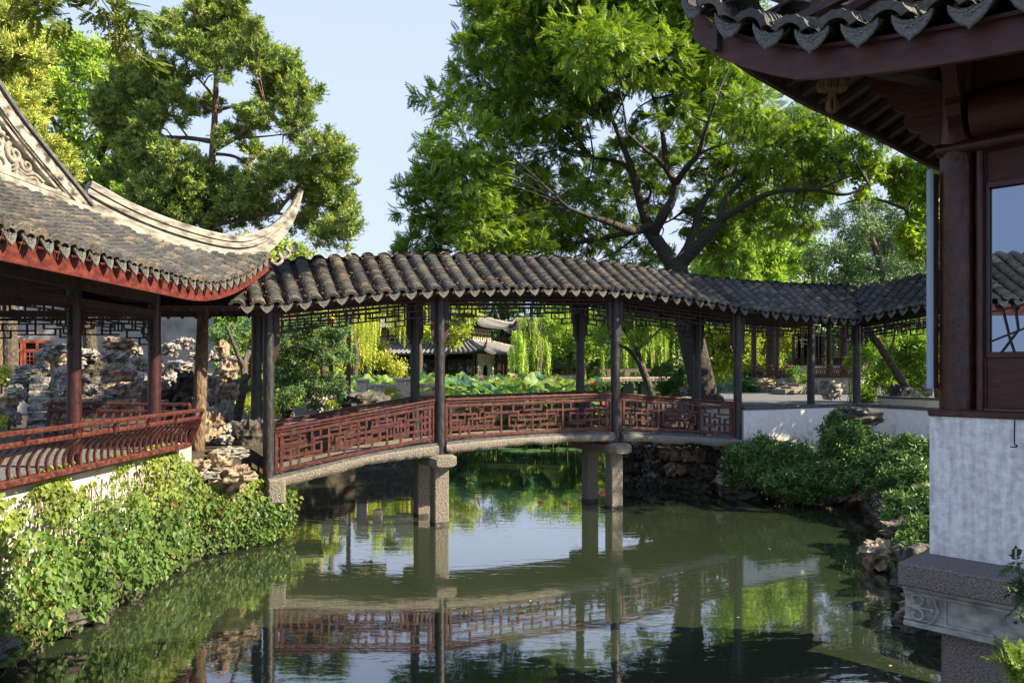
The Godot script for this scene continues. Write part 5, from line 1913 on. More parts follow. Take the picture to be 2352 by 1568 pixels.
func build_shrubs() -> void:
	rng.seed = 51
	var me = clump(15, 0.42, 0.17, M.leaf_dull, 0.8)
	var pal = [[0.03, 0.068, 0.016], [0.052, 0.1, 0.024], [0.08, 0.135, 0.034]]
	# each: label, blobs [px, py, r px, z]
	var sets = [
		["broad dark green spreading shrub at the water beside the right end of the bridge", [[1700, 1045, 46, 17.9], [1760, 1040, 60, 17.8], [1830, 1050, 62, 17.6], [1720, 1075, 40, 17.7], [1790, 1085, 56, 17.4], [1860, 1090, 56, 17.2], [1690, 1085, 20, 17.9], [1840, 1115, 40, 17.1]]],
		["tall dome of narrow leaved evergreen climbing over the boulder against the white parapet", [[1930, 975, 38, 17.2], [1960, 995, 44, 17.0], [1935, 1020, 48, 17.0], [1985, 1030, 36, 16.8], [1915, 960, 24, 17.3], [1945, 948, 20, 17.4]]],
		["dense leafy shrub slope between the dome evergreen and the bluish shaded wall", [[2050, 1025, 46, 16.4], [2100, 1040, 60, 15.8], [2010, 1070, 60, 16.2], [1950, 1090, 60, 16.6], [2080, 1090, 70, 15.4], [2120, 1120, 60, 14.8], [2030, 1115, 46, 15.8], [1900, 1105, 40, 16.9]]],
		["low bright green shrub hanging over the water next to the granite plinth", [[2090, 1175, 56, 12.8], [2120, 1220, 50, 11.8], [2070, 1160, 36, 13.0], [2095, 1250, 44, 11.4], [2125, 1275, 40, 10.8], [2075, 1285, 26, 11.3], [2140, 1160, 50, 12.4], [2150, 1240, 50, 11.2]]]]
	for q in sets:
		var b = PB(q[1], 17.0, 0.0, 1)
		for i in b.size():
			b[i][0] = U(q[1][i][0], q[1][i][1] + (8 if i > 0 else 12), q[1][i][3])
			var r: float = q[1][i][2] * q[1][i][3] / F
			b[i][1] = Vector3(r * 0.9, r * 0.72, r * 0.85)
			b[i][2] = 620.0 * r * r * 3.14 + 20
		var t = thing("shrub", q[0], "shrub", b[0][0] * Vector3(1, 0, 1))
		crown(t, b, me, 0.19, 0.3, pal if q[0].begins_with("low") == false else [[0.05, 0.1, 0.025], [0.085, 0.145, 0.036]], "any", 0.2, "foliage")
		var gs = G.new()
		for i in b.size():
			gs.tube([b[i][0] + Vector3(0, -b[i][1].y - 0.3, -0.2), b[i][0] + Vector3(0.05, 0, 0)], [0.03, 0.012], 5)
		part(t, "stem", gs, M.bark)
	# ferny tuft of the near corner
	var near = spray_pinnate(5, 0.36, 0.3)
	for q in [["young bright green leafy plant at the lower right corner by the stone piers", [[2340, 1532, 20, 4.0], [2318, 1560, 18, 4.0], [2350, 1560, 22, 3.95]], 22, [[0.05, 0.1, 0.016], [0.11, 0.15, 0.022]]], ["thin dark feathery twigs reaching in from the right edge before the bluish shaded wall", [[2352, 1300, 22, 4.1], [2362, 1390, 26, 4.1], [2358, 1340, 18, 4.1]], 10, [[0.015, 0.035, 0.015], [0.03, 0.06, 0.02]]]]:
		var t = thing("corner_plant", q[0], "plant", W(2.62, 0, 4.0))
		var b = []
		for e in q[1]:
			var r: float = e[2] * e[3] / F
			b.append([U(e[0], e[1], e[3]), Vector3(r, r, r), q[2]])
		crown(t, b, near, 0.07, 0.12, q[3], "out", 0.3, "foliage")

# ------------------------------------------------------------------ lotus
func lotus_leaf(seed_: int) -> ArrayMesh:
	var g = G.new()
	g.colored = true
	var n = 18
	var ph = seed_ * 1.3
	var rings = [0.06, 0.4, 0.8, 1.0]
	var pts = []
	for k in rings.size():
		var row = []
		for i in n:
			var a = TAU * i / n
			var r: float = rings[k] * 0.5 * (1.0 + (0.05 * sin(a * 3.0 + ph) + 0.04 * sin(a * 5.0 + ph * 2.0)) * rings[k])
			var y: float = 0.18 * rings[k] * rings[k] + rings[k] * rings[k] * (0.1 * sin(a * 2.0 + ph) + 0.06 * sin(a * 4.0 + ph * 1.7)) + (0.012 if i % 2 == 0 else -0.012) * rings[k]
			if k == 3:
				y -= 0.03 + 0.06 * sin(a * 3.0 + ph)
			row.append(Vector3(cos(a) * r, y, sin(a) * r))
		pts.append(row)
	for i in n:
		var j = (i + 1) % n
		g.col = Color(1.5, 1.4, 1.1)
		g.facing(Vector3(0, -0.01, 0), pts[0][i], pts[0][j], Vector3.UP)
		for k in 3:
			var s = 1.0 + (0.1 if i % 2 == 0 else -0.08)
			g.col = Color(s, s, s) if k < 2 else Color(1.12, 1.1, 0.95)
			g.facing(pts[k][i], pts[k + 1][i], pts[k + 1][j], Vector3.UP)
			g.facing(pts[k][i], pts[k + 1][j], pts[k][j], Vector3.UP)
	return g.mesh(M.leaf)

func lotus_flower() -> ArrayMesh:
	var g = G.new()
	for ring in 2:
		for i in 8:
			var a = TAU * (i + 0.5 * ring) / 8.0
			var o = Vector3(cos(a), 0, sin(a))
			var s = Vector3(-sin(a), 0, cos(a)) * 0.16
			var tip = o * (0.42 - 0.16 * ring) + Vector3(0, 0.42 + 0.14 * ring, 0)
			var mid = o * (0.36 - 0.1 * ring) + Vector3(0, 0.18 + 0.05 * ring, 0)
			g.facing(Vector3.ZERO, mid + s, tip, -o); g.facing(Vector3.ZERO, mid - s, tip, -o)
	return g.mesh(M.petal)

func build_lotus() -> void:
	rng.seed = 61
	var lf = []
	for i in 5:
		lf.append(lotus_leaf(i))
	var mats = []
	for i in 6:
		var m: StandardMaterial3D = M.leaf.duplicate()
		var a = [[0.09, 0.22, 0.13], [0.12, 0.26, 0.11], [0.13, 0.26, 0.17], [0.22, 0.34, 0.08], [0.2, 0.33, 0.1], [0.16, 0.31, 0.16]]
		m.albedo_color = lin(a[i][0], a[i][1], a[i][2])
		mats.append(m)
	var beds = [["lotus_bed", "broad bed of tall blue green lotus leaves filling the pond beyond the bridge", 29.5, 57.0, 1600], ["lotus_bed", "small sunlit patch of lotus leaves beyond the court right of the big tree", 34.0, 43.0, 110]]
	for bi in 2:
		var q: Array = beds[bi]
		var bed = thing(q[0], q[1], "lotus", W(-3 if bi == 0 else 10, 0, 34))
		var spots = []
		for i in q[4]:
			var z: float = lerpf(q[2], q[3], pow(rng.randf(), 1.25))
			var x: float
			if bi == 0:
				var x1 = table([[29.5, 3.5], [33, 4.2], [40, 3.4], [48, 2.6], [57, 1.8]], z)
				var x0 = table([[29.5, -3.3], [30.5, -5.0], [34, -13], [57, -22]], z)
				x = rf(x0, x1)
			else:
				x = lerpf(9.0, 15.0, (z - 34) / 9.0) + rf(-1.5, 1.5) * 0.9 + 0.3
			spots.append([z, x])
		spots.sort_custom(func(a, b): return a[0] < b[0])
		var ts = [[], [], [], [], []]
		var cs = [[], [], [], [], []]
		var gs = G.new()
		for i in spots.size():
			var z: float = spots[i][0]
			var x: float = spots[i][1]
			var y = rf(1.3, 2.4) if rng.randf() < 0.8 else rf(0.4, 1.3)
			if bi == 0 and z < 31.5:
				y = rf(0.25, 1.7)
			var s = rf(0.6, 1.0)
			var bs = (Basis(Vector3.UP, rf(0, TAU)) * Basis(Vector3.RIGHT, rf(-0.1, 0.55)) * Basis(Vector3.UP, rf(0, TAU))).scaled(Vector3.ONE * s)
			if rng.randf() < 0.12:
				bs = (Basis(Vector3.UP, rf(0, TAU)) * Basis(Vector3.RIGHT, rf(0.6, 1.2))).scaled(Vector3(s, s, s * 0.7))
			var p = W(x, y, z)
			var k = rng.randi() % 5
			if i < (300 if bi == 0 else 110):
				piece(bed, "leaf", lf[k], Transform3D(bs, p), mats[rng.randi() % 6])
			else:
				ts[k].append(Transform3D(bs, p))
				var c = Color(0.1, 0.23, 0.13).lerp(Color(0.27, 0.36, 0.08), pow(rng.randf(), 1.0)) * rf(0.9, 1.3)
				cs[k].append(c)
			gs.tube([W(x + rf(-0.1, 0.1), -0.1, z), p], [0.014, 0.011], 4, false)
		for k in 5:
			if ts[k].size():
				many(bed, "leaves_beyond", lf[k], ts[k], cs[k])
		part(bed, "stalks", gs, plain(0.1, 0.16, 0.04)).set_meta("kind", "stuff")
		if bi == 0:
			# pads that float
			var tp = []
			var cp = []
			for i in 60:
				tp.append(Transform3D(Basis(Vector3.UP, rf(0, TAU)).scaled(Vector3(0.5, 0.05, 0.5) * rf(0.6, 1.1)), W(rf(-3.0, 3.6), 0.015, rf(28.2, 30.5))))
				cp.append(Color(0.09, 0.2, 0.11))
			many(bed, "floating_pads", lf[0], tp, cp)
			var fm = plain(0.75, 0.1, 0.35)
			fm.backlight_enabled = true
			fm.backlight = Color(0.6, 0.3, 0.45)
			var fl = lotus_flower()
			for e in [[1298, 908, 29.4], [1405, 900, 29.4], [1360, 886, 31], [1242, 912, 29.3], [928, 918, 29.6], [1385, 935, 29.2], [1272, 880, 34], [1105, 872, 38], [1180, 868, 42]]:
				var p = U(e[0], e[1], e[2])
				piece(bed, "flower", fl, Transform3D(Basis(Vector3.UP, rf(0, TAU)).scaled(Vector3.ONE * 0.32), p), fm)

func build_floating_leaves() -> void:
	rng.seed = 151
	var me = ivy_leaf(1)
	var m = plain(0.3, 0.25, 0.09, 0.6)
	for q in [[1766, 1262, "pale yellow leaf adrift in open dark water below the right shrubs"], [2018, 1414, "small tan leaf on the water just left of the carved stone band"], [1628, 1080, "yellowish leaf on shaded water in front of the rubble wall"], [1832, 1150, "tiny yellow leaf floating beside the right bank stones"], [1075, 1265, "small leaf floating on the bright sky reflection right of the left pier"], [1904, 1282, "small leaf on the water left of the layered boulder"], [1700, 1420, "yellow leaf on the reflection of the right railing"], [2050, 1530, "tan leaf on the water at the lower right by the granite pier"], [1220, 1380, "yellow leaf on the reflected bridge beam at the centre of the pond"], [560, 1490, "yellow leaf on the dark water near the lower left ivy"]]:
		var z = EYE * F / (q[1] - HY)
		var p = U(q[0], q[1], z)
		var o = MeshInstance3D.new()
		o.mesh = me
		o.material_override = m
		named(o, "fallen_leaf", self)
		o.transform = Transform3D(Basis(Vector3.UP, rf(0, TAU)).scaled(Vector3(0.04, 0.02, 0.055) * rf(0.7, 1.2)), Vector3(p.x, 0.012, p.z))
		tag(o, q[2], "leaf", "fallen leaves floating on the pond")

# ------------------------------------------------------------------ the named trees
func zel(l: Array, z0: float) -> Array:
	# points read off an enlargement of the big tree
	var o = []
	for q in l:
		var dz: float = q[2] if q.size() > 2 else 0.0
		o.append(U((950.0 + q[0] / 1.96) / 1.063, (100.0 + q[1] / 1.96) / 1.063, z0 + dz))
	return o

func build_big_tree() -> void:
	rng.seed = 71
	var Z = 24.0
	var t = thing("spreading_tree", "huge spreading broadleaf tree with dark forked trunk rising behind the bridge roof", "tree", U(1620, 925, Z))
	var gtrunk = G.new()
	var tp = curve([U(1628, 940, Z), U(1612, 880, Z), U(1592, 790, Z), U(1572, 700, Z), U(1558, 640, Z), U(1551, 606, Z)], 5)
	var tr = []
	for i in tp.size():
		tr.append(lerpf(0.42, 0.34, float(i) / tp.size()) + (0.12 if i < 3 else 0.0))
	gtrunk.tube(tp, tr, 14)
	part(t, "trunk", gtrunk, M.bark_dark)
	var L = [
		[[[1365, 1085], [1320, 1010, 0.2], [1262, 935, 0.3], [1238, 880, 0.4]], 0.29, 0.24],
		[[[1238, 880, 0.4], [1205, 780, 0.2], [1170, 640, 0], [1120, 500, -0.4], [1070, 380, -0.8]], 0.2, 0.07],
		[[[1170, 640, 0], [1120, 590, 0.6], [1060, 570, 1.0], [980, 560, 1.3]], 0.1, 0.04],
		[[[1240, 890, 0.4], [1160, 905, -0.6], [1060, 870, -1.3], [960, 838, -1.8], [860, 800, -2.2]], 0.17, 0.05],
		[[[1240, 900, 0.4], [1130, 920, 0.8], [980, 950, 1.2], [820, 985, 1.6], [640, 1035, 2.0]], 0.14, 0.04],
		[[[1262, 930, 0.3], [1310, 840, -0.3], [1355, 760, -0.5], [1372, 680, -0.6]], 0.19, 0.15],
		[[[1372, 680, -0.6], [1330, 600, -0.2], [1310, 450, 0.2], [1285, 330, 0.6], [1230, 180, 1.0]], 0.13, 0.05],
		[[[1372, 680, -0.6], [1430, 600, -1.2], [1480, 540, -1.6], [1510, 440, -2.0], [1560, 300, -2.3]], 0.13, 0.04],
		[[[1372, 690, -0.6], [1300, 580, -1.4], [1215, 510, -2.2], [1140, 440, -2.8]], 0.1, 0.04],
		[[[1395, 1070], [1470, 990, -0.3], [1550, 905, -0.6], [1588, 855, -0.7]], 0.24, 0.2],
		[[[1588, 855, -0.7], [1600, 780, -0.3], [1640, 720, 0.3], [1720, 640, 0.9], [1800, 590, 1.4]], 0.15, 0.05],
		[[[1588, 855, -0.7], [1680, 800, -1.2], [1790, 740, -1.6], [1900, 712, -1.8], [2040, 712, -1.9], [2180, 735, -2.0], [2300, 690, -2.0]], 0.13, 0.035],
		[[[1392, 1050], [1450, 940, 0.5], [1485, 820, 0.8], [1530, 730, 1.1], [1600, 650, 1.5], [1660, 620, 1.9]], 0.17, 0.06],
		[[[1485, 820, 0.8], [1430, 800, 1.4], [1360, 850, 1.9], [1300, 880, 2.4]], 0.06, 0.03],
		[[[1530, 730, 1.1], [1520, 640, 1.8], [1570, 560, 2.4]], 0.07, 0.03],
		[[[1205, 780, 0.2], [1250, 740, -0.5], [1240, 690, -1.0], [1200, 660, -1.6]], 0.06, 0.03],
		[[[1480, 540, -1.6], [1580, 500, -2.0], [1700, 470, -2.4]], 0.05, 0.02],
		[[[2040, 712, -1.9], [2100, 690, -2.1], [2200, 650, -2.3]], 0.05, 0.02],
		[[[1190, 930, 0.6], [1100, 1000, 0.6], [1000, 1050, 0.6]], 0.05, 0.02],
		[[[700, 1020, 1.9], [620, 980, 2.0], [560, 940, 2.0]], 0.04, 0.02]]
	var ll = []
	for q in L:
		ll.append([zel(q[0], Z), q[1] * 0.86, q[2] * 0.8])
	limbs(t, "branch", ll, M.bark_dark)
	var from = []
	for q in ll:
		var cp = curve(q[0], 3)
		for k in range(3, cp.size()):
			from.append(cp[k])
	var me = spray_pinnate(6, 0.36, 0.22)
	var bl = [[1130, 40, 70], [1200, 20, 90], [1300, 0, 110], [1420, -10, 120], [1540, 10, 110], [1650, 40, 100], [1180, 110, 80], [1100, 170, 60], [1270, 120, 110], [1380, 110, 110], [1480, 120, 110], [1580, 130, 100], [1680, 140, 90],
		[1020, 240, 55], [1060, 330, 80], [1150, 250, 90], [1240, 230, 90], [1340, 220, 85], [1650, 230, 90], [1740, 250, 90], [1560, 230, 70], [990, 400, 60], [1080, 420, 90], [1180, 390, 90], [1270, 340, 75], [1000, 480, 60], [1100, 510, 85],
		[1190, 500, 85], [1280, 460, 80], [1350, 400, 65], [960, 560, 50], [1040, 570, 70], [1130, 580, 70], [1220, 575, 60], [1300, 540, 50], [1400, 540, 50], [930, 590, 36], [1440, 300, 55], [1500, 380, 50], [1620, 330, 75], [1700, 350, 85], [1790, 340, 90],
		[1660, 430, 75], [1760, 430, 80], [1850, 420, 70], [1620, 500, 60], [1720, 510, 70], [1820, 500, 55], [1900, 400, 50], [1960, 370, 50], [1250, -90, 150], [1450, -120, 170], [1620, -80, 130], [1000, 330, 45], [955, 430, 40], [935, 480, 34], [1420, 470, 40], [1500, 580, 40], [1660, 580, 60], [1390, 200, 60], [1300, 290, 50], [1130, -60, 90], [1100, 100, 50]]
	bl.append_array([[1330, 470, 70], [1400, 420, 70], [1460, 520, 60], [1350, 555, 50], [1420, 580, 45], [1500, 450, 60], [1560, 400, 60], [1600, 500, 50], [1290, 570, 50], [1550, 330, 70], [1450, 360, 70], [1270, 520, 60], [1480, 590, 40], [1640, 560, 45], [1700, 470, 60], [1880, 270, 55], [1930, 305, 50], [1985, 340, 46], [2030, 360, 40], [1900, 345, 36], [1840, 300, 50]])
	var b = []
	for q in bl:
		var u: float = (q[0] - 1430.0) / 520.0
		var v: float = (q[1] - 250.0) / 420.0
		var dep: float = sqrt(max(0.0, 1.0 - min(1.0, u * u * 0.8 + v * v * 0.6))) * 4.6
		var dz = rf(-1, 1) * dep
		var r: float = q[2] * (Z + dz) / F
		var open_ = q[0] > 1250 and q[0] < 1780 and q[1] > 270
		if open_:
			dz = absf(dz) + 1.0
		b.append([U(q[0], q[1], Z + dz), Vector3(r, r * 0.8, r), (150.0 if not open_ else 120.0) * r * r * 3.14])
		if dep > 2.0 and not open_:
			var r2 = r * 0.8
			b.append([U(q[0] + rf(-30, 30), q[1] + rf(-30, 30), Z - dz + 1.0), Vector3(r2, r2, r2), 75.0 * r2 * r2 * 3.14])
	twigs(t, b, from, 0.035, M.bark_dark)
	crown(t, b, me, 0.2, 0.36, [[0.055, 0.11, 0.018], [0.09, 0.155, 0.022], [0.15, 0.21, 0.024], [0.12, 0.185, 0.024]], "out", 0.15)

func build_juniper() -> void:
	rng.seed = 81
	var Z = 14.6
	var P = func(l: Array) -> Array:
		var o = []
		for q in l:
			o.append(U(q[0] / 2.778, q[1] / 2.778, Z + (q[2] if q.size() > 2 else 0.0)))
		return o
	var t = thing("juniper_tree", "tall ragged juniper with reddish trunk standing behind the left pavilion roof", "tree", U(452, 1060, 13.4))
	var g = G.new()
	var tp = curve([U(450, 1075, 13.4), U(455, 980, 13.4), U(462, 830, 13.6), U(466, 720, 14.0), U(476, 600, 14.4), U(480, 500, Z), U(484, 400, Z), U(492, 280, Z), U(497, 170, Z), U(505, 70, Z)], 4)
	var tr = []
	for i in tp.size():
		tr.append(lerpf(0.125, 0.035, float(i) / (tp.size() - 1)))
	g.tube(tp, tr, 12)
	part(t, "trunk", g, M.bark_brown)
	var g2 = G.new()
	g2.tube(curve([U(462, 760, 13.8), U(450, 600, 14.2), U(443, 480, 14.5)], 4), [0.05, 0.04, 0.03], 8)
	part(t, "trunk", g2, M.bark_brown)
	var L = [[[[1355, 960], [1500, 880, -0.3], [1600, 800, -0.5], [1700, 700, -0.6]], 0.05, 0.02], [[[1340, 900], [1200, 880, 0.2], [1050, 870, 0.4], [900, 830, 0.5]], 0.05, 0.018], [[[1380, 720], [1270, 670, 0.3], [1150, 640, 0.5], [1050, 620, 0.7]], 0.04, 0.015], [[[1350, 980], [1500, 1000, 0.2], [1640, 1090, 0.3], [1760, 1130, 0.4]], 0.035, 0.015],
		[[[1380, 640], [1300, 540, -0.2], [1200, 440, -0.3]], 0.03, 0.012], [[[1390, 700], [1560, 660, 0.3], [1750, 620, 0.5], [1850, 560, 0.5]], 0.035, 0.015], [[[1760, 1360, -0.1], [1850, 1250, 0], [1950, 1130, 0], [2050, 1020, 0.1]], 0.04, 0.015], [[[1340, 1430, -0.2], [1560, 1400, 0], [1760, 1360, -0.1], [2000, 1420, 0.2], [2150, 1450, 0.3]], 0.04, 0.015], [[[1340, 1300], [1200, 1330, -0.2], [1000, 1280, -0.3]], 0.03, 0.012],
		[[[1200, 880, 0.2], [1120, 760, 0.3], [1100, 650, 0.4]], 0.02, 0.01], [[[1050, 870, 0.4], [940, 780, 0.3], [930, 700, 0.2]], 0.02, 0.01], [[[1500, 880, -0.3], [1680, 870, -0.5], [1850, 850, -0.6]], 0.02, 0.01]]
	var ll = []
	for q in L:
		ll.append([P.call(q[0]), q[1], q[2]])
	limbs(t, "branch", ll, M.bark_brown)
	var from = []
	for q in ll:
		from.append_array(curve(q[0], 3))
	from.append_array(tp.slice(14))
	var bl = [[1430, 60, 90], [1380, 140, 130], [1250, 200, 130], [1500, 250, 140], [1090, 240, 90], [1060, 160, 60], [1300, 350, 130], [1600, 380, 110], [1800, 470, 120], [1830, 400, 60], [1900, 640, 110], [1740, 600, 100], [1000, 540, 150], [860, 560, 110], [780, 700, 150], [680, 760, 90], [1130, 680, 100], [1640, 740, 90], [1420, 470, 60], [1900, 800, 100], [1560, 800, 80], [930, 800, 80],
		[1000, 960, 110], [850, 980, 100], [1150, 1060, 130], [800, 1090, 90], [1300, 1130, 110], [1080, 1230, 160], [930, 1300, 110], [1330, 1270, 150], [1520, 1300, 110], [1640, 1340, 110], [1500, 1150, 70], [1640, 1000, 80], [1800, 1060, 90], [2080, 950, 110], [2150, 1060, 100], [1960, 1080, 90], [2100, 1200, 110], [2190, 1330, 90], [1950, 1250, 90], [1720, 1190, 80], [2000, 1430, 110], [2120, 1480, 110], [2230, 1420, 70], [1400, 1400, 110], [1200, 1420, 110], [1420, 880, 50], [1340, 660, 60], [1260, 60, 50], [1500, 20, 50], [1640, 200, 50]]
	var b = []
	for q in bl:
		var dz = rf(-0.9, 0.9)
		var r: float = 1.12 * q[2] / 2.778 * (Z + dz) / F
		b.append([U(q[0] / 2.778, q[1] / 2.778, Z + dz), Vector3(r, r * 0.85, r), 900.0 * r * r * 3.14])
	twigs(t, b, from, 0.016, M.bark_brown)
	crown(t, b, tuft(9, M.leaf_dull, 0.5, 0.05), 0.11, 0.22, [[0.06, 0.11, 0.026], [0.12, 0.175, 0.036], [0.21, 0.245, 0.05]], "up")

func build_left_trees() -> void:
	rng.seed = 91
	var Z = 23.0
	var t = thing("broadleaf_tree", "loose bright broadleaf tree between the pale cypress and the juniper at left", "tree", W(-12.2, 1.6, 23))
	limbs(t, "branch", [[limb_px([[190, 560, 0], [200, 430, 0], [150, 340, 0.3], [110, 250, 0.5]], Z), 0.16, 0.05], [limb_px([[200, 430, 0], [240, 330, -0.4], [260, 220, -0.6], [230, 120, -0.8]], Z), 0.11, 0.03], [limb_px([[205, 460, 0], [170, 370, 0.8], [230, 290, 1.0]], Z), 0.07, 0.03], [limb_px([[200, 430, 0], [150, 310, 0.5], [115, 270, 0.3], [105, 220, 0.2]], Z), 0.08, 0.03]], M.bark)
	var g = G.new()
	g.tube([W(-12.2, 1.0, 23), U(190, 560, 23)], [0.22, 0.16], 10)
	part(t, "trunk", g, M.bark)
	crown(t, PB([[120, 90, 50], [180, 110, 60], [250, 140, 60], [120, 170, 55], [200, 190, 65], [280, 220, 60], [110, 240, 50], [190, 270, 55], [260, 300, 60], [320, 290, 50], [130, 320, 45], [200, 350, 50], [280, 380, 60], [340, 360, 50], [160, 400, 50], [230, 430, 60], [310, 450, 60], [110, 440, 50], [180, 480, 60], [270, 510, 60], [370, 440, 50], [230, 400, 50], [340, 500, 60]], Z, 1.6, 60.0), clump(14, 0.3, 0.24, M.leaf), 0.42, 0.62, [[0.09, 0.17, 0.03], [0.16, 0.24, 0.035], [0.24, 0.3, 0.05]], "any")
	var c = thing("cypress_tree", "pale yellow green columnar cypress at the top left corner of the view", "tree", W(-11.9, 1.6, 18))
	var gt = G.new()
	gt.tube([W(-11.9, 1.2, 18), W(-11.9, 11, 18)], [0.2, 0.05], 8)
	part(c, "trunk", gt, M.bark_brown)
	crown(c, PB([[20, 60, 50], [50, 110, 50], [10, 150, 70], [50, 200, 55], [70, 260, 40], [20, 260, 70], [60, 320, 50], [20, 350, 60], [110, 340, 24], [30, 20, 40], [-30, 100, 60], [130, 370, 34], [150, 395, 30], [-20, -30, 60]], 18.0, 0.5, 330.0), tuft(9, M.leaf_dull, 0.5, 0.06), 0.15, 0.27, [[0.13, 0.17, 0.04], [0.22, 0.25, 0.05], [0.28, 0.3, 0.06]], "up")
	# the branch that hangs into the top left corner
	var br = thing("overhanging_branch", "backlit compound leaf branch with hanging seed strings at the top left edge", "branch", U(60, -40, 6.2))
	var g2 = G.new()
	var tw = [[[[-60, -60], [40, -10], [100, 20], [150, 40]]], [[[150, -60], [220, 0], [260, 60], [310, 110], [335, 155]]], [[[-20, -40], [60, 10], [75, 55]]]]
	for q in [[[40, -60], [80, -10], [110, 30], [160, 30]], [[200, -60], [240, 10], [290, 70], [330, 130]], [[230, -10], [300, 5], [345, 15]], [[60, -40], [110, 0], [140, 35]]]:
		g2.tube(curve(limb_px(q, 6.2), 5), [0.01, 0.004], 5)
	part(br, "twig", g2, M.bark)
	var b = []
	for q in [[95, 18, 22], [120, 36, 20], [150, 20, 20], [80, 8, 16], [245, 20, 30], [275, 50, 28], [300, 85, 24], [320, 120, 20], [330, 145, 16], [290, 20, 26], [325, 15, 20], [215, 10, 20], [40, 6, 16], [265, 90, 18], [60, -20, 40], [240, -20, 50]]:
		var r: float = q[2] * 6.2 / F
		b.append([U(q[0], q[1], 6.2 + rf(-0.2, 0.2)), Vector3(r, r, r), 9])
	crown(br, b, spray_pinnate(6, 0.34, 0.3), 0.1, 0.17, [[0.045, 0.075, 0.012], [0.085, 0.105, 0.018]], "out", 0.5, "foliage")
	var gs = G.new()
	for q in [[251, 30, 70], [262, 20, 60], [268, 35, 70], [278, 45, 75], [285, 30, 50], [300, 70, 55], [312, 80, 60], [322, 110, 45], [75, 30, 36], [240, 22, 50]]:
		for i in 14:
			var y: float = q[1] + q[2] * i / 14.0
			gs.box(U(q[0] + sin(i * 1.3) * 1.2, y, 6.15), Vector3(0.013, 0.01, 0.013), Basis(rdir(), 1.0))
		gs.tube([U(q[0], q[1] - 5, 6.15), U(q[0], q[1] + q[2], 6.15)], [0.0015], 4)
	part(br, "seed_strings", gs, plain(0.25, 0.26, 0.04)).set_meta("kind", "stuff")

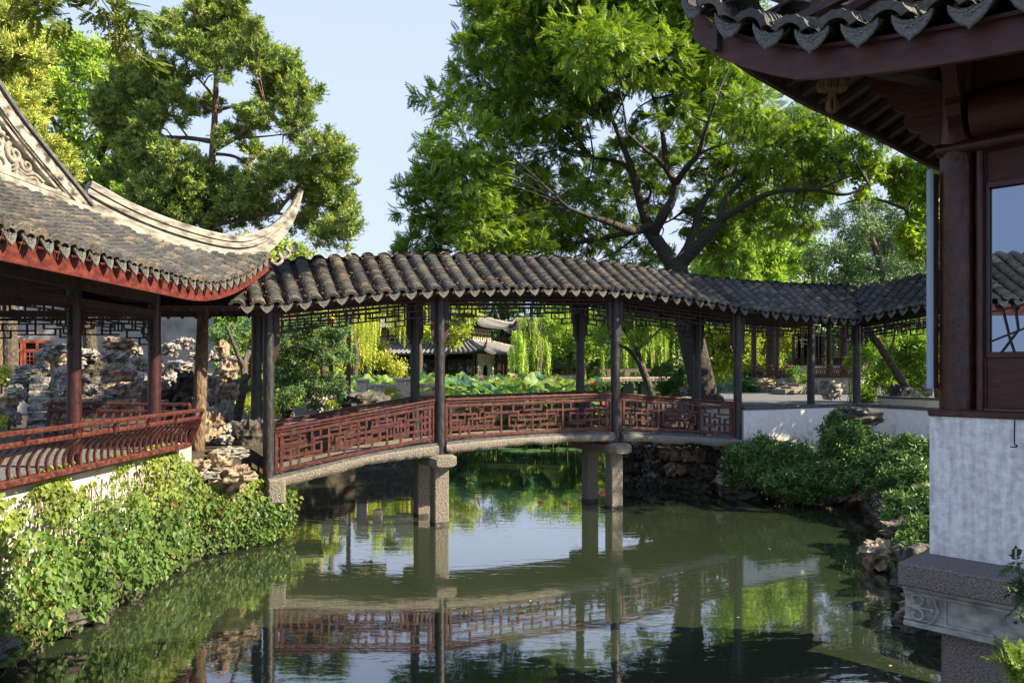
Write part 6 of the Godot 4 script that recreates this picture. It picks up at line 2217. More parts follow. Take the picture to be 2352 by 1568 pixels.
func build_mid_trees() -> void:
	rng.seed = 101
	# dark small conifer that leans over the path
	var Z = 18.5
	var t = thing("leaning_conifer", "small dark spreading conifer leaning right behind the first bridge posts", "tree", U(546, 955, 16.5))
	limbs(t, "trunk", [[limb_px([[542, 965, -2], [560, 880, -2], [562, 830, -1.6], [590, 770, -1.0]], Z), 0.1, 0.05]], M.bark)
	limbs(t, "branch", [[limb_px([[560, 850, -1.8], [540, 800, -2], [520, 750, -2]], Z), 0.06, 0.03], [limb_px([[590, 780, -1.0], [660, 790, -0.4], [720, 810, 0], [790, 850, 0]], Z), 0.04, 0.015], [limb_px([[575, 800, -1.4], [620, 740, -1], [700, 730, 0]], Z), 0.04, 0.015], [limb_px([[560, 880, -2], [590, 840, -2], [604, 830, -2]], Z), 0.05, 0.02], [limb_px([[720, 810, 0], [700, 860, 0], [660, 880, 0]], Z), 0.02, 0.01]], M.bark)
	crown(t, PB([[640, 760, 40], [690, 755, 50], [740, 765, 44], [775, 780, 36], [790, 810, 24], [660, 800, 30], [720, 800, 44], [760, 820, 30], [640, 860, 34], [690, 870, 44], [740, 880, 34], [780, 890, 26], [610, 900, 34], [660, 905, 34], [720, 915, 30], [770, 915, 18], [540, 760, 40], [500, 770, 34], [580, 740, 34], [560, 890, 24], [600, 940, 24], [660, 850, 30]], Z, 0.7, 190.0), clump(22, 0.24, 0.16, M.leaf_dull, 0.5), 0.22, 0.36, [[0.03, 0.07, 0.022], [0.05, 0.1, 0.03], [0.075, 0.13, 0.035]], "any")
	# bent small tree right of the lotus
	Z = 27.0
	var s = thing("bent_tree", "small tree with a bent bare trunk and light feathery crown by the stone slab bridge", "tree", U(1494, 915, Z))
	limbs(s, "trunk", [[limb_px([[1500, 925, 0], [1488, 880, 0], [1470, 830, 0], [1462, 800, 0]], Z), 0.16, 0.1]], M.bark)
	limbs(s, "branch", [[limb_px([[1470, 835, 0], [1440, 800, -0.5], [1390, 785, -1]], Z), 0.09, 0.03], [limb_px([[1462, 805, 0], [1490, 780, 0.4], [1530, 745, 0.8]], Z), 0.08, 0.03], [limb_px([[1462, 800, 0], [1440, 770, 0.5], [1430, 740, 0.6]], Z), 0.06, 0.02]], M.bark)
	crown(s, PB([[1400, 760, 36], [1440, 740, 44], [1490, 735, 44], [1530, 745, 36], [1380, 780, 24], [1470, 770, 30], [1420, 715, 40], [1500, 705, 40], [1550, 770, 24], [1400, 800, 16]], Z, 1.2, 60.0), clump(16, 0.26, 0.18, M.leaf, 0.7), 0.4, 0.6, [[0.1, 0.18, 0.03], [0.16, 0.24, 0.04]], "any")
	# trees between the big tree and the right pavilion
	var near_maple = thing("maple_tree", "sunlit yellow green maple leaves below the right pavilion eave", "tree", W(13.2, 1.9, 24))
	limbs(near_maple, "branch", [[[W(13.4, 1.8, 24.5), W(13.0, 6.0, 24.3), U(2080, 480, 24.0)], 0.16, 0.05], [limb_px([[2080, 480, 0], [2000, 455, 0], [1930, 470, 0]], 24.0), 0.05, 0.02], [limb_px([[2080, 480, 0], [2110, 420, 0], [2060, 390, 0]], 24.0), 0.04, 0.02]], M.bark)
	crown(near_maple, PB([[2090, 400, 40], [2040, 395, 36], [2000, 400, 30], [2110, 440, 44], [2060, 440, 30], [2120, 500, 36], [2080, 530, 30], [2110, 580, 34], [1990, 450, 20], [2150, 420, 60], [2160, 520, 60], [2170, 360, 60]], 24.0, 0.8, 70.0), clump(13, 0.34, 0.3, M.leaf, 0.6), 0.42, 0.62, [[0.1, 0.18, 0.02], [0.2, 0.27, 0.03]], "any")
	var fine = thing("fine_leaved_tree", "dusky fine leaved evergreen tree behind the gallery roof at right", "tree", W(16.3, 1.9, 33))
	limbs(fine, "branch", [[[W(16.3, 1.8, 33), U(2030, 640, 33), U(2000, 540, 33), U(1980, 460, 33)], 0.22, 0.06], [limb_px([[2030, 640, 0], [1940, 580, 0], [1880, 560, 0]], 33), 0.1, 0.03], [limb_px([[2010, 580, 0], [2070, 520, 0], [2100, 470, 0]], 33), 0.1, 0.03]], M.bark)
	crown(fine, PB([[1960, 480, 40], [2010, 470, 50], [2060, 500, 50], [1920, 520, 44], [1970, 540, 54], [2040, 560, 54], [2100, 560, 50], [1890, 570, 44], [1930, 610, 50], [2000, 620, 54], [2070, 620, 54], [2120, 630, 44], [1870, 620, 40], [1850, 560, 30], [2130, 480, 40], [1990, 680, 50], [2090, 690, 50], [1900, 680, 50]], 33.0, 1.6, 34.0), clump(22, 0.2, 0.16, M.leaf_dull, 0.7), 0.5, 0.8, [[0.035, 0.07, 0.025], [0.06, 0.11, 0.035], [0.09, 0.14, 0.05]], "any")
	var bright = thing("light_green_tree", "bright light green tree filling the gap behind the big tree and gallery roof", "tree", W(13.2, 1.9, 40))
	limbs(bright, "branch", [[[W(13.2, 1.8, 40), U(1770, 640, 40), U(1760, 560, 40), U(1750, 500, 40)], 0.26, 0.08], [limb_px([[1775, 640, 0], [1820, 600, 0], [1850, 580, 0]], 40), 0.1, 0.04], [limb_px([[1770, 620, 0], [1720, 570, 0], [1690, 540, 0]], 40), 0.1, 0.04]], M.bark)
	crown(bright, PB([[1690, 490, 46], [1750, 480, 50], [1810, 490, 44], [1660, 540, 50], [1720, 550, 50], [1790, 550, 50], [1840, 560, 34], [1640, 600, 46], [1700, 610, 50], [1770, 610, 50], [1830, 620, 40], [1600, 640, 40], [1660, 660, 50], [1750, 660, 50], [1830, 670, 40]], 40.0, 1.8, 26.0), clump(15, 0.3, 0.24, M.leaf, 0.7), 0.6, 0.95, [[0.1, 0.19, 0.025], [0.17, 0.26, 0.035], [0.24, 0.31, 0.05]], "any")
	# bamboo and the leaning stem in the gallery opening
	var bam = thing("bamboo_thicket", "feathery bright green dwarf bamboo filling the right gallery opening", "bamboo", W(11.2, 1.9, 24))
	crown(bam, PB([[1980, 830, 24], [2010, 800, 30], [2060, 790, 36], [2110, 780, 40], [1990, 870, 26], [2040, 850, 36], [2090, 840, 40], [2130, 850, 40], [2130, 800, 40], [2060, 880, 34], [2110, 890, 34], [1975, 900, 20], [2000, 905, 20]], 24.2, 0.6, 120.0), clump(16, 0.4, 0.1, M.leaf, 0.7), 0.3, 0.5, [[0.07, 0.15, 0.02], [0.13, 0.22, 0.03], [0.18, 0.25, 0.04]], "any", 0.2, "foliage")
	var gb = G.new()
	for i in 30:
		var x = rf(10.4, 13.2)
		gb.tube([W(x, 1.9, 24.5), W(x + rf(-0.3, 0.3), 3.4, 24.5 + rf(-0.3, 0.3))], [0.012, 0.008], 5, false)
	part(bam, "stems", gb, plain(0.14, 0.18, 0.05)).set_meta("kind", "stuff")
	var ls = thing("leaning_tree", "grey bare tree trunk leaning across the bamboo in the gallery opening", "tree trunk", U(2085, 900, 22.0))
	limbs(ls, "trunk", [[limb_px([[2090, 905, 0], [2060, 855, 0], [2025, 800, 0], [2000, 765, 0], [1985, 720, 0.2]], 22.0), 0.12, 0.09]], M.bark)
	limbs(ls, "branch", [[limb_px([[2040, 820, 0], [2055, 770, 0], [2050, 730, 0]], 22.0), 0.04, 0.02]], M.bark)
	# shrubs and hedges
	for q in [["yellow green clipped hedge beyond the bridge's left span", [[625, 920, 24], [665, 915, 24], [705, 915, 24], [745, 918, 24], [780, 925, 16], [640, 945, 20], [600, 930, 24], [575, 925, 20]], 22.0, [[0.16, 0.2, 0.03], [0.28, 0.3, 0.05]], 150.0], ["dark round bush beside the big tree trunk at the stone slab", [[1520, 850, 26], [1545, 860, 24], [1530, 885, 28], [1510, 900, 24], [1550, 900, 24], [1560, 870, 18]], 25.5, [[0.04, 0.09, 0.02], [0.07, 0.13, 0.03]], 130.0], ["small rounded yellow bush next to the stone balustrade", [[898, 905, 14], [890, 918, 14], [905, 915, 12]], 23.0, [[0.14, 0.17, 0.03], [0.24, 0.25, 0.05]], 160.0], ["low dark round bush left of the stone slab bridge", [[1395, 880, 12], [1408, 884, 12], [1385, 888, 10]], 29.0, [[0.03, 0.07, 0.02], [0.06, 0.11, 0.03]], 160.0], ["ivy mound on a stump against the small hall wall beside the steps", [[1825, 860, 16], [1845, 865, 18], [1860, 880, 14], [1835, 880, 18], [1865, 890, 10]], 33.0, [[0.06, 0.13, 0.02], [0.1, 0.18, 0.03]], 120.0], ["leafy low plants growing at the pond edge behind the stone slab bridge", [[1440, 855, 12], [1360, 860, 12], [1338, 866, 12], [1375, 858, 12], [1410, 850, 10]], 40.0, [[0.08, 0.15, 0.03], [0.14, 0.2, 0.04]], 90.0], ["pale fern like bush beside the rockery steps under the pavilion", [[2, 880, 20], [10, 860, 16], [6, 965, 16], [18, 975, 12]], 14.0, [[0.2, 0.24, 0.05], [0.28, 0.3, 0.07]], 130.0]]:
		var sh = thing("bush", q[0], "bush", U(q[1][0][0], q[1][0][1] + 25, q[2]))
		crown(sh, PB(q[1], q[2], 0.3, q[4]), clump(18, 0.32, 0.2, M.leaf, 0.8), 0.2, 0.34, q[3], "any", 0.2, "foliage")
		var gsx = G.new()
		for e in q[1]:
			gsx.tube([U(e[0], e[1] + e[2] * 1.2, q[2]), U(e[0], e[1], q[2])], [0.02, 0.01], 5)
		part(sh, "stem", gsx, M.bark)

func willow(label: String, x: float, z: float, list: Array, pal: Array, len_: float, dens: float) -> void:
	var t = thing("willow_tree", label, "tree", W(x, 1.2, z), "willows round the lotus pond")
	var b = PB(list, z, 1.2, dens)
	limbs(t, "trunk", [[[W(x, 1.0, z), W(x + 0.3, 4.0, z), W(x - 0.2, 6.5, z)], 0.3, 0.1]], M.bark)
	var ll = []
	for q in b:
		ll.append([[W(x, 4.0, z), (q[0] + W(x, 6.0, z)) * 0.5 + Vector3(0, 0.8, 0), q[0]], 0.08, 0.02])
		q[1] = q[1] * Vector3(1, 0.7, 1)
	limbs(t, "branch", ll, M.bark)
	crown(t, b, strand(M.leaf), len_ * 0.7, len_ * 1.3, pal, "hang")

func build_far_trees() -> void:
	rng.seed = 111
	var gold = [[0.2, 0.24, 0.03], [0.32, 0.34, 0.05], [0.26, 0.3, 0.05]]
	var lime = [[0.14, 0.22, 0.03], [0.22, 0.3, 0.05]]
	willow("golden green willow with long hanging strands left of the far hall", -6.2, 50.0, [[870, 680, 40], [910, 690, 40], [950, 680, 36], [985, 690, 26], [860, 730, 20], [925, 715, 24], [900, 650, 50], [960, 650, 50]], gold, 1.5, 18.0)
	willow("light willow beside the far white wall right of the hall", 1.6, 54.0, [[1190, 770, 24], [1215, 755, 30], [1240, 775, 24], [1200, 800, 18], [1230, 800, 18], [1180, 800, 14], [1260, 790, 14], [1215, 730, 30]], lime, 2.0, 22.0)
	willow("pale willow curtain behind the bent tree", 9.0, 52.0, [[1440, 780, 30], [1480, 785, 30], [1520, 790, 30], [1400, 790, 24], [1460, 750, 40], [1510, 750, 40]], lime, 2.2, 16.0)
	willow("golden willow sprays hanging above the red posts", -9.5, 46.0, [[760, 700, 40], [800, 720, 36], [840, 700, 40], [800, 760, 24], [835, 770, 20], [830, 740, 30]], gold, 1.9, 18.0)
	var me = clump(16, 0.3, 0.24, M.leaf, 0.8)
	# trees in front of and beside the hall
	for q in [["bushy yellow green tree covering the left end of the far hall's upper storey", [[1045, 735, 34], [1006, 740, 30], [1070, 760, 20], [1030, 770, 26], [990, 760, 24], [1050, 700, 40], [1000, 700, 40], [1080, 720, 20]], 52.0, [[0.17, 0.22, 0.03], [0.27, 0.3, 0.05]]], ["low drooping golden pine on the far bank left of the hall", [[860, 820, 24], [890, 835, 26], [920, 845, 20], [840, 800, 24], [880, 800, 24], [820, 790, 24]], 50.0, [[0.2, 0.22, 0.04], [0.28, 0.28, 0.06]]], ["wide airy light green tree across the lotus right of centre", [[1290, 760, 44], [1340, 750, 50], [1390, 765, 40], [1300, 795, 34], [1350, 790, 40], [1400, 800, 26], [1270, 730, 40], [1340, 710, 50], [1410, 720, 40]], 57.0, [[0.12, 0.2, 0.03], [0.19, 0.26, 0.04]]], ["yellow leaved shrubby tree behind the small hall terrace", [[1650, 760, 40], [1700, 750, 44], [1750, 760, 44], [1800, 750, 44], [1660, 800, 40], [1720, 800, 40], [1780, 800, 40], [1840, 780, 40], [1640, 835, 26], [1700, 830, 26], [1760, 830, 26], [1600, 800, 40], [1590, 750, 40], [1690, 710, 50], [1790, 700, 50]], 46.0, [[0.16, 0.2, 0.025], [0.28, 0.28, 0.04], [0.1, 0.16, 0.02]]], ["golden foliage tree above the red lattice fence", [[700, 720, 40], [740, 730, 40], [660, 730, 40], [720, 770, 36], [680, 780, 34], [640, 800, 34], [760, 780, 30], [600, 780, 34], [620, 720, 40]], 40.0, [[0.2, 0.24, 0.04], [0.3, 0.32, 0.05], [0.14, 0.18, 0.03]]]]:
		var zz: float = q[2]
		var t = thing("leafy_tree", q[0], "tree", W(U(q[1][0][0], 0, zz).x, 1.2, zz))
		var b = PB(q[1], zz, 1.5, 22.0)
		var ll = []
		var base = W(U(q[1][1][0], 0, zz).x, 1.2, zz)
		for e in b:
			ll.append([[base + Vector3(0, 1.9, 0), base.lerp(e[0], 0.6) + Vector3(0, 0.9, 0), e[0]], 0.06, 0.02])
		limbs(t, "branch", ll, M.bark)
		var g = G.new()
		g.tube([base + Vector3(0, -0.3, 0), base + Vector3(0.1, 1.0, 0), base + Vector3(0.0, 2.0, 0)], [0.2, 0.17, 0.13], 9)
		part(t, "trunk", g, M.bark)
		crown(t, b, me, 0.6, 1.0, q[3], "any")
	# the wall of trees that closes the view
	var kinds = [["dark green tree", [[0.03, 0.07, 0.02], [0.06, 0.11, 0.03]]], ["mid green tree", [[0.07, 0.13, 0.03], [0.11, 0.18, 0.04]]], ["yellow green tree", [[0.13, 0.18, 0.03], [0.21, 0.25, 0.04]]]]
	for q in [[-29, 66, 11.5, 6.0, 1, "rounded mid green tree at the far left end of the back row, behind the pavilion"], [-21, 62, 12.4, 5.0, 2, "tall yellow green tree in the back row above the left bridge roof"], [-17, 58, 11.6, 4.6, 2, "yellow green tree peeping over the bridge roof beside the juniper"], [-13.5, 70, 10.0, 5.0, 1, "mid green tree in the back row right of the yellow ones"], [-7, 72, 9.4, 5.2, 1, "mid green tree standing behind the far hall's left half"], [-0.5, 76, 10.4, 5.0, 0, "dark green tree standing straight behind the far hall's roof tip"], [5, 70, 9.6, 5.0, 1, "mid green tree in the back row behind the pale willow"], [11, 68, 10.5, 5.5, 1, "mid green tree in the back row right of the airy tree"], [17.5, 66, 12.0, 6.0, 2, "yellow green tree in the back row behind the big trunk"], [25, 66, 14, 7.0, 1, "mid green tree in the back row behind the small hall"], [33, 62, 15, 7.5, 0, "dark green tree at the right end of the back row"], [24, 50, 12, 5.0, 0, "dark tree close behind the small hall's roof"], [-25, 46, 9.5, 5.0, 0, "dark green tree behind the white building at left"], [-16.5, 40, 7.5, 4.0, 1, "mid green tree behind the rockery"]]:
		var kd: Array = kinds[q[4]]
		gtree("back_row_tree", q[5], "", q[0], 1.2, q[1], q[2], q[3], 700, me, 0.9, 1.6, kd[1], "any", 0.12)
	# the wood that shows as one mass at the end of every gap
	var wood = Node3D.new()
	named(wood, "woodland", self)
	tag(wood, "continuous dark green wood closing the view at the horizon", "woodland", "", "stuff")
	var wb = []
	for i in 60:
		var wx = lerpf(-75, 80, i / 59.0)
		wb.append([W(wx, rf(2.5, 5.0), 92 + rf(-4, 4)), Vector3(3.5, 4.5, 2.5), 110])
	crown(wood, wb, clump(18, 0.34, 0.3, M.leaf, 0.8), 1.5, 2.6, [[0.05, 0.1, 0.025], [0.09, 0.15, 0.035]], "any", 0.2, "foliage")
	gtree("hidden_shade_tree", "tall leafy tree mostly out of view behind the right pavilion, placed to shade the court and parapet", "", 13.7, 1.6, 18.5, 12.0, 4.4, 1100, me, 0.7, 1.2, kinds[1][1], "any", 0.35)  # mostly hidden tree, placed to shade the court, parapet and bridge roof

# ------------------------------------------------------------------ far buildings
# a hipped skirt of tiles between an outer rectangle (eave) and an inner one; frame: origin, axes a, b
func hip_roof(parent: Node3D, o: Vector3, a: Vector3, b: Vector3, la: float, lb: float, ina: float, inb: float, y0: float, y1: float, lift: float, step: float, tm: Material, rm: Material) -> void:
	var roof = holder(parent, "roof")
	var outer = [o, o + a * la, o + a * la + b * lb, o + b * lb]
	var inner = [o + a * ina + b * inb, o + a * (la - ina) + b * inb, o + a * (la - ina) + b * (lb - inb), o + a * ina + b * (lb - inb)]
	for k in 4:
		var p: Vector3 = outer[k]
		var q: Vector3 = outer[(k + 1) % 4]
		var pi_: Vector3 = inner[k]
		var qi: Vector3 = inner[(k + 1) % 4]
		var l = (q - p).length()
		var f = func(u: float, t: float) -> Vector3:
			var e = p.lerp(q, u)
			var i = pi_.lerp(qi, u)
			var r = e.lerp(i, t)
			var c: float = pow(absf(u * 2.0 - 1.0), 6.0)
			r.y = lerpf(y0, y1, t * 0.75 + 0.25 * t * t) + lift * c * (1.0 - t)
			return r
		var g = G.new()
		var n = 16
		for i in n:
			for j in 5:
				var v = []
				for d in [[0, 0], [1, 0], [1, 1], [0, 1]]:
					v.append(f.call(float(i + d[0]) / n, float(j + d[1]) / 5.0))
				g.facing(v[0], v[1], v[2], Vector3.UP); g.facing(v[0], v[2], v[3], Vector3.UP)
				var dn = Vector3(0, -0.1, 0)
				g.facing(v[0] + dn, v[1] + dn, v[2] + dn, Vector3.DOWN); g.facing(v[0] + dn, v[2] + dn, v[3] + dn, Vector3.DOWN)
				if j == 0:
					g.quad(v[0] + dn, v[1] + dn, v[1], v[0])
		part(roof, "slope", g, M.tiles[0])
		var m = int(l / step)
		for i in m:
			var u = (i + 0.5) / m
			var gr = G.new()
			var pts = []
			for j in 5:
				pts.append(f.call(u, j / 4.0) + Vector3(0, 0.02, 0))
			gr.tube(pts, [step * 0.27], 6)
			part(roof, "tile_row", gr, tm)
		# hip ridge with its tip
		var gh = G.new()
		var c0: Vector3 = f.call(0.0, 0.0)
		var outw = (c0 - pi_) * Vector3(1, 0, 1)
		outw = outw.normalized()
		var hp = [f.call(0.0, 1.0) + Vector3(0, 0.1, 0), f.call(0.0, 0.5) + Vector3(0, 0.1, 0), c0 + Vector3(0, 0.12, 0), c0 + outw * 0.45 + Vector3(0, 0.12 + lift * 0.8, 0), c0 + outw * 0.75 + Vector3(0, 0.12 + lift * 1.7, 0)]
		gh.tube(curve(hp, 4), [0.15, 0.15, 0.15, 0.15, 0.15, 0.15, 0.15, 0.15, 0.14, 0.13, 0.12, 0.11, 0.09, 0.08, 0.06, 0.05, 0.03], 7)
		part(roof, "hip_ridge", gh, rm)

func build_far_hall() -> void:
	rng.seed = 121
	var al = 0.42
	var A = Vector3(-cos(al), 0, -sin(al))   # along the facade to the left, receding
	var Bv = Vector3(sin(al), 0, -cos(al))   # along the end wall, receding to the right
	var K = W(-2.75, 1.2, 58.0)
	var h = thing("two_storey_hall", "far two storey hall with white and red upper windows and wide grey tiled roof", "hall", K)
	var e = EYE
	var sb = Basis(A, Vector3.UP, -Bv) if false else Basis(-A, Vector3.UP, -Bv)
	var R = func(u: float, v: float, y: float) -> Vector3: return Vector3(K.x, y, K.z) + A * u + Bv * v
	# plinth
	var g0 = G.new()
	g0.box(R.call(6.0, 3.2, 1.25), Vector3(14.5, 0.5, 8.0), sb)
	part(h, "plinth", g0, M.granite)
	# dark facade of door leaves
	for i in 14:
		var g = G.new()
		g.box(R.call(0.5 + i * 0.78, 0.25, e - 0.45), Vector3(0.74, 2.3, 0.06), sb)
		part(h, "door_leaf", g, M.dark if i % 3 else M.post)
		var gw = G.new()
		gw.box(R.call(0.5 + i * 0.78, 0.2, e - 0.2), Vector3(0.5, 1.2, 0.04), sb)
		part(h, "door_pane", gw, M.dim_glass)
	for i in 5:
		post(h, "post", R.call(0.0 + i * 2.7, -0.2, 1.4), e + 1.1, 0.11, M.redpost)
	var gpl = G.new()
	gpl.box(R.call(9.2, -0.3, e - 0.35), Vector3(0.16, 1.2, 0.05), sb)
	part(h, "name_board", gpl, M.board_blue)
	# end wall with its arched doorway
	var poly = PackedVector2Array([Vector2(0, -1.7), Vector2(0, 1.1), Vector2(2.7, 1.1), Vector2(2.7, -1.7), Vector2(1.75, -1.7)])
	for i in 9:
		var an = PI * i / 8.0
		poly.append(Vector2(1.3 + cos(an) * 0.45, -0.3 + sin(an) * 0.62))
	poly.append(Vector2(0.85, -1.7))
	var gg = G.new()
	gg.slab(R.call(-0.02, 0.25, e) , Bv, Vector3.UP, poly, 0.12)
	part(h, "end_wall", gg, M.plaster)
	for q in [3.4, 4.3, 5.0, 5.6]:
		post(h, "post", R.call(-0.3, q, 1.4), e + 1.1, 0.1, M.redpost)
	post(h, "post", R.call(-0.5, 2.7, 1.4), e + 1.1, 0.1, M.redpost)
	var ginner = G.new()
	ginner.box(R.call(5.6, 3.2, e - 0.3), Vector3(10.0, 2.8, 0.1), sb)
	part(h, "inner_wall", ginner, M.dark)
	hip_roof(h, R.call(13.0, -1.1, 0), -A, Bv, 14.3, 8.6, 2.3, 2.6, e + 1.12, e + 2.02, 0.3, 0.42, M.pale_tile, M.ridge)
	# upper storey
	var y0 = e + 1.95
	var y1 = e + 3.2
	for q in [[-1, 0.9, 10.6], [0, 0.0, 0.0]]:
		pass
	var gu = G.new()
	gu.box(R.call(5.6, 3.2, (y0 + y1) * 0.5), Vector3(9.2, y1 - y0, 3.4), sb)
	part(h, "upper_wall", gu, M.fascia_dark)
	for i in 11:
		for j in 2:
			var g = G.new()
			var c: Vector3 = R.call(1.45 + i * 0.83, 1.46, y0 + 0.36 + j * 0.56)
			g.box(c, Vector3(0.68, 0.46, 0.06), sb)
			part(h, "window", g, M.plaster)
			var g3 = G.new()
			g3.box(c - Bv * 0.04, Vector3(0.36, 0.24, 0.03), sb)
			part(h, "pane", g3, M.dim_glass)
	for i in 5:
		for j in 2:
			var g = G.new()
			g.box(R.call(0.97, 1.85 + i * 0.66, y0 + 0.36 + j * 0.56), Vector3(0.06, 0.46, 0.52), sb)
			part(h, "window", g, M.lit_stone)  # end panels get a paler warm tone: sunlight in the colour
			var g3 = G.new()
			g3.box(R.call(0.93, 1.85 + i * 0.66, y0 + 0.36 + j * 0.56), Vector3(0.03, 0.16, 0.16), sb)
			part(h, "pane", g3, M.dim_glass)
	hip_roof(h, R.call(11.2, 0.3, 0), -A, Bv, 11.2, 5.8, 2.6, 2.6, y1 + 0.02, y1 + 1.25, 0.3, 0.42, M.pale_tile, M.ridge)
	var gr = G.new()
	gr.tube(curve([R.call(8.8, 3.2, y1 + 1.75), R.call(8.0, 3.2, y1 + 1.4), R.call(5.6, 3.2, y1 + 1.3), R.call(3.2, 3.2, y1 + 1.4), R.call(2.4, 3.2, y1 + 1.75)], 5), [0.16], 7)
	part(h, "roof_ridge", gr, M.ridge)
	# another upturned roof further off
	var p2 = thing("far_pavilion", "dark upturned roof tips of another pavilion half hidden by the willow", "pavilion", W(1.2, 1.2, 68))
	for q in [[-0.6, 68.0], [2.2, 68.0], [-0.6, 71.0], [2.2, 71.0]]:
		post(p2, "post", W(q[0], 1.2, q[1]), EYE + 3.2, 0.12, M.redpost)
	hip_roof(p2, W(-1.0, 0, 67.4), Vector3(1, 0, 0.0), Vector3(0, 0, -1), 3.8, 4.2, 1.8, 2.0, EYE + 3.0, EYE + 4.3, 0.9, 0.4, M.tiles[0], M.ridge_dark)

func far_rail(parent: Node3D, a: Vector3, b: Vector3, h: float, m: Material, n: int) -> void:
	for y in [0.06, h * 0.72, h]:
		barpart(parent, "rail", a + Vector3(0, y, 0), b + Vector3(0, y, 0), 0.06, 0.06, m)
	for i in n + 1:
		var p = a.lerp(b, float(i) / n)
		barpart(parent, "baluster", p, p + Vector3(0, h, 0), 0.045, 0.045, m, Vector3.RIGHT)

func build_far_banks() -> void:
	rng.seed = 131
	# white wall and red fence on the far right bank
	var w = thing("far_white_wall", "sunlit low white wall across the lotus pond right of the hall", "wall", W(3.2, 0, 57))
	var g = G.new()
	g.bar(W(1.6, 1.45, 57.5), W(5.3, 1.45, 56.6), 0.3, 2.1)
	part(w, "plaster", g, M.plaster)
	var fr = thing("far_red_fence", "dark red lattice fence on top of the far white wall", "fence", W(3.2, 2.5, 57))
	far_rail(fr, W(1.4, 2.55, 57.7), W(5.3, 2.55, 56.8), 0.75, M.rail, 18)
	var bf = thing("bamboo_fence", "pale bamboo trellis fence beside the far hall", "fence", W(0.3, 1.2, 59))
	far_rail(bf, W(-0.9, 1.6, 60), W(2.0, 1.6, 59), 0.9, M.lit_stone, 14)
	var bf2 = thing("bamboo_fence", "pale bamboo trellis fence behind the bent tree trunk", "fence", W(9, 1.2, 55))
	far_rail(bf2, W(6.3, 1.6, 56.0), W(12.5, 1.6, 55.0), 1.1, M.lit_stone, 16)
	# stone slab bridge by the bent tree
	var sb = thing("stone_slab_bridge", "low flat stone slab bridge beside the bent tree trunk", "bridge", W(4.3, 0, 31))
	var g1 = G.new()
	g1.bar(U(1378, 872, 31), U(1530, 870, 31), 1.5, 0.16, Vector3.UP, 0.02)
	part(sb, "slab", g1, M.lit_stone)
	for x in [1400, 1440, 1480]:
		var g2 = G.new()
		g2.box(U(x, 860, 31.6), Vector3(0.2, 0.4, 0.2))
		part(sb, "rail_post", g2, M.granite)
		var g3 = G.new()
		g3.box(W(U(x, 0, 31).x, 1.1, 31), Vector3(0.4, 2.6, 1.0))
		part(sb, "pier", g3, M.granite)
	var g4 = G.new()
	g4.bar(U(1378, 851, 31.6), U(1530, 850, 31.6), 0.16, 0.12)
	part(sb, "rail", g4, M.granite)
	# balustraded stone terrace left of the lotus
	var bl = thing("stone_balustrade", "pale pink stone terrace balustrade at the near edge of the lotus", "balustrade", W(-4.2, 1.0, 25.5))
	for q in [[832, 900, 26.0, 0.32, 1.1], [868, 897, 26.2, 0.3, 0.7], [790, 905, 25.6, 0.3, 0.75], [752, 908, 25.2, 0.3, 0.7], [1003, 893, 27.4, 0.3, 0.75]]:
		var p = U(q[0], q[1], q[2])
		var gp = G.new()
		gp.box(Vector3(p.x, p.y - 0.2, p.z), Vector3(q[3], q[4], q[3]), Basis(), 0.02)
		gp.box(Vector3(p.x, p.y - 0.2 + q[4] * 0.5 + 0.04, p.z), Vector3(q[3] + 0.1, 0.09, q[3] + 0.1), Basis(), 0.02)
		part(bl, "post", gp, M.lit_stone)
	var gt = G.new()
	gt.box(U(935, 893, 26.6), Vector3(0.7, 0.75, 0.5), Basis(), 0.02)
	gt.box(U(935, 871, 26.6), Vector3(0.9, 0.09, 0.6), Basis(), 0.02)
	part(bl, "stone_seat", gt, M.lit_stone)
	for q in [[832, 890, 1010, 884, 26.6], [832, 908, 1010, 902, 26.6], [740, 905, 832, 905, 26.0], [1005, 884, 1020, 900, 26.5]]:
		var gr = G.new()
		gr.bar(U(q[0], q[1], q[4]), U(q[2], q[3], q[4] + 0.6), 0.18, 0.15, Vector3.UP, 0.02)
		part(bl, "rail", gr, M.lit_stone)
	var ter = thing("stone_terrace", "paved stone terrace edge under the pale balustrade", "terrace", W(-4.5, 0, 26))
	var gtt = G.new()
	gtt.bar(W(-8.0, 0.6, 25.3), W(-2.9, 0.6, 27.4), 1.4, 1.7)
	part(ter, "stonework", gtt, M.rock_wet_shade)  # dark colour puts shade on the terrace face
	# red gallery posts and fence left of it
	var rg = thing("red_gallery", "slender red posts and lattice fence of a garden gallery beyond the conifer", "gallery", W(-6.3, 1.6, 27))
	for q in [[800, 752, 905, 26.5, 0.075], [760, 742, 885, 31.0, 0.09]]:
		var g5 = G.new()
		var a = U(q[0], q[2], q[3])
		var b = U(q[0], q[1], q[3])
		g5.tube([a, b], [q[4]], 10)
		g5.tube([b, b + Vector3(0, 0.08, 0), b + Vector3(0, 0.14, 0), b + Vector3(0, 0.2, 0)], [q[4] * 1.2, q[4] * 1.5, q[4] * 1.4, q[4] * 0.8], 10)
		part(rg, "post", g5, M.fascia)
	var a = U(610, 893, 28.0)
	var b = U(768, 893, 29.0)
	far_rail(rg, a, b, 0.42, M.fascia, 20)
	barpart(rg, "rail", U(620, 868, 30), U(800, 868, 29), 0.07, 0.07, M.fascia)
	for x in [575, 608, 650, 700]:
		barpart(rg, "baluster", U(x, 900, 30), U(x, 780 if x < 620 else 868, 30), 0.09, 0.09, M.fascia, Vector3.RIGHT)
	barpart(rg, "rail", U(560, 830, 30), U(612, 830, 30), 0.08, 0.08, M.fascia)
	var pth = G.new()
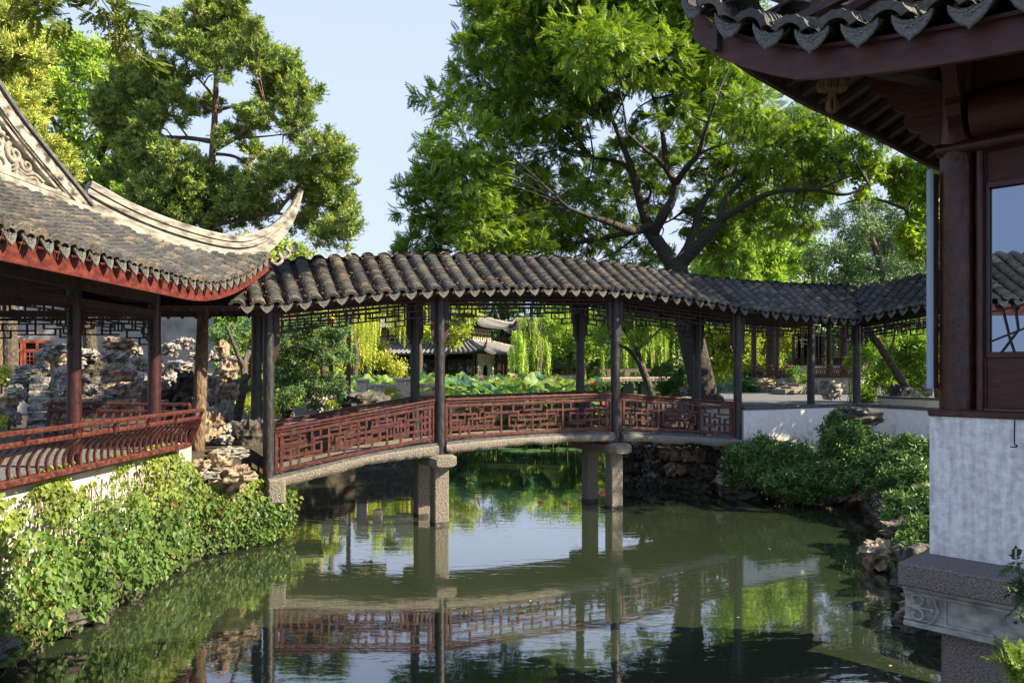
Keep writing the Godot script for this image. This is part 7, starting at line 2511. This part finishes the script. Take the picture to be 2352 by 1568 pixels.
	pth.bar(W(-8.4, 1.62, 19.2), W(-4.9, 1.62, 20.2), 0.06, 1.8, Vector3(0, 0, 1))
	struct("garden_path", pth, M.paving)
	# white building behind the rockery
	var wb = thing("white_building", "white plastered building with orange red lattice windows behind the rockery", "building", W(-15.5, 1.6, 24))
	wb.rotation.y = 0.5
	var gw = G.new()
	gw.box(W(-14.0, 4.2, 24.2), Vector3(9.0, 5.4, 0.3))
	part(wb, "wall", gw, M.plaster)
	for q in [[-10, 40], [44, 96]]:
		var c = U((q[0] + q[1]) * 0.5, 815, 23.9)
		var ww: float = (q[1] - q[0]) * 23.9 / F
		var gf = G.new()
		for s in [-1, 1]:
			gf.box(c + Vector3(s * ww * 0.5, 0, 0), Vector3(0.09, 0.9, 0.1))
			gf.box(c + Vector3(0, s * 0.42, 0), Vector3(ww, 0.09, 0.1))
		gf.box(c + Vector3(0, 0.15, 0), Vector3(ww, 0.07, 0.09))
		gf.box(c, Vector3(0.08, 0.85, 0.09))
		part(wb, "window", gf, M.window_red)
		var gl = G.new()
		gl.box(c + Vector3(0, 0, -0.02), Vector3(ww, 0.85, 0.02))
		part(wb, "pane", gl, M.dim_glass)
		var gla = G.new()
		for i in 7:
			gla.box(c + Vector3((i - 3) * ww / 7.0, -0.1, 0.02), Vector3(0.02, 0.5, 0.02))
		for i in 4:
			gla.box(c + Vector3(0, -0.3 + i * 0.13, 0.02), Vector3(ww * 0.9, 0.02, 0.02))
		part(wb, "window_lattice", gla, M.window_red).set_meta("kind", "stuff")
	var geave = G.new()
	geave.box(W(-14.0, 6.9, 23.8), Vector3(9.6, 0.14, 1.3), Basis(Vector3.RIGHT, 0.3))
	part(wb, "roof", geave, M.tiles[0])
	var gtk = thing("slim_tree", "smooth grey green tree trunk before the white building and red window", "tree trunk", U(22, 865, 20))
	limbs(gtk, "trunk", [[[U(24, 880, 20), U(22, 800, 20), U(18, 700, 20), U(16, 600, 20)], 0.2, 0.17]], M.bark)

func build_right_hall() -> void:
	rng.seed = 141
	# small hall with red benches across the court
	var h = thing("garden_hall", "small open hall with maroon columns, lattice windows and white base across the court", "hall", U(1900, 890, 33))
	var Z = 33.0
	var P = func(px: float, py: float, z: float) -> Vector3: return U(px, py, z)
	# base walls, as plain slabs between pairs of points
	for q in [[1788, 1834, 868, 905, 34.0, 33.0], [1862, 1968, 869, 902, 32.6, 31.0], [1968, 1990, 873, 890, 31.0, 33.5]]:
		var a: Vector3 = P.call(q[0], q[2], q[4])
		var b: Vector3 = P.call(q[1], q[2], q[5])
		var g = G.new()
		g.bar(a + Vector3(0, -0.3, 0), b + Vector3(0, -0.3, 0), 0.22, 0.75)
		part(h, "base_wall", g, M.plaster)
		var gc = G.new()
		gc.bar(a + Vector3(0, 0.1, 0), b + Vector3(0, 0.1, 0), 0.36, 0.06)
		part(h, "coping", gc, M.coping)
	for i in 6:
		var a: Vector3 = P.call(1864 + i * 18, 893, 32.5 - i * 0.26)
		var g = G.new()
		g.box(a + Vector3(0, -0.1, 0), Vector3(0.32, 0.34 if i % 2 else 0.3, 0.3), Basis(Vector3.UP, 0.3), 0.015)
		part(h, "base_stone", g, M.lit_stone)
	# columns
	for q in [[1732, 790, 34.5, 0.12], [1786, 840, 33.4, 0.1], [1859, 858, 33.0, 0.06], [1940, 850, 33.6, 0.16], [1905, 850, 34.5, 0.1]]:
		post(h, "column", P.call(q[0], 870, q[2]), EYE + 2.4, q[3], M.redpost)
	# lattice wall panels
	for q in [[1822, 1866, 34.2, 33.8], [1868, 1892, 33.8, 35.0], [1915, 1985, 35.2, 34.6]]:
		var a: Vector3 = P.call(q[0], 830, q[2])
		var b: Vector3 = P.call(q[1], 830, q[3])
		var n = 3
		for i in n:
			var p = a.lerp(b, float(i) / n)
			var r = a.lerp(b, float(i + 1) / n)
			var g = G.new()
			var up = Vector3.UP
			g.bar(p + up * 0.0, r + up * 0.0, 0.06, 0.34)
			g.bar(p + up * 1.15, r + up * 1.15, 0.06, 0.1)
			g.bar(p + up * -0.15, p + up * 1.2, 0.06, 0.08, Vector3.RIGHT)
			g.bar(r + up * -0.15, r + up * 1.2, 0.06, 0.08, Vector3.RIGHT)
			for k in 3:
				g.bar(p.lerp(r, (k + 1) / 4.0) + up * 0.15, p.lerp(r, (k + 1) / 4.0) + up * 1.15, 0.03, 0.03, Vector3.RIGHT)
				g.bar(p + up * (0.3 + k * 0.27), r + up * (0.3 + k * 0.27), 0.03, 0.03)
			part(h, "lattice_panel", g, M.redpost)
		var gb = G.new()
		gb.bar(a + Vector3(0, -0.35, 0), b + Vector3(0, -0.35, 0), 0.2, 0.36)
		part(h, "low_wall", gb, M.plaster)
	# bench backs
	for q in [[1728, 1782, 34.0, 33.0, 12], [1786, 1830, 33.2, 34.2, 8], [1864, 1966, 32.4, 30.8, 22], [1966, 1995, 30.8, 33.0, 5]]:
		var a: Vector3 = P.call(q[0], 867, q[2])
		var b: Vector3 = P.call(q[1], 867, q[3])
		var outw = (b - a).cross(Vector3.UP).normalized()
		if outw.z < 0: outw = -outw
		var root = holder(h, "bench_back")
		for e in [[0.02, 0.0], [0.36, 0.16], [0.5, 0.24]]:
			barpart(root, "rail", a + Vector3(0, e[0], 0) + outw * e[1], b + Vector3(0, e[0], 0) + outw * e[1], 0.06, 0.055, M.rail)
		for i in q[4] + 1:
			var p = a.lerp(b, float(i) / q[4])
			barpart(root, "spindle", p, p + Vector3(0, 0.36, 0) + outw * 0.16, 0.035, 0.035, M.rail, Vector3.RIGHT)
	# ceiling and roof over it
	var gr = G.new()
	gr.box(P.call(1880, 700, 35.5), Vector3(6.6, 0.2, 5.0))
	part(h, "ceiling", gr, M.dark)
	hip_roof(h, P.call(1715, 698, 33.0) , Vector3(1, 0, 0), Vector3(0, 0, -1), 7.6, 7.0, 2.4, 2.6, EYE + 2.5, EYE + 3.2, 0.25, 0.4, M.tiles[0], M.ridge_dark)
	# steps up to it
	var st = thing("court_steps", "three grey stone steps with sloping side slabs from court to small hall", "steps", P.call(1820, 893, 32))
	for i in 3:
		var g = G.new()
		var c: Vector3 = P.call(1812 + i * 14, 893 - i * 6, 31.6 + i * 0.5)
		g.box(c + Vector3(0, -0.1, 0), Vector3(1.2, 0.2, 0.7), Basis(Vector3.UP, 0.5), 0.02)
		part(st, "step", g, M.granite)
	for q in [[1783, 896, 1834, 878, 31.8, 33.2], [1820, 900, 1866, 878, 30.8, 32.4]]:
		var g = G.new()
		g.bar(P.call(q[0], q[1], q[4]), P.call(q[2], q[3], q[5]), 0.18, 0.14, Vector3.UP, 0.02)
		part(st, "side_slab", g, M.granite)

# ------------------------------------------------------------------ textures with a shape of their own
func wall_image(w: int, h: int, base: Color, mould: bool) -> ImageTexture:
	var nz = FastNoiseLite.new()
	nz.seed = 7 if mould else 8
	nz.frequency = 0.02
	nz.fractal_octaves = 5
	var n2 = FastNoiseLite.new()
	n2.seed = 19
	n2.frequency = 0.05
	n2.fractal_octaves = 5
	var im = Image.create(w, h, false, Image.FORMAT_RGB8)
	for y in h:
		var v = float(y) / h
		for x in w:
			var streak = nz.get_noise_2d(x * 3.2, y * 0.35)
			var blotch = n2.get_noise_2d(x, y)
			var fine = n2.get_noise_2d(x * 6.0 + 400.0, y * 5.0)
			var c = base
			if mould:
				c = c * (1.0 + blotch * 0.08 + streak * 0.05)
				var line = 0.36 + nz.get_noise_2d(x * 0.6, 50.0) * 0.3 + blotch * 0.24
				var k = clampf((v - line) * 4.0, 0.0, 1.0) * clampf(0.6 + fine * 1.6, 0.0, 1.0)
				c = c.lerp(Color(0.05, 0.05, 0.04), k * 0.9)
				c = c.lerp(Color(0.4, 0.35, 0.25), clampf((v - line + 0.14) * 3.0, 0.0, 1.0) * 0.3)
			else:
				c = c * (1.0 + streak * 0.3 + blotch * 0.32 + fine * 0.16)
				if streak > 0.2 and blotch + fine * 0.3 > 0.05:
					c = c.lerp(Color(0.72, 0.74, 0.78), 0.55)
				if absf(n2.get_noise_2d(x * 0.42 + 90.0, y * 0.2)) < 0.0035 and blotch > -0.06:
					c = c * 0.6
				if v > 0.9:
					c = c.lerp(Color(0.45, 0.44, 0.41), (v - 0.9) * 5.0 * clampf(0.5 + fine * 2.0, 0, 1))
			im.set_pixel(x, y, Color(c.r, c.g, c.b).linear_to_srgb())
	return ImageTexture.create_from_image(im)

func water_normals(size: int) -> ImageTexture:
	# ripples: two fields of wavelets, calm in places
	var a = FastNoiseLite.new()
	a.seed = 4
	a.frequency = 0.012
	a.fractal_octaves = 4
	var im = Image.create(size, size, false, Image.FORMAT_RGB8)
	var hgt = PackedFloat32Array()
	hgt.resize(size * size)
	for y in size:
		for x in size:
			# made to repeat by blending the opposite edges
			var fx = float(x) / size
			var fy = float(y) / size
			var v = 0.0
			for q in [[0, 0, (1 - fx) * (1 - fy)], [size, 0, fx * (1 - fy)], [0, size, (1 - fx) * fy], [size, size, fx * fy]]:
				v += a.get_noise_2d((x - q[0]) * 1.0, (y - q[1]) * 2.6) * q[2]
			hgt[y * size + x] = v
	for y in size:
		for x in size:
			var dx = hgt[y * size + (x + 1) % size] - hgt[y * size + (x + size - 1) % size]
			var dy = hgt[((y + 1) % size) * size + x] - hgt[((y + size - 1) % size) * size + x]
			var nn = Vector3(-dx * 9.0, -dy * 9.0, 1.0).normalized()
			im.set_pixel(x, y, Color(nn.x * 0.5 + 0.5, nn.y * 0.5 + 0.5, nn.z * 0.5 + 0.5))
	return ImageTexture.create_from_image(im)

func special_materials() -> void:
	var m = StandardMaterial3D.new()
	m.albedo_texture = wall_image(512, 256, Color(0.78, 0.76, 0.72), true)
	m.roughness = 0.9
	M.mould_wall = m
	m = StandardMaterial3D.new()
	m.albedo_texture = wall_image(512, 512, Color(0.63, 0.645, 0.67), false)  # white plaster; its bluish shade is put into the base colour
	m.roughness = 0.85
	m.normal_enabled = true
	m.normal_texture = bump_tex(0.06, 6.0)
	m.normal_scale = 0.2
	M.shaded_white_wall = m
	M.ridge_dark = mat([[0.03, 0.033, 0.036], [0.09, 0.095, 0.1], [0.2, 0.2, 0.195]], Vector3(1.2, 1.2, 1.2), 0.85, bump_tex(0.025, 10.0), 0.5, 0.03, 51)
	M.gable = mat([[0.07, 0.066, 0.06], [0.2, 0.187, 0.162], [0.31, 0.29, 0.25], [0.39, 0.365, 0.32]], Vector3(0.5, 0.35, 0.5), 0.9, bump_tex(0.025, 10.0), 0.3, 0.02, 52)
	M.pale_tile = mat([[0.1, 0.102, 0.105], [0.2, 0.198, 0.19]], Vector3(1, 1, 1), 0.85, null, 1.0, 0.04, 63)
	M.window_red = plain(0.34, 0.08, 0.04)
	m = StandardMaterial3D.new()
	m.albedo_color = lin(0.2, 0.25, 0.33)
	m.metallic = 1.0
	m.roughness = 0.01
	M.window = m
	m = StandardMaterial3D.new()
	m.albedo_color = lin(0.024, 0.034, 0.018)
	m.roughness = 0.02
	m.metallic_specular = 0.68
	m.normal_enabled = true
	m.normal_texture = water_normals(512)
	m.normal_scale = 0.012
	m.clearcoat_enabled = true
	m.clearcoat = 0.8
	m.clearcoat_roughness = 0.02
	m.uv1_scale = Vector3(140.0 / 4.0, 103.0 / 4.0, 1)
	M.water = m

func _ready() -> void:
	rng.seed = 1
	# camera: level, the picture shifted upwards, as the photograph was taken (or straightened)
	var cam = Camera3D.new()
	cam.name = "camera"
	cam.projection = Camera3D.PROJECTION_FRUSTUM
	cam.near = 0.1
	cam.size = 0.1 * 1568.0 / F
	cam.frustum_offset = Vector2(0, 0.1 * (HY - 784.0) / F)
	cam.far = 2000.0
	cam.position = Vector3(0, EYE, 0)
	add_child(cam)
	cam.current = true
	# sky, air, exposure
	var env = Environment.new()
	env.background_mode = Environment.BG_SKY
	var sm = ProceduralSkyMaterial.new()
	sm.sky_top_color = lin(0.195, 0.258, 0.43)
	sm.sky_horizon_color = lin(0.295, 0.333, 0.415)
	sm.sky_curve = 0.42
	sm.ground_bottom_color = lin(0.05, 0.06, 0.03)
	sm.ground_horizon_color = lin(0.2, 0.22, 0.2)
	sm.sky_energy_multiplier = 1.0
	var sky = Sky.new()
	sky.sky_material = sm
	env.sky = sky
	env.tonemap_mode = Environment.TONE_MAPPER_LINEAR
	env.tonemap_exposure = 2.8
	env.sdfgi_enabled = true
	env.ssao_enabled = true
	env.ssil_enabled = true
	var we = WorldEnvironment.new()
	we.name = "environment"
	we.environment = env
	add_child(we)
	var sun = DirectionalLight3D.new()
	sun.name = "sun"
	sun.light_color = Color(1.0, 0.93, 0.8)
	sun.light_energy = 1.6
	sun.light_angular_distance = 0.5
	sun.shadow_enabled = true
	var to = Vector3(0.8, 0.6, 0.15).normalized()
	add_child(sun)
	sun.look_at_from_position(to * 50.0, Vector3.ZERO)
	# the place
	make_materials()
	special_materials()
	build_ground()
	build_bridge()
	build_gallery()
	build_left_pavilion()
	build_right_pavilion()
	build_far_hall()
	build_far_banks()
	build_right_hall()
	build_rockery()
	build_right_bank()
	build_big_tree()
	build_juniper()
	build_left_trees()
	build_mid_trees()
	build_far_trees()
	build_lotus()
	build_ivy()
	build_shrubs()
	build_floating_leaves()
